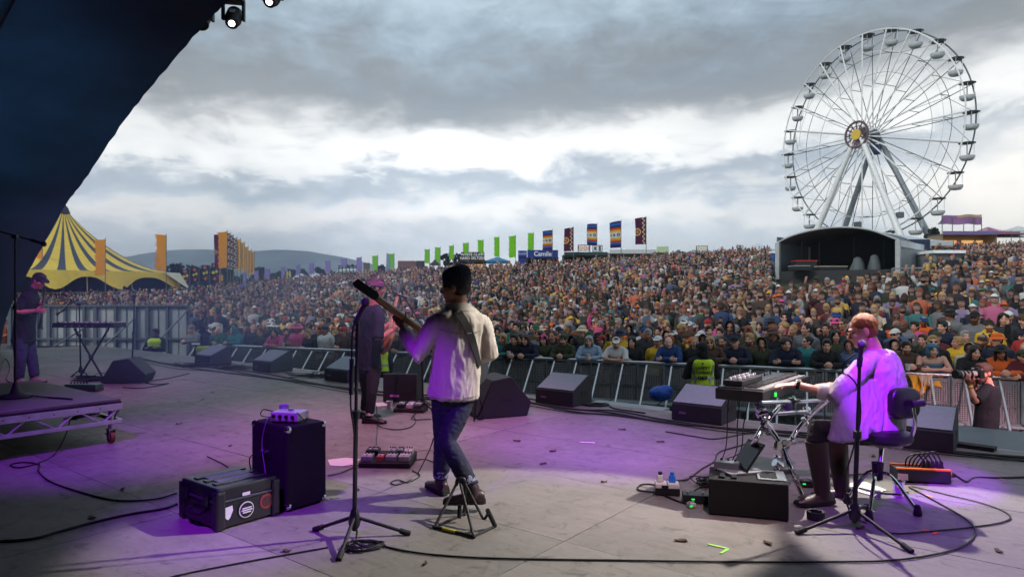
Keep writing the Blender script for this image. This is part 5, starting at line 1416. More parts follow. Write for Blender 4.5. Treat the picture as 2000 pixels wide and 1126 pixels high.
def pedalboard(label, px, py, w, dp, pedals, ang, seed):
    c = P(px, py) + V((0, dp / 2, 0)); t = thing('pedalboard', label, 'pedalboard', c, ang); M = XF[t]; rr = random.Random(seed)
    MB().prism([M @ V((-w / 2, y, z)) for y, z in ((-dp / 2, .004), (dp / 2, .004), (dp / 2, .085), (-dp / 2, .045))], M.to_3x3() @ V((w, 0, 0))).build('board', M_BLACK, t, bevel=.004)
    for (x, y, pw, pd, col) in pedals:
        z = .045 + (y + dp / 2) / dp * .04; tilt = Matrix.Rotation(math.atan(.04 / dp), 3, 'X'); r3 = M.to_3x3() @ tilt
        m = mat('pedal_%d_%d_%d' % col, col, .35, .3, var=.06)
        p = MB().box(M @ V((x, y, z + .024)), (pw, pd, .045), r3, taper=(.96, .94)).build('pedal', m, t, bevel=.004)
        for k in range(3): MB().lathe([(.009, 0), (.007, .014)], M @ V((x - pw * .3 + k * pw * .3, y + pd * .28, z + .046)), r3, 8).build('knob', M_KNOB, p)
        MB().lathe([(.010, 0), (.009, .012)], M @ V((x, y - pd * .3, z + .044)), r3, 8).build('footswitch', M_CHROME, p)
        MB().box(M @ V((x, y - pd * .02, z + .0478)), (pw * .7, pd * .22, .002), r3).build('face_plate', mat('pedal_face', (200, 196, 200), .5), p)
    return t
pedalboard('pedalboard with silver and red pedals behind the foreground stand', 752, 914, .46, .32, [(-.155, .07, .12, .10, (36, 42, 52)), (-.165, -.08, .10, .11, (150, 140, 158)), (-.045, -.08, .065, .11, (178, 70, 72)), (.05, -.075, .10, .11, (140, 136, 146)), (.165, -.07, .10, .11, (170, 165, 172)), (.02, .07, .07, .10, (150, 148, 156)), (.10, .07, .06, .10, (90, 96, 104)), (.175, .07, .075, .10, (215, 208, 205))], R(-3), 1)
pedalboard('low pedalboard with dark pedals beside the white cup', 800, 806, .40, .22, [(-.12, 0, .10, .15, (40, 40, 48)), (0.0, .0, .09, .15, (190, 180, 190)), (.11, 0, .10, .15, (60, 58, 66))], R(-10), 2)
def paper(label, pts, m=M_PAPER, z=.004):
    q = [P(x, y, z) for x, y in pts]; o = MB().prism(q, (0, 0, .0015)).build('paper_sheet', m, loc=q[0]); return tag(o, label, 'paper')
paper('white setlist sheet on the floor left of the pedalboard', [(640, 897), (676, 893), (704, 896), (690, 906), (668, 910), (645, 908)])
paper('white sheet lying behind the white cup near the bassist\'s shoes', [(730, 786), (748, 785), (758, 791), (738, 793)])
paper('white sheet on the floor under the drum stool', [(1652, 943), (1690, 940), (1732, 956), (1700, 966), (1660, 955)])
def cup(label, px, py, h, r, m):
    c = P(px, py); mb = MB(); mb.lathe([(r * .74, .003), (r, h), (r * 1.05, h), (r * .95, h - .003), (r * .70, .008)], c, None, 18); o = mb.build('cup', m, loc=c, smooth=50.0); return tag(o, label, 'cup')
cup('white paper cup standing behind the low pedalboard', 761, 797, .10, .044, mat('white_cup', (228, 214, 224), .5))
gl = mat('clear_plastic', (220, 225, 225), .12, trans=.75, var=0)
cq = cup('clear plastic cup of dark stout beside the drum stool', 1754, 970, .125, .045, gl)
MB().lathe([(.032, .006), (.041, .095), (.041, .098), (.001, .098)], P(1754, 970), None, 18).build('drink', mat('stout', (22, 12, 10), .2), cq, smooth=50.0)
mic_stand('tripod stand with a microphone behind the guitarist\'s left arm', P(826, 800), D(824, 635, 8.75), [P(802, 806), P(848, 806), P(828, 792)], (D(836, 655, 8.8), D(790, 580, 8.6)), (-.85, -.1, .3), r=.014)
cable('long wavy cable from the guitarist down to the pedalboard', [D(847, 855, 5.2), D(838, 880, 5.3), P(815, 925), (800, 937), (775, 946), (764, 941), (778, 936), (796, 941), (820, 928), (806, 918)], .005)
cable('cable loop on the floor behind the guitarist\'s pedalboard', [(806, 898), (830, 896), (850, 903)], .005)
cable('cable on the floor from the cabinet to the pedalboard', [(641, 928), (665, 923), (690, 912), (704, 906)], .005)
cable('thin cable trailing from the bassist to the low pedalboard', [(735, 795, .6), (738, 815, .1), (742, 832), (770, 838), (800, 834), (812, 822), (808, 812)], .006)
cable('cable running under the guitarist towards the low pedalboard', [(842, 818), (805, 818), (812, 806)], .006)

# ---- right side: synth, chrome rack, amp, stool -----------------------------------------
def synth():
    K0 = V((1.83, 4.98, .735)); u = V((.62, .785, 0)).normalized(); w = V((-u.y, u.x, 0)); a = math.atan2(u.y, u.x)
    t = thing('keyboard_synth', 'large black keyboard on the chrome stand under the player\'s hand', 'keyboard', K0, a); M = XF[t]    # local x along the keys, y away from the player
    L, Dp = 1.22, .36
    MB().box(M @ V((L / 2, Dp / 2, .045)), (L, Dp, .085), a).build('keyboard_case', M_DARK, t, bevel=.008)
    MB().box(M @ V((L / 2, Dp * .70, .093)), (L - .03, Dp * .52, .012), a).build('control_panel', mat('panel_black', (30, 31, 34), .3), t, bevel=.003)
    km = MB().box((0, 0, 0), (.0215, .145, .014)).mesh('key', mat('ivory_key', (122, 120, 118), .35, var=.04), bevel=.002, bseg=1); bk = MB().box((0, 0, 0), (.011, .09, .016)).mesh('black_key', M_BLACK, bevel=.002, bseg=1)
    for k in range(48):
        o = bpy.data.objects.new('key', km); COL.objects.link(o); o.parent = t; o.location = (.06 + k * .0228, .085, .092)
        if k % 7 not in (2, 6):
            o = bpy.data.objects.new('black_key', bk); COL.objects.link(o); o.parent = t; o.location = (.0714 + k * .0228, .112, .102)
    for k in range(14): MB().lathe([(.009, 0), (.007, .016)], M @ V((.1 + k * .075, Dp * .80, .098)), None, 8).build('knob', M_KNOB if k % 2 else M_GREYMETAL, t)
    MB().box(M @ V((.5, Dp * .66, .1005)), (.14, .06, .003), a).build('screen', mat('lcd', (40, 46, 60), .2, emit=(90, 110, 140), estr=.15, var=0), t)
    MB().box(M @ V((.28, -.003, .035)), (.035, .006, .03), a).build('green_light', M_GREEN_LED, t)
    c = M @ V((.30, Dp * .70, .1005)); s = thing('control_surface', 'small black controller with white knobs lying on the large keyboard', 'controller', c, a); Q = XF[s]
    MB().box(Q @ V((0, 0, .022)), (.46, .15, .040), a).build('controller_case', M_DARK, s, bevel=.005)
    for i in range(9):
        for j in range(2): MB().lathe([(.010, 0), (.009, .018), (.006, .022)], Q @ V((-.19 + i * .047, -.03 + j * .06, .042)), None, 10).build('knob', M_WHITEPL if (i + j) % 2 else M_GREYMETAL, s)
synth()
def chrome_rack():
    t = thing('chrome_stand', 'chrome tubular rack stand with clamps holding the large keyboard', 'stand', P(1520, 960))
    def tb(pts, r=.019): MB().tube(bez(pts, 8), r, 12).build('chrome_tube', M_CHROME, t, smooth=True)
    d1, d2 = 4.98, 5.75
    tb([D(1530, 786, d1 + .1), D(1506, 812, d1 + .02), D(1488, 836, d1), D(1470, 868, d1 + .02), P(1452, 900) + V((0, 0, .02))])
    tb([D(1500, 832, d1), D(1515, 852, d1 - .02), D(1532, 884, d1 - .05), D(1548, 922, d1 - .10), P(1570, 976) + V((0, 0, .01))])
    tb([D(1615, 782, d2), D(1583, 810, d2), D(1558, 838, d2), D(1540, 868, d2), P(1524, 905) + V((0, 0, .02))])
    tb([D(1568, 815, d2), D(1590, 850, d2), D(1604, 880, d2), P(1618, 930) + V((0, 0, .01))])
    for a, b in ((D(1506, 808, d1), D(1578, 803, d2)), (D(1523, 868, d1), D(1572, 862, d2)), (D(1486, 786, d1 - .05), D(1560, 783, d1 + .1)), (D(1560, 784, d2 - .1), D(1625, 780, d2))): tb([a, a.lerp(b, .5), b], .016)
    for c, d in ((D(1498, 830, d1), (1, .3, -1)), (D(1524, 868, d1 - .03), (1, 1, 0)), (D(1576, 804, d2), (.3, 1, 1)), (D(1519, 906, d2 - .2), (1, .2, -.6)), (D(1488, 806, d1), (1, 0, .2)), (D(1536, 790, d1 + .08), (0, 1, .4))):
        d = V(d).normalized(); e = d.orthogonal().normalized()
        k = MB(); k.tube([c - d * .035, c + d * .035], .033, 12); k.tube([c, c + e * .075], .010, 8); k.box(c + e * .05, (.05, .03, .04)); k.tube([c + e * .075 - d * .03, c + e * .075 + d * .03], .007, 6); k.ell(c - e * .045, (.018, .018, .018), None, 8, 6)
        k.build('clamp', M_CHROME, t, bevel=.0, smooth=45.0)
    for f in (P(1570, 976), P(1452, 902), P(1618, 930)): MB().tube([f + V((-.035, 0, .012)), f + V((.03, 0, .012))], .019, 10).build('rubber_foot', M_RUBBER, t, smooth=50.0)
chrome_rack()
def amp_box():
    a = R(-17); c = (P(1386, 1004) + P(1540, 1018)) / 2 + V((.29 * .17, .17, 0)); t = thing('amplifier', 'low black amplifier box with a laptop on it beside the chrome stand', 'amplifier', c, a); M = XF[t]
    w, d, h = .52, .36, .245
    MB().box(M @ V((0, 0, h / 2 + .004)), (w, d, h), a).build('cabinet', M_CARPET, t, bevel=.008)
    MB().box(M @ V((.25, 0, .12)), (.012, d - .02, h - .03), a).build('corner_trim', M_DARK, t)
    MB().box(M @ V((.16, .02, h + .008)), (.19, .26, .010), a).build('glass_panel', mat('grey_glass', (120, 128, 134), .15), t, bevel=.003)
    MB().box(M @ V((.14, .02, h + .0145)), (.11, .18, .003), a).build('dark_screen', M_BLACK, t)
    for x in (-.17, -.09): MB().box(M @ V((x, -.08, h + .012)), (.035, .12, .014), a).build('handle_bar', M_DARK, t, bevel=.004)
    s = thing('laptop', 'open dark laptop seen edge on, on top of the low amplifier', 'laptop', M @ V((-.05, .08, h + .004)), a + .55); Q = XF[s]
    MB().box(Q @ V((0, 0, .012)), (.28, .20, .016), a + .55).build('laptop_base', M_GREYMETAL, s, bevel=.004)
    r3 = rotz(a + .55) @ Matrix.Rotation(R(38), 3, 'Y')
    MB().box(Q @ V((.07, .0, .115)), (.012, .20, .24), r3).build('laptop_screen', M_DARK, s, bevel=.004)
    MB().box(Q @ V((.063, .0, .118)), (.003, .18, .20), r3).build('display', mat('dim_display', (30, 34, 38), .15), s)
    g = thing('effects_unit', 'grey blue effects box at the left end of the low amplifier', 'effects pedal', M @ V((-.13, .11, h + .004)), a - .2); Q = XF[g]
    MB().box(Q @ V((0, 0, .035)), (.18, .12, .06), a - .2, taper=(.94, .9)).build('unit_case', mat('grey_blue_case', (108, 118, 124), .4, .3), g, bevel=.005)
    for k in range(3): MB().lathe([(.010, 0), (.008, .014)], Q @ V((-.05 + k * .05, .02, .065)), None, 8).build('knob', M_KNOB, g)
amp_box()
def power_block():
    c = P(1304, 968); t = thing('power_block', 'white power block with blue and white plugs on the stage floor', 'power strip', c, R(-8)); M = XF[t]; a = R(-8)
    MB().box(M @ V((0, .06, .03)), (.185, .12, .052), a).build('dark_base', M_DARK, t, bevel=.005)
    for x in (-.046, .046): MB().box(M @ V((x, .06, .072)), (.085, .115, .032), a).build('socket_face', M_WHITEPL, t, bevel=.005)
    for x, m in ((-.05, M_WHITEPL), (.04, mat('blue_plug', (36, 120, 220), .35))):
        p = MB().box(M @ V((x, .08, .115)), (.055, .05, .055), a, taper=(.8, .8)).build('plug', m, t, bevel=.008)
        MB().tube([M @ V((x, .08, .14)), M @ V((x, .08, .165))], .016, 10).build('plug_top', mat('dark_blue', (24, 34, 80), .4) if x < 0 else m, p, smooth=50.0)
    MB().box(M @ V((-.02, -.003, .07)), (.05, .006, .02), a).build('black_plug', M_BLACK, t)
power_block()
def little_box(label, px, py, size, col, ang=0, led=M_GREEN_LED, name='di_box', cat='DI box'):
    c = P(px, py) + V((0, size[1] / 2, 0)); t = thing(name, label, cat, c, ang); M = XF[t]
    MB().box(M @ V((0, 0, size[2] / 2 + .004)), size, ang).build('box_case', mat('box_%d_%d_%d' % col, col, .45, var=.15), t, bevel=.005)
    if led: MB().box(M @ V((-.02, -size[1] / 2 - .002, size[2] * .6)), (.022, .004, .010), ang).build('led', led, t)
    for k in (-1, 1): MB().tube([M @ V((k * size[0] * .3, 0, size[2])), M @ V((k * size[0] * .3, 0, size[2] + .014))], .009, 8).build('jack', M_GREYMETAL, t)
    return t
little_box('black adapter box with a green light left of the low amplifier', 1362, 984, (.18, .12, .06), (24, 28, 34), R(-10))
little_box('small white topped adapter with a green cable end', 1352, 992, (.05, .05, .03), (190, 190, 190), R(20))
little_box('small dark pedal with a green light by the player\'s boots', 1578, 952, (.11, .08, .05), (40, 40, 44), R(-12))
little_box('grey rectangular pedal behind the chrome stand leg', 1535, 924, (.16, .07, .03), (120, 120, 124), R(-5), None)
for k, (px, py) in enumerate(((1096, 790), (1112, 791), (1104, 786))):
    little_box(('red lit box on the left of the cables', 'dark box with a red light among the cables', 'small reddish box behind the cables')[k] + ' at the central floor monitor', px, py, (.10, .08, .06), ((110, 60, 54), (34, 32, 34), (90, 50, 46))[k], R(-30 + 12 * k), M_RED_LED)
def tape_roll():
    c = P(1593, 1013); mb = MB(); n = 28
    rings = [[c + V((math.cos(2 * math.pi * k / n) * r, math.sin(2 * math.pi * k / n) * r, z)) for k in range(n)] for r, z in ((.058, .004), (.058, .056), (.040, .056), (.040, .004), (.058, .004))]
    mb.loft(rings, caps=False); o = mb.build('tape_roll', mat('gaffer_tape', (26, 25, 28), .6, bump=.2, bscale=200), loc=c, smooth=50.0); tag(o, 'black roll of gaffer tape on the floor in front of the boots', 'tape')
tape_roll()
def stool():
    base = P(1714, 992); seat = D(1724, 852, 5.02); t = thing('drum_stool', 'black round drum stool with backrest and chrome tripod', 'stool', base)
    x0 = V((base.x, base.y, 0))
    MB().lathe([(.02, -.03), (.185, -.03), (.20, -.005), (.195, .035), (.15, .052), (.01, .056)], seat, None, 26).build('seat', mat('black_vinyl', (20, 20, 22), .4, var=.15), t, smooth=60.0)
    MB().tube([V((seat.x, seat.y, seat.z - .03)), V((base.x, base.y, .20))], .019, 12).build('column', M_CHROME, t, smooth=True)
    h = V((base.x, base.y, .28)); MB().tube([h - V((0, 0, .07)), h + V((0, 0, .05))], [.034, .040], 14).build('height_collar', M_BLACK, t, smooth=50.0)
    for f, mid in ((P(1655, 982), .6), (P(1697, 1016), .55), (P(1792, 1006), .6)):
        g = V((f.x, f.y, .03)); k = h.lerp(g, .35) + V((0, 0, .05))
        lg = MB().tube(bez([h + V((0, 0, -.03)), k, g], 6), .013, 8).build('leg', M_CHROME, t, smooth=True)
        MB().tube([h - V((0, 0, .17)), h.lerp(g, .62)], .008, 8).build('brace', M_CHROME, lg, smooth=True)
        MB().lathe([(.024, -.03), (.030, -.022), (.020, .03), (.014, .045)], g, None, 12).build('rubber_foot', M_RUBBER, lg, smooth=50.0)
    MB().tube([h - V((0, 0, .21)), h - V((0, 0, .15))], .022, 10).build('lower_collar', M_CHROME, t, smooth=50.0)
    bc = D(1766, 787, 4.95); r3 = rotz(R(-72)); 
    rings = []
    for y, k in ((-.035, .80), (-.028, .96), (0, 1.0), (.022, .95), (.03, .8)): rings.append([bc + r3 @ V((y, math.copysign(abs(math.cos(t_)) ** .6, math.cos(t_)) * .135 * k, math.copysign(abs(math.sin(t_)) ** .6, math.sin(t_)) * .115 * k)) for t_ in [2 * math.pi * i / 28 for i in range(28)]])
    MB().loft(rings).build('backrest', MATS['black_vinyl'], t, smooth=60.0)
    MB().tube(bez([D(1783, 795, 4.9), D(1787, 825, 4.9), D(1778, 855, 4.93), D(1758, 866, 4.98), V((seat.x + .02, seat.y, seat.z - .04))], 8), .014, 10).build('backrest_bracket', M_CHROME, t, smooth=True)
    MB().tube([D(1780, 788, 4.9), D(1804, 786, 4.9)], .026, 12).build('adjuster_knob', M_BLACK, t, smooth=50.0)
    for k in range(7): MB().ell(bc + r3 @ V((-.034, -.10 + k * .033, .085)), (.005, .005, .005), None, 6, 5).build('stud', M_CHROME, t)
stool()
mic_stand('black tripod microphone stand in front of the keyboard player', P(1668, 1030), D(1679, 706, 4.32), [P(1558, 1042), P(1778, 1078), P(1694, 990)], None, (.05, -.1, .9), r=.015)
cable('microphone cable hanging from the right microphone stand', [D(1672, 690, 4.3), D(1652, 705, 4.3), D(1646, 726, 4.3), D(1660, 735, 4.3), D(1676, 760, 4.31), D(1680, 820, 4.32), D(1665, 880, 4.36), D(1650, 940, 4.45), P(1660, 1000, .1), P(1690, 1020), (1740, 1040), (1820, 1036), (1900, 1028), (1960, 1018), (1971, 1005), (1930, 985), (1850, 965), (1780, 948)], .0055)
def multi_socket():
    a = R(-10); c = P(1805, 944); t = thing('power_distributor', 'black and orange power distribution box with plugged cables', 'power strip', c, a); M = XF[t]
    MB().box(M @ V((0, .09, .06)), (.40, .18, .10), a).build('box_case', M_DARK, t, bevel=.006)
    om = mat('orange_rail', (222, 110, 40), .4)
    for y in (.012, .165): MB().box(M @ V((0, y, .114)), (.405, .03, .014), a).build('orange_rail', om, t, bevel=.003)
    MB().box(M @ V((-.16, -.003, .05)), (.075, .005, .05), a).build('label', mat('pale_pink_label', (222, 196, 204), .6), t)
    for k in range(5):
        q = M @ V((.03 + k * .033, .09, .11)); p = MB().box(q + V((0, 0, .03)), (.026, .04, .06), a, taper=(.7, .7)).build('plug', M_BLACK, t, bevel=.004)
        MB().tube(bez([q + V((0, 0, .055)), q + V((-.05, .01, .11 + .006 * k)), q + V((-.12, .03, .07)), M @ V((-.10 + k * .02, .15, .06)), M @ V((-.18 + .02 * k, .24, .008))], 7), .006, 6).build('lead', M_CABLE, p, smooth=True)
    MB().tube([M @ V((.20, .09, .06)), M @ V((.235, .09, .06))], .026, 12).build('inlet', om, t, smooth=50.0)
    MB().tube([M @ V((.235, .09, .06)), M @ V((.27, .09, .055))], [.024, .014], 12).build('inlet_plug', M_BLACK, t, smooth=50.0)
    e = M @ V((.27, .09, .055)); return e
e_ = multi_socket()
cable('thick black mains cable from the orange box to the right frame edge', [e_, e_ + V((.08, -.01, -.045)), P(1905, 932), (1950, 932), (2040, 930)], .009)
cable('cable on the floor between the stool and the orange box', [(1640, 928), (1690, 924), (1735, 923), (1756, 920)], .005)
def cable_ramp():
    a, b = P(1814, 862), P(1944, 880); t = thing('cable_ramp', 'ribbed black rubber strip along the front edge on the right', 'cable ramp', a)
    MB().bar(a + V((0, 0, .010)), b + V((0, 0, .010)), .15, .02).build('base_strip', M_RUBBER, t, bevel=.004)
    d = (b - a) / 16; ang = math.atan2(d.y, d.x)
    for k in range(16): MB().box(a + d * (k + .5) + V((0, 0, .028)), (.042, .13, .018), ang).build('rib', M_RUBBER, t, bevel=.003, bseg=1)
cable_ramp()
# cables gathered along the front edge
edge = [(262, 694), (340, 708), (420, 716), (520, 730), (600, 742), (690, 756), (800, 768), (900, 776), (1020, 780), (1120, 796), (1200, 802), (1300, 818), (1420, 832), (1500, 838), (1620, 850), (1720, 862), (1860, 878), (2010, 892)]
names = ['loom of black cable along the front edge, nearest the audience', 'middle black cable of the loom along the front edge', 'black cable of the front edge loom nearest the band', 'thin black cable snaking beside the front edge loom']
for k in range(4):
    cable(names[k], [(x, y + 1.5 + k * 2.3 + 2.2 * math.sin(i * 1.7 + k * 2)) for i, (x, y) in enumerate(edge)], .010 if k < 3 else .006, z=.012)
cable('black cable from the leftmost monitor across to the left tripod stand', [(370, 728), (330, 738), (290, 744), (300, 750), (330, 748), (280, 757), (240, 756)], .008)
coil('coiled cable lying right of the central floor monitor', 1165, 790, 22, 5, 4, .010, [(1200, 797), (1260, 806)], seed=8)
for k, pts in enumerate(([D(1424, 772, 5.2), D(1421, 800, 5.25), P(1418, 870, .3), P(1405, 905), (1392, 922)], [D(1445, 780, 5.2), D(1440, 830, 5.2), P(1438, 880, .2), (1420, 912), (1398, 930)], [D(1462, 782, 5.2), D(1452, 830, 5.15), P(1445, 882, .2), (1410, 900), (1380, 940), (1352, 960)])):
    cable(('leftmost', 'middle', 'rightmost')[k] + ' thin cable dropping from the large keyboard to the floor', pts, .0045)
cable('black cable curving from the power block to the adapter box', [(1300, 955, .05), (1272, 945, .03), (1250, 947), (1248, 956), (1285, 962), (1320, 976), (1345, 984)], .007)
cable('black cable running up stage from the white power block', [(1322, 938, .03), (1345, 934), (1370, 915), (1395, 900), (1405, 882), (1450, 868), (1480, 858)], .008)
cable_heap('tangle of thin cables left of the low amplifier', 1380, 950, 26, 12, 60, 14, .0045)
cable('cable lying along the floor behind the keyboard', [(1300, 842), (1360, 852), (1400, 856), (1470, 845), (1540, 852)], .006)
cable('pink lit cable along the left of the central floor monitor', [(1012, 776), (1040, 779), (1070, 786), (1110, 789), (1150, 790)], .010)
# marks and litter
def tape_mark(label, pts, w, m, name='tape_mark'):
    mb = MB(); pts = [P(x, y, .0035) for x, y in pts]
    for a, b in zip(pts[:-1], pts[1:]): mb.bar(a, b, w, .0016)
    tag(mb.build(name, m, loc=pts[0]), label, 'tape mark')
tape_mark('green tape angle stuck on the floor below the low amplifier', [(1382, 1061), (1422, 1070), (1408, 1079)], .016, mat('green_tape', (150, 215, 90), .6))
tape_mark('orange tape mark in the player\'s shadow on the floor', [(1801, 1033), (1830, 1038), (1822, 1042)], .02, mat('orange_tape', (240, 96, 60), .6))
tape_mark('yellow tape scrap beside the drum stool foot', [(1806, 965), (1821, 970)], .02, mat('yellow_tape', (206, 170, 70), .6))
tape_mark('white tape dash on the floor in the middle of the stage', [(1132, 862), (1162, 864)], .03, mat('white_tape', (210, 205, 200), .6))
tape_mark('yellow scrap lying by the orange box\'s cable', [(1952, 934), (1962, 936)], .02, MATS['yellow_tape'])
tape_mark('faded green tape patch at the cabinet\'s right foot', [(646, 972), (662, 970)], .05, mat('faded_green', (96, 122, 74), .8))
rr = random.Random(3); lm = mat('leaf_litter', (70, 48, 32), .8)
spots = [(415, 766), (395, 780), (350, 827), (700, 956), (830, 1100), (1215, 838), (1290, 862), (1705, 890), (1765, 960), (1950, 1075), (1680, 1030), (1060, 905), (1180, 940), (1330, 1055), (90, 830), (180, 1010), (240, 955), (560, 1075), (1080, 880), (450, 870), (1010, 860), (1500, 1060)]
where = ['left of the bassist', 'beside the other leaf left of the bassist', 'right of the riser caster', 'by the pedalboard cable', 'below the guitar stand', 'in the middle of the stage', 'near the floor cable', 'behind the stool', 'beside the stout cup', 'at the lower right', 'by the right microphone stand', 'in the violet patch', 'in the pale patch of light', 'below the power block', 'under the riser edge', 'left of the flight case', 'above the floor cable on the left', 'at the bottom left of the foreground stand', 'behind the guitarist', 'above the flight case', 'beyond the guitarist', 'below the amplifier']
for (x, y), wtxt in zip(spots, where):
    c = P(x, y, .004); k = rr.uniform(.014, .03); a = rr.uniform(0, 6.28); mb = MB()
    pts = [c + rotz(a) @ V((k * 1.6 * math.cos(t), k * .7 * math.sin(t) + .2 * k * math.cos(2 * t), 0.004 + .006 * math.cos(3 * t))) for t in [2 * math.pi * i / 8 for i in range(8)]]
    mb.prism(pts, (0, 0, .002)); tag(mb.build('dead_leaf', lm, loc=c), 'small dead leaf on the stage floor ' + wtxt, 'leaf', 'dead leaves scattered over the stage floor')

# ---- moving lights on the roof edge -----------------------------------------------------
def truss():
    a, b = S(-15.0, 6.3, 6.95), S(4.0, 6.3, 6.95); t = thing('lighting_truss', 'dark lighting truss along the roof edge carrying the moving lights', 'truss', (a + b) / 2)
    for o in (V((0, 0, 0)), V((0, 0, .3)), N * .3): MB().tube([a + o, b + o], .025, 8).build('chord', M_DARK, t, smooth=True)
    for k in range(48):
        p = a.lerp(b, k / 48); q = a.lerp(b, (k + 1) / 48); MB().tube([p, q + (V((0, 0, .3)) if k % 2 else N * .3)], .012, 5).build('lacing', M_DARK, t)
truss()
M_LENS = mat('lit_lens', (255, 250, 240), .2, emit=(255, 248, 235), estr=9.0, var=0)
def moving_head(label, px, py, d, aim, lit=True, s=1.0):
    c = D(px, py, d); t = thing('moving_light', label, 'stage light', c); ax = (V(aim) - c).normalized(); fr = frame(ax, V((0, 0, 1)))
    MB().tube([c - ax * .26 * s, c - ax * .22 * s, c + ax * .05 * s, c + ax * .10 * s, c + ax * .22 * s, c + ax * .24 * s], [.10 * s, .15 * s, .16 * s, .13 * s, .125 * s, .11 * s], 20).build('lamp_head', M_BLACK, t, smooth=50.0)
    MB().tube([c + ax * .236 * s, c + ax * .25 * s], .06 * s, 20).build('lens', M_LENS if lit else M_DARK, t, smooth=50.0)
    side = fr @ V((1, 0, 0)); side = V((side.x, side.y, 0)).normalized(); up = V((0, 0, 1))
    for q in (-1, 1):
        MB().bar(c + side * q * .19 * s - up * .04, c + side * q * .19 * s + up * .36 * s, .09 * s, .05 * s).build('yoke_arm', M_DARK, t, bevel=.012)
    MB().box(c + up * .38 * s, (.40 * s, .30 * s, .14 * s), math.atan2(side.y, side.x)).build('base_box', M_DARK, t, bevel=.02)
    MB().tube([c + up * .44 * s, V((c.x, c.y, 6.95))], .03, 8).build('hook', M_STEEL, t, smooth=True)
    MB().box(c + ax * .02 * s + fr @ V((0, 0, .158 * s)), (.10 * s, .16 * s, .012), fr).build('cover_badge', mat('cover_badge', (150, 152, 158), .4), t, bevel=.004)
moving_head('black moving light with a lit lens hanging at the roof edge', 456, 36, 11.4, D(425, 130, 10.2), s=.85)
moving_head('lit moving light cut by the top frame edge', 532, -4, 10.8, D(485, 60, 9.8), s=.8)
moving_head('unlit moving light against the dark roof membrane', 392, 34, 11.9, D(405, 150, 11), lit=False)
moving_head('small moving light high on the dark roof lining', 205, -6, 12.5, D(213, 90, 11), lit=False, s=.7)
# ================================================================== flags, stalls, tents, wheel and trees beyond the crowd
def cm(rgb, rough=.75, **k): return mat('paint_%d_%d_%d' % tuple(rgb), rgb, rough, var=k.pop('var', .10), scale=k.pop('scale', 3), **k)
M_POLE = mat('flag_pole', (120, 122, 124), .5, .4)
def cloth_flag(rgb):
    """thin banner cloth: some daylight comes through from behind"""
    m = cm(rgb, .8, var=.05); key = m.name + '_thin'
    if key in MATS: return MATS[key]
    m = m.copy(); m.name = key; MATS[key] = m; g = NG(m.node_tree); t = g.n('ShaderNodeBsdfTranslucent'); t.inputs[0].default_value = lin(rgb); x = g.n('ShaderNodeMixShader'); x.inputs[0].default_value = .5
    o = next(n for n in m.node_tree.nodes if n.type == 'OUTPUT_MATERIAL'); b = m.node_tree.nodes['Principled BSDF']; g.l(b.outputs[0], x.inputs[1]); g.l(t.outputs[0], x.inputs[2]); g.l(x.outputs[0], o.inputs['Surface']); return m
def ring(u, v, cu, cv, r0, r1, asp): return r0 < math.hypot((u - cu), (v - cv) * asp) < r1
STR = [(.07, 4), (.16, 5), (.24, 6), (.29, 1), (.35, 2), (.41, 3), (.62, 0), (.68, 3), (.74, 2), (.80, 1), (.88, 5), (.94, 6), (1.1, 4)]
def pat_stripe(u, v, asp):
    for cu, r in ((.22, .15), (.60, .115), (.88, .075)):
        if math.hypot(u - cu, (v - .515) * asp) < r * .42: return 0
        if math.hypot(u - cu, (v - .515) * asp) < r: return 4
    for t, k in STR:
        if v < t: return k
    return 4
def pat_eye(u, v, asp):
    d = math.hypot(u - .82, (v - .53) * asp)
    if d < .14: return 2
    if d < .24: return 0
    if d < .31: return 1
    if d < .38: return 2
    if abs(u - (.22 + .085 * math.sin(v * 2 * math.pi * 6.0))) < .055: return 1
    return 0
def pat_diamond(u, v, asp):
    for cu, cv, r, k in ((.6, .14, .26, 1), (.35, .44, .22, 2), (.75, .50, .22, 2), (.25, .66, .16, 3), (.55, .82, .24, 1), (.3, .30, .14, 3)):
        if abs(u - cu) + abs(v - cv) * asp < r: return k
    return 0
def pat_scallop(u, v, asp):
    k = (v * 5) % 1.0; d = math.hypot(u - .05, (k - .5) * asp / 5)
    return 1 if .30 < d < .52 else 0
def pat_bars(u, v, asp): return 1 if .42 < u < .62 and .06 < v < .9 else (2 if v > .94 else 0)
def pat_plain(u, v, asp): return 0
FL = dict(
    orange=(pat_plain, [(255, 170, 50)], (236, 84, 40)), green=(pat_plain, [(140, 230, 44)], (60, 130, 30)), lavender=(pat_plain, [(166, 146, 220)], (128, 108, 190)),
    stripe=(pat_stripe, [(236, 232, 226), (214, 66, 36), (238, 142, 34), (246, 204, 60), (70, 36, 92), (46, 112, 200), (38, 52, 120)], None),
    eye=(pat_eye, [(92, 34, 78), (240, 214, 160), (226, 150, 60)], None), diamond=(pat_diamond, [(26, 40, 66), (232, 110, 72), (232, 222, 60), (150, 60, 110)], None),
    scallop=(pat_scallop, [(74, 34, 74), (226, 206, 190)], None), bars=(pat_bars, [(252, 190, 60), (140, 52, 66), (210, 200, 180)], None))
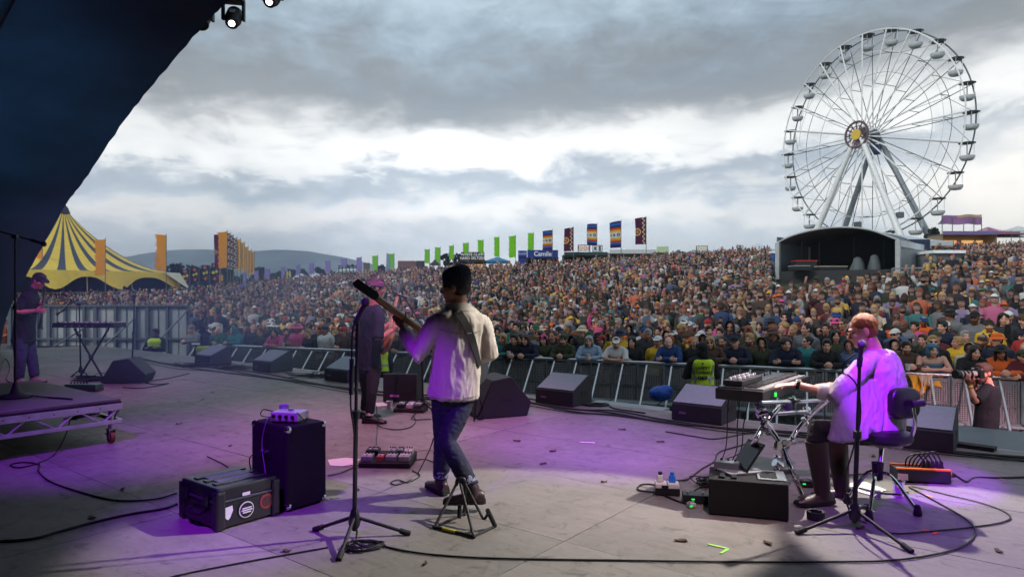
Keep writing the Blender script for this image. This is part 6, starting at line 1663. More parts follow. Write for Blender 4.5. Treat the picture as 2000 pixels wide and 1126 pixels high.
def flag(label, kind, x0, x1, y0, y1, d, group, tear=0.0, seed=0):
    """banner between pole (right) and serrated free edge (left); pixels give its place, d its distance"""
    pat, cols, tass = FL[kind]; g = on_ground(x1, d); w = (x1 - x0) / F * d; zt = H - (y0 - HZ) / F * d; zb = H - (y1 - HZ) / F * d; hgt = zt - zb
    t = thing('banner_flag', label, 'flag', g, 0.0, group)
    MB().tube([g - V((0, 0, .3)), V((g.x, g.y, zt + .12))], .035, 6).build('pole', M_POLE, t, smooth=True)
    fancy = kind not in ('orange', 'green', 'lavender'); nu, nv = (28, 64) if fancy else (5, 14); mb = MB(); asp = hgt / w
    for j in range(nv + 1):
        for i in range(nu + 1):
            u, v = i / nu, j / nv; sw = .10 * w * u * math.sin(v * 3.1 + seed) * (1 if fancy else .4); drop = .035 * hgt * u * math.sin(seed * 1.7 + .5) + (tear * hgt * u * u * (1 - v) if fancy else 0)
            mb.v.append(V((g.x - .03 - w * u + sw * .3, g.y + .12 * w * math.sin(u * 4 + v * 5 + seed) * u, zt - hgt * v - drop)))
    for j in range(nv):
        for i in range(nu):
            a = j * (nu + 1) + i; mb.f.append([a, a + 1, a + nu + 2, a + nu + 1]); mb.m.append(pat((i + .5) / nu, (j + .5) / nv, asp))
    mb.build('banner', [cloth_flag(c) for c in cols], t, smooth=180.0)
    if tass:
        fr = MB(); n = 9 if kind == 'orange' else 10
        for k in range(n):
            p, q = mb.v[int((k + .0) / n * nv) * (nu + 1) + nu], mb.v[min(nv, int(k / n * nv) + 1) * (nu + 1) + nu]
            fr.prism([p, p.lerp(q, .6), p.lerp(q, .2) + V((-w * (.24 if kind == 'orange' else .16), 0, .02))], (0, .01, 0))
        fr.build('fringe', cm(tass, .8), t, kind='stuff')
    return t
oh = 'orange flags with a red fringe near the striped tent'
flag('orange flag with red fringe standing in front of the striped tent', 'orange', 187, 206, 467, 536, 60, oh, seed=1)
flag('orange flag with red fringe at the right end of the striped tent', 'orange', 306, 325, 459, 529, 61, oh, seed=2)
flag('orange flag with red fringe at the tent\'s left edge by the dark drape', 'orange', 64, 83, 486, 545, 62, oh, seed=3)
ch = 'tall patterned flags clustered in a row at the left'
for i, (k, x0, x1, y0, y1, d, lab) in enumerate([
    ('eye', 419, 431, 457, 522, 66, 'dark purple eye flag on the left of the tall orange flag'), ('orange', 428, 444, 452, 522, 65, 'tall plain orange flag in front of the purple row'),
    ('scallop', 442, 450, 456, 523, 68, 'first purple scalloped flag right of the tall orange flag'), ('scallop', 448, 456, 460, 523, 71, 'second purple scalloped flag, in the middle of three'),
    ('scallop', 454, 463, 464, 524, 74, 'third purple scalloped flag beside the yellow barred ones'), ('bars', 461, 470, 467, 530, 77, 'yellow flag with a red bar next to the purple scalloped three'),
    ('bars', 469, 478, 474, 530, 80, 'second yellow barred flag of the row'), ('bars', 478, 485, 482, 535, 84, 'third yellow barred flag of the row'), ('bars', 485, 491, 488, 536, 88, 'fourth yellow barred flag, nearly edge on'), ('bars', 490, 497, 492, 536, 92, 'last yellow barred flag at the right end of the row')]):
    flag(lab, k, x0, x1, y0, y1, d, ch, seed=i)
for i, (x0, x1, y0, y1, n) in enumerate([(356, 371, 526, 553, 'leftmost'), (375, 389, 522, 550, 'second'), (395, 410, 518, 550, 'third'), (413, 429, 514, 551, 'rightmost')]):
    flag(n + ' navy flag with orange and yellow diamonds, before the dark trees', 'diamond', x0, x1, y0, y1, 82, 'navy diamond flags before the trees', seed=i)
flag('short orange flag beside the navy diamond flags', 'orange', 429, 436, 537, 553, 80, oh, seed=6)
lv = ['beside the blue canopy', 'right of the barred flag row', 'by the tall dark tree', 'left of the yellow feather flags', 'right of the yellow feather flags', 'between the white domed tents', 'above the white domed tents', 'on the pale marquee', 'right of the pale marquee']
for i, (x0, x1, y0, y1) in enumerate([(475, 481, 532, 567), (497, 505, 528, 548), (517, 527, 525, 545), (550, 557, 521, 545), (579, 586, 517, 537), (605, 613, 513, 534), (636, 645, 509, 534), (667, 677, 505, 519), (697, 706, 502, 528)]):
    flag('lavender flag ' + lv[i], 'lavender', x0, x1, y0, y1, 88 if i else 62, 'lavender flags along the left skyline', seed=i)
gr = ['beside the grey feather flag on its left', 'beside the grey feather flag on its right', 'left of the black peaked tent', 'over the black peaked tent', 'in front of the ridge tree', 'behind the black drinks sign, half hidden', 'at the right of the black drinks sign', 'over the blue canopy', 'left of the blue and white food stall', 'over the blue and white food stall']
for i, (x0, x1, y0, y1) in enumerate([(728, 738, 499, 527), (761, 770, 495, 524), (830, 839, 487, 514), (850, 860, 483, 514), (878, 886, 479, 506), (905, 915, 474, 496), (934, 944, 469, 498), (966, 975, 463, 501), (995, 1007, 460, 502), (1032, 1042, 455, 492)]):
    flag('bright green flag ' + gr[i], 'green', x0, x1, y0, y1, 92, 'bright green flags along the ridge', seed=i)
for i, (k, x0, x1, y0, y1, lab) in enumerate([('stripe', 1060, 1079, 449, 488, 'leftmost striped flag with three rings, above the blue and white stall'), ('eye', 1102, 1120, 444, 490, 'brown purple eye flag between two striped flags'), ('stripe', 1147, 1166, 437, 480, 'middle striped flag with three rings, twisted in the wind'),
    ('stripe', 1192, 1213, 431, 483, 'rightmost striped flag with three rings'), ('eye', 1241, 1262, 424, 477, 'tallest dark purple eye flag at the right end of the row')]):
    flag(lab, k, x0, x1, y0, y1, 84 - i * 3, 'large patterned flags on the ridge', .05, seed=i * 1.3)
def feather(label, px, y0, y1, d, col, w=.55, group=None):
    g = on_ground(px, d); zt = H - (y0 - HZ) / F * d; zb = H - (y1 - HZ) / F * d; t = thing('feather_flag', label, 'flag', g, 0, group)
    pole = bez([g, V((g.x, g.y, zt - .4)), V((g.x + .12, g.y, zt)), V((g.x + w * .6, g.y, zt - .1))], 6)
    MB().tube(pole, .02, 5).build('pole', M_POLE, t)
    MB().prism([V((g.x, g.y, zb)), V((g.x + w, g.y, zb + .15)), V((g.x + w, g.y, zt - .35)), V((g.x + w * .55, g.y, zt - .08)), V((g.x + .1, g.y, zt - .02)), V((g.x, g.y, zt - .3))], (0, .015, 0)).build('sail', cm(col), t)
feather('grey blue feather flag between two green flags', 755, 494, 530, 92, (130, 160, 180), .5)
feather('left yellow feather flag near the lavender flags', 559, 527, 546, 88, (214, 208, 70), .28, 'yellow feather flags'); feather('right yellow feather flag near the lavender flags', 564, 527, 546, 88, (214, 208, 70), .28, 'yellow feather flags')

# ---- striped big top -----------------------------------------------------------
def big_top():
    d0 = 68.0; pk = D(124, 416, d0); zE = H - (527 - HZ) / F * 60; t = thing('circus_tent', 'big yellow and grey striped tent on the left beyond the hoarding', 'tent', V((pk.x, pk.y, gz(pk.x, pk.y))))
    cx, cy, zp = pk.x, pk.y, pk.z; R0 = 8.8; n = 150; cols = [cm((250, 212, 74), .6), cm((62, 74, 88), .6), cm((235, 226, 190), .6)]
    rot0 = R(45)
    def rad(a):                                        # rounded square plan
        c, s_ = abs(math.cos(a - rot0)), abs(math.sin(a - rot0)); return R0 / (c ** 5 + s_ ** 5) ** .2
    mb = MB(); m_ = 16
    for j in range(m_ + 1):
        f = j / m_; r = .05 + .95 * f ** 1.06
        for i in range(n):
            a = 2 * math.pi * i / n; q = rad(a) * r; z = zE + (zp - zE) * (1 - f) ** 1.72
            mb.v.append(V((cx + q * math.cos(a), cy + q * math.sin(a), z + .0)))
    for j in range(m_):
        for i in range(n): mb.f.append([j * n + i, j * n + (i + 1) % n, (j + 1) * n + (i + 1) % n, (j + 1) * n + i]); mb.m.append(1 if i % 5 < 2 else 0)
    mb.build('canopy', cols, t, smooth=30.0)
    # yellow valance with scalloped lower edge, pulled out to the corner poles
    va = MB(); 
    for j in range(5):
        for i in range(n):
            a = 2 * math.pi * i / n; q = rad(a); sc = abs(math.sin((a - rot0 + math.pi / 4) * 2 + math.pi / 2 * 0)); s2 = abs(math.cos(a * 6)); drop = .55 + 1.15 * s2 ** 3
            f = j / 4; va.v.append(V((cx + (q + .25 * f + .6 * f * s2 ** 6) * math.cos(a), cy + (q + .25 * f + .6 * f * s2 ** 6) * math.sin(a), zE + .01 - drop * f)))
    for j in range(4):
        for i in range(n): va.f.append([j * n + i, j * n + (i + 1) % n, (j + 1) * n + (i + 1) % n, (j + 1) * n + i]); va.m.append(0)
    va.build('valance', cols[0], t, smooth=30.0)
    MB().lathe([(.5, -.3), (.62, -.1), (.42, .5), (.05, 1.0)], pk, None, 16).build('mast_cap', cm((58, 64, 74)), t, smooth=50.0)
    MB().tube([V((cx, cy, gz(cx, cy))), pk], .12, 8).build('mast', M_POLE, t)
    pole = cm((196, 182, 110))
    for k in range(16):
        a = rot0 + 2 * math.pi * k / 16; q = rad(a) - .1; x, y = cx + q * math.cos(a), cy + q * math.sin(a)
        MB().tube([V((x + .5 * math.cos(a), y + .5 * math.sin(a), gz(x, y))), V((x, y, zE))], .05, 6).build('pole', pole, t)
    dk = cm((40, 46, 52)); back = MB()
    for k in range(40):                                  # dark back wall of the tent
        a = R(20) + R(140) * k / 39; q = rad(a) - .3; back.v += [V((cx + q * math.cos(a), cy + q * math.sin(a), gz(cx, cy) - .2)), V((cx + q * math.cos(a), cy + q * math.sin(a), zE - .1))]
    back.f = [[2 * k, 2 * k + 2, 2 * k + 3, 2 * k + 1] for k in range(39)]; back.m = [0] * 39; back.build('back_wall', dk, t)
    for k in range(4):
        a = k * R(90); q = rad(a); p = V((cx + q * math.cos(a), cy + q * math.sin(a), zE)); e = V((cx + (q + 1.7) * math.cos(a), cy + (q + 1.7) * math.sin(a), zE - 1.6))
        side = V((-math.sin(a), math.cos(a), 0))
        MB().add([p + side * 1.6, p - side * 1.6, e - side * .12, e + side * .12, p + side * 1.6 - V((0, 0, .03)), p - side * 1.6 - V((0, 0, .03)), e - side * .12 - V((0, 0, .03)), e + side * .12 - V((0, 0, .03))], [(0, 1, 2, 3), (7, 6, 5, 4), (0, 4, 5, 1), (1, 5, 6, 2), (2, 6, 7, 3), (3, 7, 4, 0)]).build('corner_wing', cols[2 if k == 0 else 0], t)
        MB().tube([e, V((e.x + 1.2 * math.cos(a), e.y + 1.2 * math.sin(a), gz(e.x, e.y)))], .03, 5).build('guy_rope', M_POLE, t)
    # tie beam seen under the valance
    MB().tube([V((cx - 2, cy - R0 + .2, zE - 2.1)), V((cx + 8, cy - 1.8, zE - 1.9))], .06, 6).build('tie_beam', pole, t)
big_top()

# ---- stalls and tents along the ridge ------------------------------------------
def pixbox(px0, px1, y0, y1, d, dep):
    """box standing behind pixels: centre, size"""
    x0, x1 = (px0 - 1000) / F * d, (px1 - 1000) / F * d; z1, z0 = H - (y0 - HZ) / F * d, H - (y1 - HZ) / F * d
    return V(((x0 + x1) / 2, d + dep / 2, (z0 + z1) / 2)), (x1 - x0, dep, z1 - z0)
def stall(label, x0, x1, y_sign, y_mid, d, sign_col, body=(60, 56, 52), text=None, tcol=(240, 240, 240), dep=2.5, lit=False, name='food_stall', size=None, hatch=True):
    g = on_ground((x0 + x1) / 2, d); t = thing(name, label, 'stall', g)
    c, s = pixbox(x0, x1, y_sign, y_mid, d, .25); MB().box(c, s).build('sign_board', cm(sign_col, .55), t, bevel=.02)
    zt = c.z - s[2] / 2; w = s[0]
    MB().box((g.x, d + dep / 2 + .3, zt + .06), (w + .2, dep, .10)).build('roof', cm((96, 98, 100)), t)
    hb = zt - g.z
    if hb > .2:
        for q in (-1, 1): MB().box((g.x + q * w / 2, d + dep / 2 + .3, g.z + hb / 2), (.10, dep, hb)).build('side_wall', cm(body), t)
        MB().box((g.x, d + dep + .2, g.z + hb / 2), (w, .08, hb)).build('back_wall', cm(body), t)
        MB().box((g.x, d + .35, g.z + .5), (w, .5, 1.0)).build('counter', cm(tuple(int(q * .8) for q in body)), t)
        if lit: 
            for k in (-.25, .25): MB().box((g.x + k * w, d + dep * .8, g.z + hb * .62), (w * .40, .06, hb * .40)).build('lit_window', mat('warm_window', (255, 190, 110), .5, emit=(255, 190, 110), estr=.7, var=0), t)
    if text:
        fs = size or s[2] * .62
        for k, ln in enumerate(text): lettering(ln, fs, c + V((0, -.135, (len(text) - 1) * fs * .48 - k * fs * .98)), (1, 0, 0), (0, 0, 1), cm(tcol, .6, var=0), t, 'lettering', bold=fs * .02, wide=1.0)
    return t
stall('black drinks stall with a large black sign reading WHITE CLAW', 900, 946, 492, 509, 92, (30, 42, 48), (44, 48, 50), ['WHITE CLAW', 'HARD SELTZER'], lit=True, size=.50)
stall('blue food stall with a wide blue sign reading Camile', 1030, 1090, 488, 503.5, 84, (24, 58, 140), (92, 66, 50), ['Camile'], size=.78)
def camile_side():
    c, s = pixbox(1012, 1029, 489, 501, 84.2, .25); g = on_ground(1020, 84.2); t = thing('side_kiosk', 'narrow blue kiosk with a small sign on the left of the blue food stall', 'kiosk', g)
    MB().box(c, s).build('sign_board', cm((44, 70, 160)), t, bevel=.02); lettering('Camile', .36, c + V((0, -.135, 0)), (1, 0, 0), (0, 0, 1), cm((230, 230, 235), .6, var=0), t)
    MB().box((c.x, 85.2, (g.z + c.z) / 2), (s[0] * .96, 1.6, c.z - g.z)).build('kiosk_wall', cm((40, 60, 140)), t)
camile_side()
stall('wooden bar with a brown striped sign board left of the black peaked tent', 777, 812, 509, 522, 92, (120, 84, 74), (90, 80, 70), lit=True)
stall('small brown sign stall beside the grey lavender flags', 710, 722, 513, 531, 92, (104, 92, 84), (96, 90, 86))
stall('dark green trailer with an open hatch on the ridge', 1102, 1187, 492, 499, 82, (50, 70, 72), (56, 70, 72), lit=False, name='food_trailer')
stall('long white food marquee with dark window sign on the ridge', 1191, 1282, 487, 495, 86, (206, 212, 212), (170, 176, 176), name='food_marquee')
stall('pale green and white stall right of the white food marquee', 1283, 1306, 481, 493, 84, (196, 220, 176), (150, 160, 140))
stall('black and red burger stall between the bar and black tent', 813, 829, 509, 520, 94, (62, 50, 50), (80, 70, 66))
def sign_frame(label, x0, x1, y0, y1, d, col, words=None, bars=6):
    c, s = pixbox(x0, x1, y0, y1, d, .1); g = on_ground((x0 + x1) / 2, d); t = thing('sign_frame', label, 'sign', g); m = cm(col, .5)
    for q in (-1, 1): MB().tube([V((c.x + q * s[0] / 2, d, g.z)), V((c.x + q * s[0] / 2, d, c.z + s[2] / 2))], .05, 6).build('post', M_POLE, t)
    for k in (-1, 1): MB().box(c + V((0, 0, k * s[2] / 2)), (s[0], .08, .08)).build('rail', M_POLE, t)
    for k in range(bars): MB().box(c + V((s[0] * ((k + .5) / bars - .5), 0, 0)), (s[0] / bars * .55, .07, s[2] * (.62 + .2 * (k % 2)))).build('sign_letter', m, t, bevel=.02)
sign_frame('orange neon style sign on a frame above the dark trailer', 1129, 1152, 478, 489, 83, (240, 140, 60))
sign_frame('white framed sign with a dark picture above the dark trailer', 1158, 1176, 479, 491, 83, (90, 110, 110), bars=2)
sign_frame('yellow lattice sign on the skyline left of the purple peaked tent', 1360, 1382, 480, 489, 92, (214, 190, 120), bars=7)
sign_frame('small brown sign on the skyline left of the white peaked tent', 1440, 1451, 479, 484, 92, (120, 104, 90), bars=1)
def peaked_tent(label, x0, x1, ytop, yeave, d, col, leg=True, dep=None, col2=None, curve=1.6, name='peaked_tent'):
    a, b = (x0 - 1000) / F * d, (x1 - 1000) / F * d; w = b - a; dep = dep or w; zt, ze = H - (ytop - HZ) / F * d, H - (yeave - HZ) / F * d; cx, cy = (a + b) / 2, d + dep / 2
    g = gz(cx, cy); t = thing(name, label, 'tent', V((cx, cy, g))); mb = MB(); n = 24; m_ = 7
    for j in range(m_ + 1):
        f = max(j / m_, .02)
        for i in range(n):
            t_ = 2 * math.pi * (i + .5) / n; c, s = math.cos(t_), math.sin(t_); k = 1 / max(abs(c), abs(s)); mb.v.append(V((cx + c * k * w / 2 * f, cy + s * k * dep / 2 * f, ze + (zt - ze) * (1 - f) ** curve)))
    for j in range(m_):
        for i in range(n): mb.f.append([j * n + i, j * n + (i + 1) % n, (j + 1) * n + (i + 1) % n, (j + 1) * n + i]); mb.m.append(1 if col2 and (i // 3) % 2 else 0)
    mb.build('canopy', [cm(col, .6), cm(col2 or col, .6)], t, smooth=40.0)
    vh = min(.45, (zt - ze) * .4)
    for q in (-1, 1):
        MB().box((cx, cy + q * dep / 2, ze - vh / 2), (w, .04, vh)).build('valance', cm(col2 or col, .6), t); MB().box((cx + q * w / 2, cy, ze - vh / 2), (.04, dep, vh)).build('valance', cm(col2 or col, .6), t)
        for p in (-1, 1): MB().tube([V((cx + q * w / 2, cy + p * dep / 2, g - .5)), V((cx + q * w / 2, cy + p * dep / 2, ze))], .05, 5).build('leg', M_POLE, t)
peaked_tent('black peaked tent among the green flags', 839, 858, 505, 514, 90, (48, 56, 64))
peaked_tent('dark peaked tent right of the green and white stall', 1313, 1343, 486, 495, 92, (84, 86, 86))
peaked_tent('teal grey tent left of the purple peaked tent', 1343, 1374, 486, 492, 95, (120, 150, 156))
peaked_tent('second teal grey tent behind the yellow lattice sign', 1374, 1402, 487, 492, 97, (128, 150, 160))
peaked_tent('purple and white peaked tent on the skyline', 1400, 1430, 479, 490, 92, (206, 200, 206), col2=(120, 60, 90))
peaked_tent('white peaked marquee left of the small arched stage', 1462, 1517, 472, 486, 92, (200, 208, 212))
peaked_tent('blue canopy stall right of the black drinks sign', 947, 995, 500, 509, 94, (60, 130, 184), curve=1.0)
peaked_tent('white domed tent under the lavender flags', 570, 598, 533, 544, 92, (214, 220, 222), curve=.6)
peaked_tent('second white domed tent beside the first one', 598, 628, 532, 543, 93, (206, 212, 216), curve=.6)
peaked_tent('pale marquee with a black frame on the left skyline', 655, 706, 520, 528, 94, (190, 204, 206), curve=1.0)
peaked_tent('blue canopy among the crowd beneath the patterned flags', 459, 480, 555, 559, 58, (30, 84, 190), curve=1.0)
peaked_tent('pink tent at the far right skyline', 1918, 1992, 439, 452, 84, (190, 140, 160), col2=(150, 100, 130))
peaked_tent('grey white roof of the marquee behind the small arched stage', 1706, 1862, 443, 470, 60, (196, 204, 208), dep=10, curve=1.1)
peaked_tent('white tent at the right edge of the skyline', 1975, 2080, 436, 450, 88, (214, 216, 216))
peaked_tent('black peaked tent beyond the wooden bar', 800, 822, 510, 516, 98, (50, 50, 54))
def black_frame():
    g = on_ground(680, 93); t = thing('scaffold_frame', 'black scaffold frame rising over the pale marquee', 'scaffold', g)
    for k in range(7):
        x = (662 + 7 * k - 1000) / F * 93; MB().tube([V((x, 93, g.z)), V((x, 93, H - (519 - HZ) / F * 93))], .06, 5).build('post', M_BLACK, t)
    for y in (519, 523): MB().tube([D(661, y, 93), D(706, y, 93)], .07, 5).build('rail', M_BLACK, t)
black_frame()
def purple_banner():
    d = 80; t = thing('roof_banner', 'purple and gold banner canopy raised on poles at the upper right', 'banner', on_ground(1878, d)); mb = MB()
    for j in range(5):
        for i in range(17): 
            u, v = i / 16, j / 4; p = D(1838 + 80 * u, 421 + 17 * v - 3 * u * (1 - v), d); mb.v.append(p + V((.25 * math.sin(v * 3) * (1 - u) - .5 * v * (i == 0), .15 * math.sin(u * 9), .05 * math.sin(u * 12))))
    for j in range(4):
        for i in range(16): a = j * 17 + i; mb.f.append([a, a + 1, a + 18, a + 17]); mb.m.append(1 if j == 0 and i > 5 else 0)
    mb.build('banner_sheet', [cm((150, 112, 160)), cm((196, 164, 128))], t, smooth=180.0)
    for px in (1840, 1860, 1882, 1902, 1917): g = on_ground(px, d); MB().tube([g, D(px, 424, d)], .05, 5).build('post', M_POLE, t)
purple_banner()
stall('food stall with a purple eave at the right below the purple banner', 1844, 1950, 451, 458, 72, (120, 108, 160), (150, 130, 110), lit=True)
def plain_box(name, label, cat, x0, x1, y0, y1, d, dep, col, roof=None):
    c, s = pixbox(x0, x1, y0, y1, d, dep); g = gz(c.x, c.y); s = (s[0], s[1], s[2] + max(0, c.z - s[2] / 2 - g)); c.z = c.z + 0 - (s[2] - pixbox(x0, x1, y0, y1, d, dep)[1][2]) / 2
    t = thing(name, label, cat, V((c.x, c.y, c.z - s[2] / 2))); MB().box(c, s).build('body', cm(col, .5), t, bevel=.03)
    n = max(3, int(s[0] / .35))
    for k in range(n): MB().box(c + V((s[0] * ((k + .5) / n - .5), -s[1] / 2 - .015, 0)), (.06, .03, s[2] * .92)).build('rib', cm(tuple(int(q * .85) for q in col), .5), t)
    if roof: MB().box(c + V((0, -.1, s[2] / 2 + .12)), (s[0] + .25, s[1] + .4, .22), taper=(.94, .8)).build('roof', cm(roof, .5), t, bevel=.03)
    return t
plain_box('shipping_container', 'dark blue container standing upright right of the small arched stage', 'container', 1774, 1817, 467, 520, 55, 4, (38, 54, 84))
plain_box('portable_cabin', 'grey portable cabin with a white roof at the right of the container', 'cabin', 1824, 1884, 495, 522, 46, 2.4, (128, 136, 138), (226, 228, 228))
plain_box('portable_toilet', 'blue portable toilet at the left side of the small arched stage', 'toilet', 1511, 1517, 495, 512, 60, 1.2, (50, 110, 190), (220, 222, 224))
def railing():
    t = thing('railing', 'grey steel railing on the slope right of the small arched stage', 'railing', on_ground(1880, 38)); pts = []
    for k in range(25):
        px = 1742 + 10 * k; d = 41 - 4 * k / 24; pts.append(D(px, 524 - 5 * k / 24, d))
    for dz in (0, -.5): MB().tube([p + V((0, 0, dz)) for p in pts], .035, 6).build('rail', M_STEEL, t, smooth=True)
    for p in pts[::3]: MB().tube([p, p - V((0, 0, 1.1))], .03, 6).build('post', M_STEEL, t)
    for i in range(24):
        for f in (.25, .75): q = pts[i].lerp(pts[i + 1], f); MB().tube([q, q - V((0, 0, .95))], .012, 4).build('bar', M_STEEL, t)
railing()
def arched_stage():
    # the front faces the field at an angle: its right tower stands nearer than the left one
    dd = lambda px: 50 - 5 * (px - 1517) / 237.0; DV = V((.69, .72, 0)); d = 47.0
    def_ = lambda px, y, dy=0.0: D(px, y, dd(px)) + DV * dy
    t = thing('arched_stage', 'small empty arched stage with a dark interior below the big wheel', 'stage', on_ground(1635, d + 3)); alu = cm((176, 180, 182), .45)
    out = bez([def_(1517, 474), def_(1550, 459), def_(1600, 447), def_(1650, 443.5), def_(1700, 449), def_(1756, 469)], 6); dep = 6.0; n = len(out); mb = MB()
    for j in range(6): mb.v += [p + DV * (dep * j / 5) - V((0, 0, .12 * (j % 2))) for p in out]
    mb.f = [[j * n + i, j * n + i + 1, (j + 1) * n + i + 1, (j + 1) * n + i] for j in range(5) for i in range(n - 1)]; mb.m = [0] * len(mb.f); mb.build('roof', cm((96, 102, 106), .6), t, smooth=60.0)
    MB().tube(out, .065, 8).build('front_arch', alu, t, smooth=True)
    bw = [p + DV * (dep - .05) for p in out]; a, b = def_(1517, 541), def_(1756, 543); zb = min(a.z, b.z); fl = lambda p, z: V((p.x, p.y, z))
    MB().prism([fl(bw[0], zb)] + bw + [fl(bw[-1], zb)], DV * .1).build('back_drape', cm((34, 38, 44), .9), t)
    for p in (def_(1519, 474), def_(1754, 469)):
        for k in (0, dep): q = p + DV * k; MB().box(fl(q, (p.z + zb) / 2), (.30, .30, p.z - zb), R(-43)).build('tower', alu, t, bevel=.03)
    zd = H - (527 - HZ) / F * d
    MB().prism([fl(a, zb - .4), fl(b, zb - .4), fl(b + DV * dep, zb - .4), fl(a + DV * dep, zb - .4)], (0, 0, zd - zb + .4)).build('deck', cm((54, 56, 60), .8), t)
    MB().prism([fl(a, zd), fl(a + DV * dep, zd), fl(a + DV * dep, zd + 2.5), fl(a, zd + 2.5)], (.08, -.08, 0)).build('side_wall', cm((96, 108, 116), .7), t)
    w = MB(); m_ = 14; p0 = b; p1 = b + DV * dep
    for i in range(m_ + 1):
        f = i / m_; q = p0.lerp(p1, f); off = .05 * math.sin(i * 2.2); w.v += [V((q.x + off, q.y, zb - .3)), V((q.x + off, q.y, out[-1].z))]
    w.f = [[2 * i, 2 * i + 2, 2 * i + 3, 2 * i + 1] for i in range(m_)]; w.m = [0] * m_; w.build('side_drape', cm((150, 158, 160), .7, scale=1), t, smooth=True)
    MB().prism([out[-1], out[-1] + DV * dep, out[-1] + DV * dep - V((0, 0, .42)), out[-1] - V((0, 0, .42))], (.06, -.06, 0)).build('valance', cm((216, 220, 222)), t)
    for px in (1535, 1570, 1640, 1700): MB().tube([def_(px, 458 + abs(px - 1635) * .09, 3), def_(px, 521, 3)], .04, 5).build('drop_pole', M_DARK, t)
    def item(name, label, cat, px0, px1, y0, y1, dy, col, cover=False):
        c, s = pixbox(px0, px1, y0, y1, d + dy, 1.0); q = thing(name, label, cat, V((c.x, c.y, zd)))
        if cover:
            mb = MB(); n2 = 14; rings = []
            for z, k in ((0, 1.0), (.25, .95), (.5, .78), (.72, .62), (.9, .5), (1.0, .18)): rings.append([V((c.x + math.cos(a2) * s[0] / 2 * k * (1 + .12 * math.sin(3 * a2 + z * 5)), c.y + math.sin(a2) * .5 * k, zd + z * (c.z + s[2] / 2 - zd))) for a2 in [2 * math.pi * i / n2 for i in range(n2)]])
            mb.loft(rings).build('cover_sheet', cm(col, .7), q, smooth=50.0)
        else:
            MB().box(V((c.x, c.y, (zd + c.z + s[2] / 2) / 2)), (s[0], 1.0, c.z + s[2] / 2 - zd)).build('case_body', cm((40, 42, 46), .6), q, bevel=.04); MB().box(c + V((0, -.02, s[2] / 2 - .03)), (s[0] * 1.02, 1.02, .07)).build('case_rim', cm(col, .5), q)
    item('flight_case', 'flight case with a red top edge on the small arched stage', 'case', 1556, 1596, 508, 520, 2.0, (206, 50, 56)); item('flight_case', 'low black case at the left of the small arched stage', 'case', 1550, 1582, 518, 529, .8, (150, 150, 150)); item('flight_case', 'long low case in the middle of the small arched stage', 'case', 1600, 1655, 519, 528, 1.2, (176, 170, 150))
    item('covered_equipment', 'left grey sheet covered equipment on the small arched stage', 'cover', 1668, 1696, 501, 529, .4, (96, 106, 110), True); item('covered_equipment', 'right taller grey sheet covered equipment on the small arched stage', 'cover', 1702, 1728, 496, 529, .6, (102, 112, 116), True)
arched_stage()

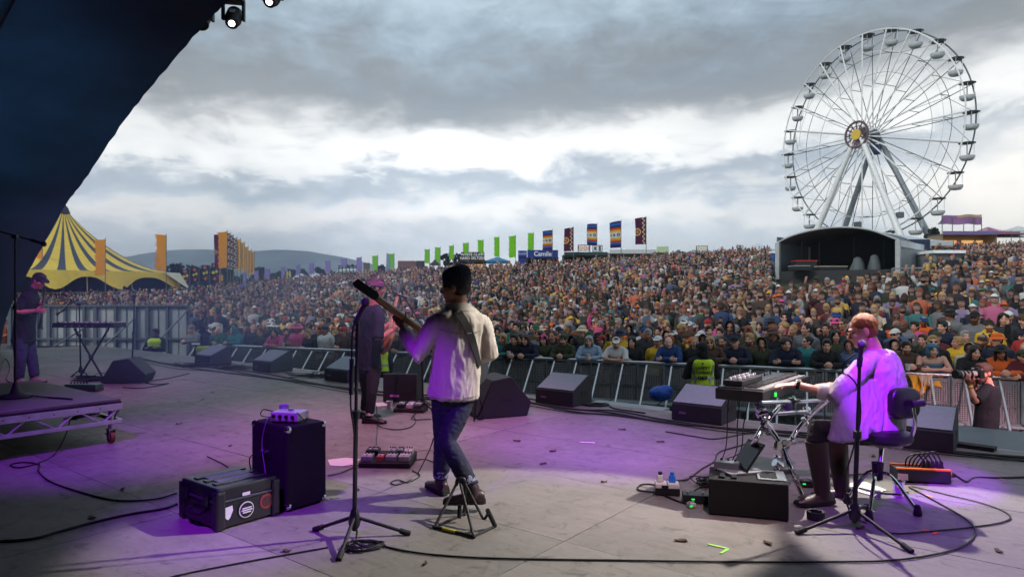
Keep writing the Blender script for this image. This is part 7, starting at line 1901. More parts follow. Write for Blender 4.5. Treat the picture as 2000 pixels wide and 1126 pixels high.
# ---- observation wheel -----------------------------------------------------------
def big_wheel():
    d = 100.0; hub = D(1694, 266, d); ax = V((.906, .42, 0)).normalized(); u = V((.42, -.906, 0)).normalized(); up = V((0, 0, 1)); Rr = 14.75; half = 1.05; base = gz(hub.x, hub.y)
    t = thing('ferris_wheel', 'tall white observation wheel standing on the hill behind the small arched stage', 'ferris wheel', V((hub.x, hub.y, base)))
    W = cm((238, 240, 240), .4); Dk = cm((96, 106, 112), .5)
    def at(a, r, s): return hub + u * (math.sin(a) * r) + up * (math.cos(a) * r) + ax * s
    n = 24
    for s, m in ((-half, W), (half, Dk)):
        for r, rad in ((Rr, .10), (Rr * .80, .045), (Rr * .62, .03)):
            if m is W and r < Rr * .7: continue
            MB().tube([at(2 * math.pi * k / 72, r, s * (1.0 if r == Rr else .8)) for k in range(72)], rad, 5, closed=True).build('rim', m, t, smooth=True)
        for k in range(n):
            a = 2 * math.pi * k / n; MB().tube([at(a, .9, s * 1.15), at(a, Rr, s)], .105 if m is W else .06, 5).build('spoke', m, t, smooth=True)
    for k in range(n):
        a = 2 * math.pi * k / n; b = 2 * math.pi * (k + 1) / n
        for r in (Rr, Rr * .80, Rr * .5): MB().tube([at(a, r, -half), at(a, r, half)], .05, 4).build('cross_tie', Dk, t)
        MB().tube([at(a, Rr * .5, -half), at(a, Rr * .8, half)], .03, 4).build('lacing', Dk, t); MB().tube([at(a, Rr * .80, -half), at(b, Rr, half)], .03, 4).build('lacing', Dk, t)
        # gondola hanging from the rim
        p = at(a, Rr, 0)
        g = MB(); g.lathe([(.95, -.02), (1.0, .06), (.6, .16), (.05, .2)], p - up * .05, None, 14); gd = g.build('gondola', cm((76, 80, 84), .5), t, smooth=50.0)
        MB().lathe([(.25, -.62), (.62, -.58), (.84, -.30), (.88, -.02), (.80, -.02), (.74, -.3), (.5, -.52)], p - up * 1.62, None, 14).build('tub', cm((206, 212, 216), .4), gd, smooth=50.0)
        MB().tube([p - up * .05, p - up * 2.1], .07, 6).build('stem', Dk, gd)
        for q in range(6):
            c = 2 * math.pi * q / 6; MB().tube([p + V((math.cos(c) * .86, math.sin(c) * .86, -.06)), p + V((math.cos(c) * .86, math.sin(c) * .86, -1.62))], .022, 4).build('rod', W, gd)
    MB().tube([hub - ax * 2.0, hub + ax * 2.0], .55, 14).build('axle', cm((60, 66, 78), .4), t, smooth=50.0)
    for s in (-half * 1.15, half * 1.15): MB().tube([hub + ax * (s - .12), hub + ax * (s + .12)], 1.1, 20).build('hub_disc', cm((96, 106, 116), .4), t, smooth=50.0)
    # ornament with a yellow heart on the near side
    o = hub - ax * 2.3; red = cm((104, 74, 84), .5)
    def oat(a, r): return o + u * math.sin(a) * r + up * math.cos(a) * r
    orn = MB().tube([oat(2 * math.pi * k / 40, 1.85) for k in range(40)], .17, 6, closed=True).build('ornament_ring', red, t, smooth=True)
    MB().tube([oat(2 * math.pi * k / 30, 1.2) for k in range(30)], .08, 5, closed=True).build('inner_ring', red, orn, smooth=True)
    for k in range(12): a = 2 * math.pi * k / 12; MB().tube([oat(a, .6), oat(a, 1.85)], .09, 5).build('ornament_spoke', red, orn)
    MB().tube([o - ax * .2, o + ax * .1], .78, 12).build('yellow_heart', cm((226, 190, 70), .5), orn, smooth=50.0)
    for s, m, z0 in ((-2.0, W, 0), (2.0, cm((150, 158, 164), .4), 0)):
        for q in (-1, 1):
            f = hub + ax * s * 1.6 + u * q * 8.6; MB().tube([hub + ax * s + u * q * .3, V((f.x, f.y, base - .5))], [.34, .46], 10).build('leg', m, t, smooth=True)
    MB().box(hub - ax * 2 + u * 6.5 - up * 12.3, (.8, .8, .8)).build('floodlight', Dk, t, bevel=.1); MB().box(hub + ax * 2 - u * 3.2 - up * 12.6, (.9, .9, .9)).build('floodlight', Dk, t, bevel=.1)
    MB().box(hub + ax * 1.4 - up * 1.9 + u * .3, (1.2, 1.0, 1.4)).build('motor_box', cm((40, 60, 110), .4), t, bevel=.1)
big_wheel()

# ---- trees -------------------------------------------------------------------------
def tree(label, px, y_top, d, w_px, group, seed, tall=1.0, base_y=None, col=(30, 44, 26), name='broadleaf_tree'):
    g = on_ground(px, d); zt = H - (y_top - HZ) / F * d; w = w_px / F * d; hgt = zt - g.z; rr = random.Random(seed); t = thing(name, label, 'tree', g, 0, group)
    tr = MB(); tr.tube([g, g + V((.1 * w, 0, hgt * .4)), g + V((0, 0, hgt * .8))], [w * .05 + .08, w * .035 + .05, .04], 7)
    for k in range(5): a = rr.uniform(0, 6.28); z = hgt * rr.uniform(.3, .6); tr.tube([g + V((0, 0, z)), g + V((math.cos(a) * w * .3, math.sin(a) * w * .3, z + hgt * .2))], [.10, .03], 5)
    tr.build('trunk', mat('bark', (60, 50, 42), .9), t, smooth=True)
    mb = MB(); blobs = []
    for k in range(16):
        a = rr.uniform(0, 6.28); r = rr.uniform(.05, .40) * w; z = hgt * rr.uniform(.28, .86); sh = 1 - abs(z / hgt - .55) * .9; blobs.append((V((math.cos(a) * r * sh, math.sin(a) * r * sh, z)), rr.uniform(.13, .22) * min(w, hgt)))
    for k in range(1500):
        c, r = rr.choice(blobs); q = V((rr.gauss(0, 1), rr.gauss(0, 1), rr.gauss(0, 1))).normalized() * r * rr.uniform(.55, 1.12); p = g + c + q; s = .035 * min(w, hgt) + .10
        a, b = V((rr.gauss(0, 1), rr.gauss(0, 1), rr.gauss(0, 1))).normalized() * s, V((rr.gauss(0, 1), rr.gauss(0, 1), rr.gauss(0, 1))).normalized() * s * .7
        mb.add([p - a, p + b, p + a, p - b], [(0, 1, 2, 3)])
    mb.build('crown', mat('foliage_%d' % col[0], col, .9, var=.45, scale=.8), t)
    return t
tg = 'dark trees behind the flags on the left'
for i, (px, yt, w, lab) in enumerate([(338, 506, 44, 'tall dark tree right of the striped tent'), (372, 514, 44, 'dark tree behind the left navy diamond flags'), (405, 516, 40, 'dark tree behind the right navy diamond flags'), (447, 520, 44, 'dark tree below the tall orange flag'), (503, 514, 36, 'tall dark tree right of the barred flags'), (545, 522, 26, 'small spreading tree left of the yellow feather flags'), (572, 523, 26, 'round tree behind the left white domed tent'), (594, 523, 28, 'round tree behind the second white domed tent'), (622, 520, 30, 'palm like tree behind the lavender flags'), (532, 533, 30, 'low bush by the lavender flags')]):
    tree(lab, px, yt, 112 + 3 * (i % 3), w, tg, 20 + i)
for i, (px, yt, w, lab) in enumerate([(872, 492, 30, 'ridge tree behind the bright green flags'), (896, 488, 26, 'ridge tree left of the black drinks sign'), (744, 516, 26, 'small dark tree between the first green flags'), (1822, 438, 30, 'bush on the hill at the right foot of the wheel'), (1250, 492, 14, 'small bush on the white food marquee\'s left')]):
    tree(lab, px, yt, 104 if i < 3 else 92, w, 'trees on the ridge', 40 + i)
def wood():
    mb = MB(); rr = random.Random(9)
    for k in range(5200):
        px = rr.uniform(-200, 700); d = rr.uniform(135, 165); g = on_ground(px, d); h = 3.4 + 2.0 * noise.noise(V((px * .03, 0, 1))) + 1.2 * noise.noise(V((px * .11, 2, 1))); p = g + V((0, 0, max(.4, h) * math.sqrt(rr.uniform(0, 1)))); s = .55
        a, b = V((rr.gauss(0, 1), rr.gauss(0, 1), rr.gauss(0, 1))).normalized() * s, V((rr.gauss(0, 1), rr.gauss(0, 1), rr.gauss(0, 1))).normalized() * s * .8
        mb.add([p - a, p + b, p + a, p - b], [(0, 1, 2, 3)])
    o = mb.build('far_wood', mat('foliage_far', (34, 48, 32), .9, var=.4, scale=.3)); tag(o, 'dark far wood along the left horizon', 'wood', None, 'stuff')
wood()
# ================================================================== the crowd
def crowd_poses():
    P_ = {}
    def up(**k):
        J = stand(1.75, k.pop('lean', 0.0)); J.update({a: V(b) for a, b in k.items()}); return J
    P_['clasp'] = up(lean=.24, elL=(-.27, .24, 1.24), elR=(.27, .24, 1.24), wrL=(-.07, .43, 1.26), wrR=(.07, .42, 1.25), hdL=(.8, .6, 0), hdR=(-.8, .6, 0), head=(0, .19, 1.60), hf=(.05, 1, -.12))
    P_['cross'] = up(lean=.30, elL=(-.26, .30, 1.22), elR=(.26, .30, 1.22), wrL=(.08, .40, 1.25), wrR=(-.08, .44, 1.25), hdL=(1, .1, 0), hdR=(-1, .1, 0), head=(0, .22, 1.58), hf=(-.3, 1, -.1))
    P_['down'] = up(); P_['left'] = up(hf=(-.55, 1, -.05)); P_['right'] = up(hf=(.5, 1, -.02), lean=.05)
    P_['chest'] = up(elL=(-.25, .04, 1.15), elR=(.25, .04, 1.15), wrL=(-.06, .24, 1.22), wrR=(.06, .25, 1.20), hdL=(.6, .5, .5), hdR=(-.6, .5, .5))
    P_['phone'] = up(elL=(-.25, .08, 1.16), elR=(.26, .20, 1.30), wrL=(-.20, .22, 1.0), wrR=(.10, .30, 1.52), hdR=(-.2, .1, 1), pmR=(-.6, -.6, 0))
    P_['raise'] = up(elL=(-.25, .0, 1.14), elR=(.30, .08, 1.62), wrR=(.26, .12, 1.88), hdR=(.0, .1, 1), pmR=(0, 1, 0))
    return P_
def head_local(o, J):
    M = head_frame(J); o.location = M.translation; o.rotation_euler = M.to_euler()
COLS = dict(black=(26, 26, 30), charcoal=(48, 50, 56), navy=(28, 34, 58), olive=(58, 62, 40), brown=(84, 62, 48), grey=(120, 122, 126), denim=(74, 98, 134), blue=(32, 66, 124), teal=(40, 128, 128), green=(36, 100, 66),
            red=(168, 44, 46), maroon=(98, 34, 46), orange=(226, 104, 40), yellow=(232, 186, 44), pink=(216, 84, 146), lilac=(150, 128, 180), white=(222, 222, 220), cream=(210, 196, 168))
DARKS = ['black'] * 9 + ['charcoal'] * 6 + ['navy'] * 7 + ['olive'] * 4 + ['brown'] * 3 + ['maroon', 'grey', 'grey', 'denim', 'denim', 'green', 'teal', 'blue', 'red', 'cream', 'white', 'white', 'lilac', 'orange', 'yellow', 'pink']
HAIRC = dict(dark=(30, 24, 22), brown=(66, 46, 36), fair=(176, 140, 92), red=(140, 70, 40), grey=(150, 148, 146), black=(18, 17, 18))
SKINS = [(222, 168, 144), (214, 158, 132), (230, 178, 156), (198, 142, 116), (206, 150, 124), (150, 104, 82), (112, 78, 62)]
LAND = [(375, 'by the hoarding end'), (425, 'behind the leftmost monitor'), (480, 'at first monitor gap'), (540, 'behind the second monitor'), (600, 'right of second monitor'), (655, 'over the third monitor'), (700, 'left of the bassist'), (780, 'right of the bassist'), (830, 'left of the guitarist'), (960, 'right of the guitarist'), (1010, 'over large black monitor'),
        (1065, 'by the pink beanie'), (1120, 'over the central monitor'), (1180, 'right of central monitor'), (1240, 'left of yellow raincoat'), (1300, 'by the blue sack'), (1345, 'left of printed vest'), (1400, 'right of printed vest'), (1460, 'over the keyboard end'), (1530, 'over the keyboard'), (1600, 'left of keyboard player'), (1740, 'behind the keyboard player'), (1800, 'over the drum stool'), (1850, 'by draped yellow jacket'), (1900, 'left of the photographer'), (1950, 'over the photographer'), (1990, 'right of the photographer')]
ROWS = ['front row', 'second row', 'third row', 'fourth row', 'fifth row', 'sixth row', 'seventh row', 'eighth row', 'ninth row', 'tenth row']
# front row people the photo shows clearly: px, pose, hair, hat, hat colour, hair colour, top, skin, extra
FRONT = [(388, 'clasp', None, 'beanie', 'grey', None, 'grey', 0, ''), (432, 'cross', 'bald', None, None, None, 'green', 2, ''), (468, 'clasp', None, 'hood', 'teal', None, 'teal', 0, ''), (508, 'down', 'curly', None, None, 'red', 'charcoal', 0, ''),
         (548, 'cross', 'long', None, None, 'dark', 'pink', 0, ''), (700, 'down', None, 'hood', 'brown', None, 'brown', 1, ''), (985, 'clasp', 'long', None, None, 'fair', 'teal', 0, ''), (1008, 'clasp', 'short', None, None, 'dark', 'black', 1, ''), (1038, 'clasp', 'long', None, None, 'brown', 'navy', 0, ''), (1068, 'chest', 'long', 'beanie', 'pink', 'dark', 'olive', 0, ''),
         (1105, 'clasp', 'short', 'flat', 'olive', 'dark', 'olive', 0, 'beard'), (1156, 'clasp', 'bob', None, None, 'grey', 'lightblue', 0, ''), (1203, 'cross', 'short', 'cap', 'white', 'brown', 'white', 0, 'beard'), (1234, 'chest', 'long', None, None, 'dark', 'black', 0, ''), (1284, 'down', 'tied', 'cap', 'white', 'dark', 'yellow', 3, ''), (1316, 'cross', 'bald', None, None, None, 'blue', 2, ''),
         (1356, 'down', 'crop', None, None, 'fair', 'black', 0, ''), (1396, 'clasp', 'bob', None, None, 'fair', 'brown', 0, 'glasses'), (1446, 'clasp', None, 'cap', 'black', None, 'navy', 0, ''), (1500, 'down', None, 'hood', 'olive', None, 'olive', 1, ''), (1540, 'cross', 'curly', None, None, 'brown', 'navy', 0, ''), (1608, 'clasp', 'short', None, None, 'dark', 'black', 0, ''),
         (1765, 'clasp', 'wavy', None, None, 'brown', 'brown', 0, 'beard'), (1822, 'cross', 'bob', None, None, 'blue', 'bare', 0, ''), (1886, 'clasp', 'long', None, None, 'dark', 'black', 0, ''), (1955, 'clasp', 'long', 'brim', 'black', 'dark', 'orange', 1, 'beard')]
COLS['lightblue'] = (150, 172, 194); COLS['bare'] = (92, 120, 140); HAIRC['blue'] = (50, 104, 130)
HAIRW = dict(short='short {} hair', crop='cropped {} hair', long='long {} hair', bob='bobbed {} hair', tied='tied {} hair', curly='curly {} hair', wavy='wavy {} hair', side='swept {} hair')
HATW = dict(cap='{} cap', beanie='{} beanie', bucket='{} bucket hat', brim='wide brimmed {} hat', flat='{} flat cap', hood='{} hood up')
def build_crowd():
    poses = crowd_poses(); body, top, tee, trs = {}, {}, {}, {}
    for k, J in poses.items():
        body[k] = [skin_mesh(body_mb(J, 1.0, .9 if k in ('clasp', 'phone') else .5, .9 if k in ('clasp', 'phone') else .5), J, .0115, 1.0, .5, b, 2, .3) for b in ((0, .8) if k != 'raise' else (0,))]
        top[k] = cloth_mesh(top_mb(J, 1.0, 1.0, loose=.010, arm=.003, hood=1, hem=-.05), .015, .017, (13, 13, 8), len(k), 2, .5)
        tee[k] = cloth_mesh(top_mb(J, 1.0, .45, loose=.008, hem=-.03), .017, .010, (10, 10, 5), len(k), 2, .5)
    trs = cloth_mesh(trousers_mb(poses['down']), .02, .006, (12, 12, 12), 1.0, 2, .5); trs.name = 'trousers'; trs.materials.append(M_CLOTH)
    strap = MB(); torso(strap, poses['cross'], [(-.05, .18, .13, 0), (.3, .175, .13, 0), (.6, .178, .13, 0), (.74, .186, .13, .01)]); bare = cloth_mesh(strap, .017, .008, (9, 9, 5), 1, 2, .5); bare.materials.append(M_CLOTH)
    for d_ in (top, tee):
        for q in d_.values(): q.materials.append(M_CLOTH)
    for l in body.values():
        for q in l: q.materials.append(M_SKIN)
    hairs = {k: hair_me(k, 1.0, i * 3.0, .015) for i, k in enumerate(('short', 'crop', 'long', 'bob', 'tied', 'curly', 'wavy', 'side'))}
    for q in hairs.values(): q.materials.append(M_HAIR)
    hats = {k: hat_mb(k).mesh(k, M_CLOTH, None, 50.0) for k in HATW}; gl_ = glasses_mb().mesh('glasses', mat('dark_lens', (16, 16, 18), .15), None, 50.0)
    rr = random.Random(11); used = set(); n = 0
    phone = MB().box((0, 0, 0), (.075, .009, .15)).mesh('phone', [M_BLACK], None, bevel=.003); beer = MB(); beer.lathe([(.032, -.06), (.042, .05), (.044, .05), (.034, -.06)], (0, 0, 0), None, 14); beer.lathe([(.031, -.055), (.039, .035), (.001, .036)], (0, 0, 0), None, 14, 1); beer = beer.mesh('beer_cup', [mat('clear_cup', (214, 216, 214), .3), mat('beer', (190, 130, 50), .3)], None, 50.0)
    def person(pos, yaw, s, pose, hair, hat, hatc, hairc, topc, skin, extra, row, px, garment=None):
        nonlocal n
        J = poses[pose]; land = min(LAND, key=lambda q: abs(q[0] - px))[1]; sleeve = garment or ('jacket' if rr.random() < .75 else 't_shirt')
        bd = body[pose][1 if (extra == 'beard' and len(body[pose]) > 1) else 0]
        p = bpy.data.objects.new('person', bd); COL.objects.link(p); p.location = pos; p.rotation_euler = (rr.gauss(0, .03), rr.gauss(0, .045), yaw + rr.gauss(0, .10)); p.scale = (s * rr.uniform(.94, 1.06), s, s); p.color = lin(SKINS[skin])
        def kid(name, me, col):
            o = bpy.data.objects.new(name, me); COL.objects.link(o); o.parent = p; o.color = lin(col); return o
        if topc == 'bare': kid('strapless_top', bare, COLS[topc])
        else: kid(sleeve, (top if sleeve == 'jacket' else tee)[pose], COLS[topc])
        if row < 2: kid('trousers', trs, (34, 36, 44))
        if hair and hair != 'bald': head_local(kid('hair', hairs[hair], HAIRC[hairc]), J)
        if hat: head_local(kid('hood' if hat == 'hood' else 'hat', hats[hat], COLS[hatc]), J)
        if extra == 'glasses': head_local(kid('glasses', gl_, (16, 16, 18)), J)
        hw = HATW[hat].format(hatc) if hat else ('bald head' if hair == 'bald' else HAIRW[hair].format(hairc))
        gw = {'jacket': 'jacket', 't_shirt': 't-shirt'}[sleeve] if topc != 'bare' else 'top'
        tw = {'bare': 'strapless blue', 'lightblue': 'pale blue'}.get(topc, topc)
        lab = 'person with %s, %s %s, %s %s' % (hw, tw, gw, ROWS[row], land)
        if extra and lab in used: lab = '%s and %s, %s %s, %s %s' % (hw, extra, tw, gw, ROWS[row], land)
        if lab in used: bpy.data.objects.remove(p); return False
        used.add(lab); tag(p, lab, 'person', 'spectators in the front rows of the crowd'); n += 1
        X = Matrix.Translation(pos) @ Matrix.Rotation(yaw, 4, 'Z') @ Matrix.Diagonal((*p.scale, 1)); held = None
        if pose == 'phone': held, nm, me = (.10, .345, 1.60), 'phone', phone
        elif pose in ('chest', 'clasp') and rr.random() < .3: held, nm, me = ((-.0, .32, 1.24) if pose == 'chest' else (0, .50, 1.30)), 'beer_cup', beer
        if held:
            o = bpy.data.objects.new(nm, me); COL.objects.link(o); o.location = X @ V(held); o.rotation_euler = (0, 0, yaw)
            tag(o, '%s held by %s %s in %s, %s' % ('phone' if nm == 'phone' else 'cup of beer', tw, gw, ROWS[row], land), 'phone' if nm == 'phone' else 'cup')
        return True
    def rnd(row):
        hat = rr.choice([None] * 7 + ['cap', 'cap', 'beanie', 'bucket', 'hood', 'brim', 'flat']); hair = rr.choice(['short', 'short', 'crop', 'long', 'long', 'bob', 'tied', 'curly', 'wavy', 'side', 'short', 'bald' if not hat else 'short'])
        if hat in ('hood', 'beanie', 'cap') and hair not in ('long',): hair = None if hat == 'hood' else hair
        if hat in ('cap', 'bucket', 'brim', 'flat', 'beanie') and hair in ('curly', 'wavy', 'bob', 'side', 'tied'): hair = 'crop'
        topc = rr.choice(DARKS); hatc = topc if hat == 'hood' else rr.choice(['black', 'black', 'navy', 'white', 'white', 'olive', 'grey', 'red', 'pink', 'cream', 'blue', 'green', 'orange', 'brown', 'charcoal'])
        pose = rr.choice(['clasp', 'cross', 'clasp', 'down', 'chest', 'cross'] if row == 0 else ['down', 'left', 'right', 'down', 'chest', 'left', 'right', 'down', 'phone' if rr.random() < .5 else 'down', 'raise' if rr.random() < .15 else 'down'])
        return pose, hair, hat, hatc, rr.choice(['dark', 'dark', 'brown', 'brown', 'brown', 'fair', 'red', 'grey', 'black']), topc, rr.choice([0, 0, 1, 1, 2, 2, 3, 4, 4, 5, 6]), rr.choice(['', '', 'glasses', 'beard', ''])
    def face(pos): return math.atan2(-(-3.0 - pos.x), (5.5 - pos.y)) + rr.gauss(0, .16)
    L = (BB - BA).length + 1.8
    def at(t, off): q = BA + BD * t - BN * off; return V((q.x, q.y, gz(q.x, q.y)))
    row = 0; t = 0.1; taken = []
    for f in FRONT:
        X = (f[0] - 1000) / F; b0 = BA - BN * .34; t = (X * b0.y - b0.x) / (BD.x - X * BD.y); pos = at(t, .34); taken.append(t)
        s = 1.0 if f[1] in ('clasp', 'cross') else .97
        person(pos, face(pos) * .6 + (BANG + math.pi) * .4 if False else BANG + math.pi + rr.gauss(0, .08), s, *f[1:], row=0, px=f[0], garment='jacket' if f[6] not in ('white', 'bare') else 't_shirt')
    row_n = 0; t = .15
    while t < L:
        if all(abs(t - q) > .42 for q in taken):
            pos = at(t, .34 + rr.uniform(-.03, .05)); px = 1000 + F * pos.x / pos.y
            if not 880 < px < 930:
                for _ in range(5):
                    if person(pos, BANG + math.pi + rr.gauss(0, .12), rr.uniform(.92, 1.04), *rnd(0), row=0, px=px): break
            taken.append(t)
        t += .13
    for row in range(1, 10):
        t = rr.uniform(-.3, .1)
        while t < L and n < 300:
            pos = at(t + rr.gauss(0, .06), .34 + .60 * row + rr.gauss(0, .09)); px = 1000 + F * pos.x / pos.y
            if px > 340 and px < 2030:
                for _ in range(6):
                    if person(pos, face(pos), rr.uniform(.92, 1.07), *rnd(row), row=row, px=px): break
            t += rr.uniform(.47, .60)
    return .34 + .60 * row
CROWD_OFF = build_crowd()

def low_person(lod, kind):
    """simple person: vertices, triangles and a colour class per vertex (0 skin 1 hair 2 top 3 legs 4 eyes 5 hat)"""
    mb = MB(); cls = []
    def add(fn, c):
        a = len(mb.v); fn(); cls.extend([c] * (len(mb.v) - a)) if not callable(c) else cls.extend([c(v) for v in mb.v[a:]])
    seg = (10, 8, 8)[lod]; tp = (10, 8, 6)[lod]
    def rg(z, w, d, y=0): return sup(V((0, y, z)), V((1, 0, 0)), V((0, 1, 0)), w, d, tp)
    add(lambda: mb.loft([rg(.80, .17, .12), rg(1.15, .18, .13), rg(1.28, .20, .13), rg(1.40, .21, .12), rg(1.47, .10, .08)] if lod < 2 else [rg(.8, .2, .13), rg(1.38, .22, .12), rg(1.47, .09, .08)]), lambda v: 6 if (v.y > .05 and abs(v.x) < .10 and v.z > 1.1) else 2)
    if lod < 2: add(lambda: mb.tube([(0, 0, 1.42), (0, .02, 1.56)], .055, 6), 0)
    def hc(v):
        y, z = v.y - .03, v.z - 1.64
        if kind == 'hat' and z > .03: return 5
        if y < .012 or z > .046: return 1
        if lod == 0 and y > .05 and -.002 < z < .03: return 4
        if kind == 'beard' and z < -.045: return 1
        return 0
    add(lambda: mb.ell((0, .03, 1.64), (.081, .102, .128), None, seg, (9, 8, 6)[lod]), hc)
    if lod == 0: add(lambda: mb.ell((0, .125, 1.625), (.016, .022, .026), None, 5, 4), 0)
    if kind == 'hat':
        if lod < 2: add(lambda: mb.ell((0, .06, 1.70), (.095, .135, .012), None, 8, 4), 5)
    elif kind == 'long': add(lambda: mb.ell((0, -.03, 1.54), (.105, .065, .16), None, 6, 5), 1)
    for q in (-1, 1):
        if kind == 'up' and q == 1: add(lambda: mb.tube([(.21, 0, 1.38), (.30, .05, 1.62)], .05, 5), 2); add(lambda: mb.tube([(.30, .05, 1.62), (.25, .10, 1.92)], .036, 5), 0)
        elif lod < 2: add(lambda: mb.tube([(q * .21, 0, 1.40), (q * .26, -.02, 1.12), (q * .16, .20, 1.05)], [.062, .055, .045], 5), 2); add(lambda: mb.ell((q * .13, .24, 1.05), (.04, .045, .035), None, 5, 4), 0)
    if lod < 2: add(lambda: mb.loft([rg(.0, .12, .08), rg(.8, .16, .12)]), 3)
    tri = []
    for f in mb.f:
        for i in range(1, len(f) - 1): tri.append((f[0], f[i], f[i + 1]))
    return np.array([tuple(v) for v in mb.v], np.float32), np.array(tri, np.int32), np.array(cls)
def crowd_mass():
    pts = []; r = np.random.default_rng(21)
    lim = lambda px: np.interp(px, [-100, 350, 450, 550, 700, 900, 1000, 1200, 1300, 1500, 1750, 1850, 2100], [63, 62, 70, 82, 88, 87, 80, 79, 84, 88, 74, 70, 74])
    y = 14.0
    while y < 90:
        st = .56 + max(0, y - 25) * .0075; x0, x1 = -.80 * y - 1, .80 * y + 1
        xs = np.arange(x0, x1, st) + r.uniform(0, st)
        for x in xs:
            x_ = x + r.normal(0, .12); y_ = y + r.normal(0, .14); px = 1000 + F * x_ / y_
            off = -(V((x_, y_, 0)) - BA).dot(BN)
            if px > 372:
                if off < CROWD_OFF + .1: continue
            elif y_ < 23.5: continue
            if y_ > lim(px) or px < -60 or px > 2075: continue
            if 1506 < px < 1806 and y_ > 27: continue
            if 1800 < px < 1990 and 31 < y_ < 42 and r.random() < .9: continue
            if 1815 < px < 1890 and 44 < y_ < 50: continue
            if px < 420 and r.random() < .35: continue
            if 452 < px < 486 and 56 < y_ < 61: continue
            if y_ > 62 and r.random() < .12: continue
            if noise.noise(V((x_ * .33, y_ * .33, 7))) < -.42: continue
            pts.append((x_, y_))
        y += st * 1.12
    pts = np.array(pts); n = len(pts); z = ground(pts[:, 0], pts[:, 1]); d = pts[:, 1]
    lod = np.where(d < 30, 0, np.where(d < 50, 1, 2)); kind = r.choice(['plain', 'hat', 'long', 'up', 'beard'], n, p=[.32, .17, .29, .07, .15])
    lc = lambda q: np.array(lin(q)[:3], np.float32)
    tops = np.array([lc(COLS[k]) for k in DARKS + ['white', 'cream', 'blue', 'red', 'grey', 'lightblue', 'denim', 'yellow', 'orange', 'pink', 'lilac', 'teal', 'white', 'lightblue', 'grey', 'grey', 'black', 'charcoal', 'navy', 'grey', 'olive']]); tops = (tops * .76 + tops.mean(1, keepdims=True) * .24) * .82; hrs = np.array([lc(HAIRC[k]) for k in ('dark', 'dark', 'brown', 'brown', 'fair', 'red', 'grey', 'black')]); sk = np.array([lc(q) for q in SKINS[:5] * 2 + SKINS]); sk = (sk * .8 + sk.mean(1, keepdims=True) * .2) * np.array([.74, .75, .79], np.float32)
    hts = np.array([lc(COLS[k]) for k in ('black', 'navy', 'white', 'white', 'cream', 'olive', 'grey', 'red', 'pink', 'green', 'orange', 'blue', 'yellow')])
    vv, ff, cc = [], [], []; base = 0
    for L in range(3):
        for k in ('plain', 'hat', 'long', 'up', 'beard'):
            idx = np.where((lod == L) & (kind == k))[0]
            if not len(idx): continue
            tv, tf, tcl = low_person(L, k); m = len(idx)
            yaw = np.arctan2(-(-3 - pts[idx, 0]), 5 - pts[idx, 1]) + r.normal(0, .35, m); s = r.normal(1.0, .072, m); wd = s * r.uniform(.95, 1.15, m)
            c, sn = np.cos(yaw), np.sin(yaw); X = tv[None, :, 0] * wd[:, None]; Y = tv[None, :, 1] * wd[:, None]
            lean = r.normal(0, .05, m)[:, None] * (tv[None, :, 2] - 1.2) * (tv[None, :, 2] > 1.2); X = X + lean
            o = np.stack([X * c[:, None] - Y * sn[:, None] + pts[idx, 0][:, None], X * sn[:, None] + Y * c[:, None] + pts[idx, 1][:, None], tv[None, :, 2] * s[:, None] + z[idx][:, None]], -1)
            shade = r.uniform(.8, 1.2, m)[:, None]
            pal = np.stack([sk[r.integers(0, len(sk), m)] * shade, hrs[r.integers(0, len(hrs), m)] * shade, tops[r.integers(0, len(tops), m)] * shade, np.tile(lc((34, 38, 50)), (m, 1)), np.zeros((m, 3), np.float32), hts[r.integers(0, len(hts), m)], tops[r.integers(0, len(tops), m)]], 1); same = r.random(m) < .5; pal[same, 6] = pal[same, 2]
            pal[:, 4] = pal[:, 0] * .38
            vv.append(o.reshape(-1, 3)); cc.append(pal[:, tcl, :].reshape(-1, 3)); ff.append((tf[None] + (np.arange(m) * len(tv))[:, None, None] + base).reshape(-1, 3)); base += m * len(tv)
    v, f, c = np.concatenate(vv).astype(np.float32), np.concatenate(ff).astype(np.int32), np.concatenate(cc)
    me = bpy.data.meshes.new('crowd'); me.vertices.add(len(v)); me.vertices.foreach_set('co', v.ravel()); me.loops.add(f.size); me.loops.foreach_set('vertex_index', f.ravel()); me.polygons.add(len(f)); me.polygons.foreach_set('loop_start', np.arange(0, f.size, 3, dtype=np.int32)); me.polygons.foreach_set('use_smooth', np.ones(len(f), bool))
    me.update(calc_edges=True); set_color(me, 'tint', np.clip(c, 0, 1))
    o = mesh_obj('crowd', me, mat('crowd_cloth', (128, 128, 128), .8, attr='tint', var=0)); tag(o, 'dense festival crowd covering the slope behind the front rows', 'crowd', None, 'stuff')
    print('crowd mass', n, 'tris', len(f))
crowd_mass()
def draped_jacket():
    c = D(1806, 735, 12.1); t = thing('draped_jacket', 'yellow rain jacket with a pale lining draped over the barrier at the right', 'jacket', c); r = random.Random(4)
    for nm, col, x0, x1, z1 in (('jacket_shell', (226, 172, 44), -.34, .30, -.36), ('pale_lining', (206, 188, 160), -.20, .06, -.34)):
        mb = MB(); nx, nz = 16, 10
        for j in range(nz + 1):
            for i in range(nx + 1):
                u, v = i / nx, j / nz; x = x0 + (x1 - x0) * u + .05 * math.sin(v * 4 + u * 3); z = .05 + (z1 * (.75 + .35 * math.sin(u * 5.2 + 1)) - .05) * v
                mb.v.append(c + V((x, -.07 - .05 * math.sin(u * 15 + v * 2) - .05 * v - (.03 if nm == 'pale_lining' else 0), z)))
        for j in range(nz):
            for i in range(nx): a = j * (nx + 1) + i; mb.f.append([a, a + 1, a + nx + 2, a + nx + 1]); mb.m.append(0)
        mb.build(nm, mat(nm, col, .7, var=.15), t, smooth=180.0)
draped_jacket()
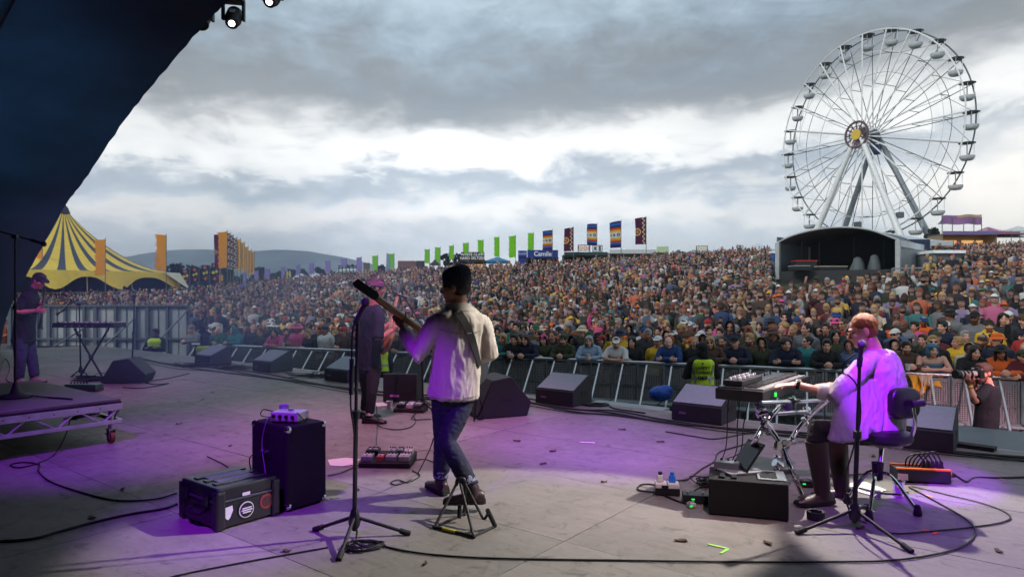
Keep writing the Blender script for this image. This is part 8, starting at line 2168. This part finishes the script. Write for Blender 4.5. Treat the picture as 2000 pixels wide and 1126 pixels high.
def sack():
    c = D(1290, 768, 13.0); mb = MB(); mb.ell(c, (.22, .16, .14), None, 18, 12); mb.ell(c + V((.1, 0, .06)), (.13, .12, .10)); me = remesh(mb, .02, 3); crumple(me, .014, (14, 14, 14), 3); o = mesh_obj('sack', me, mat('blue_sack', (30, 84, 190), .45), loc=c); tag(o, 'blue sack lying on the step of the crowd barrier', 'sack')
sack()
# ================================================================== air and stage smoke
def volume(name, density, col, noise_=None, aniso=0.0):
    m = bpy.data.materials.new(name); m.use_nodes = True; t = m.node_tree; t.nodes.clear(); g = NG(t)
    o = g.n('ShaderNodeOutputMaterial'); v = g.n('ShaderNodeVolumePrincipled'); v.inputs['Color'].default_value = (*col, 1); v.inputs['Density'].default_value = density; v.inputs['Anisotropy'].default_value = aniso
    g.l(v.outputs[0], o.inputs['Volume']); return m
def haze():
    c = V((0, 1450, 95)); o = MB().box(c, (6400, 3300, 200)).build('haze', volume('pale_haze', HAZE, (.74, .87, 1.0), aniso=.7), loc=c, kind='stuff'); tag(o, 'thin pale haze over the whole field', 'haze')
HAZE = 3.2e-4
haze()
def smoke():
    """drifting stage smoke over the left of the stage, thicker in clumps"""
    c = S(-8.3, 4.5, 1.6); m = volume('blue_grey_smoke', .0, (.40, .72, 1.0), aniso=.35); g = NG(m.node_tree); v = next(n for n in m.node_tree.nodes if n.type == 'PRINCIPLED_VOLUME')
    geo = g.n('ShaderNodeNewGeometry'); n1 = g.noise(geo.outputs['Position'], .55, 2, .5); tc = g.n('ShaderNodeTexCoord'); ln = g.n('ShaderNodeVectorMath', operation='LENGTH'); g.l(tc.outputs['Object'], ln.inputs[0])
    mp = g.n('ShaderNodeMapping'); mp.inputs['Scale'].default_value = (1 / 4.3, 1 / 2.6, 1 / 1.7); g.l(tc.outputs['Object'], mp.inputs[0]); g.l(mp.outputs[0], ln.inputs[0])
    fall = g.m('SUBTRACT', 1.0, ln.outputs['Value'], clamp=True); g.l(g.m('MULTIPLY', g.m('MULTIPLY', g.m('SUBTRACT', n1, .36, clamp=True), fall), 1.0), v.inputs['Density'])
    o = MB().ell((0, 0, 0), (4.3, 2.6, 1.7), None, 32, 18).build('smoke', m, kind='stuff'); o.location = c; o.rotation_euler = (0, 0, PHI); tag(o, 'pale blue stage smoke drifting round the bassist and the cabinet', 'smoke')
smoke()
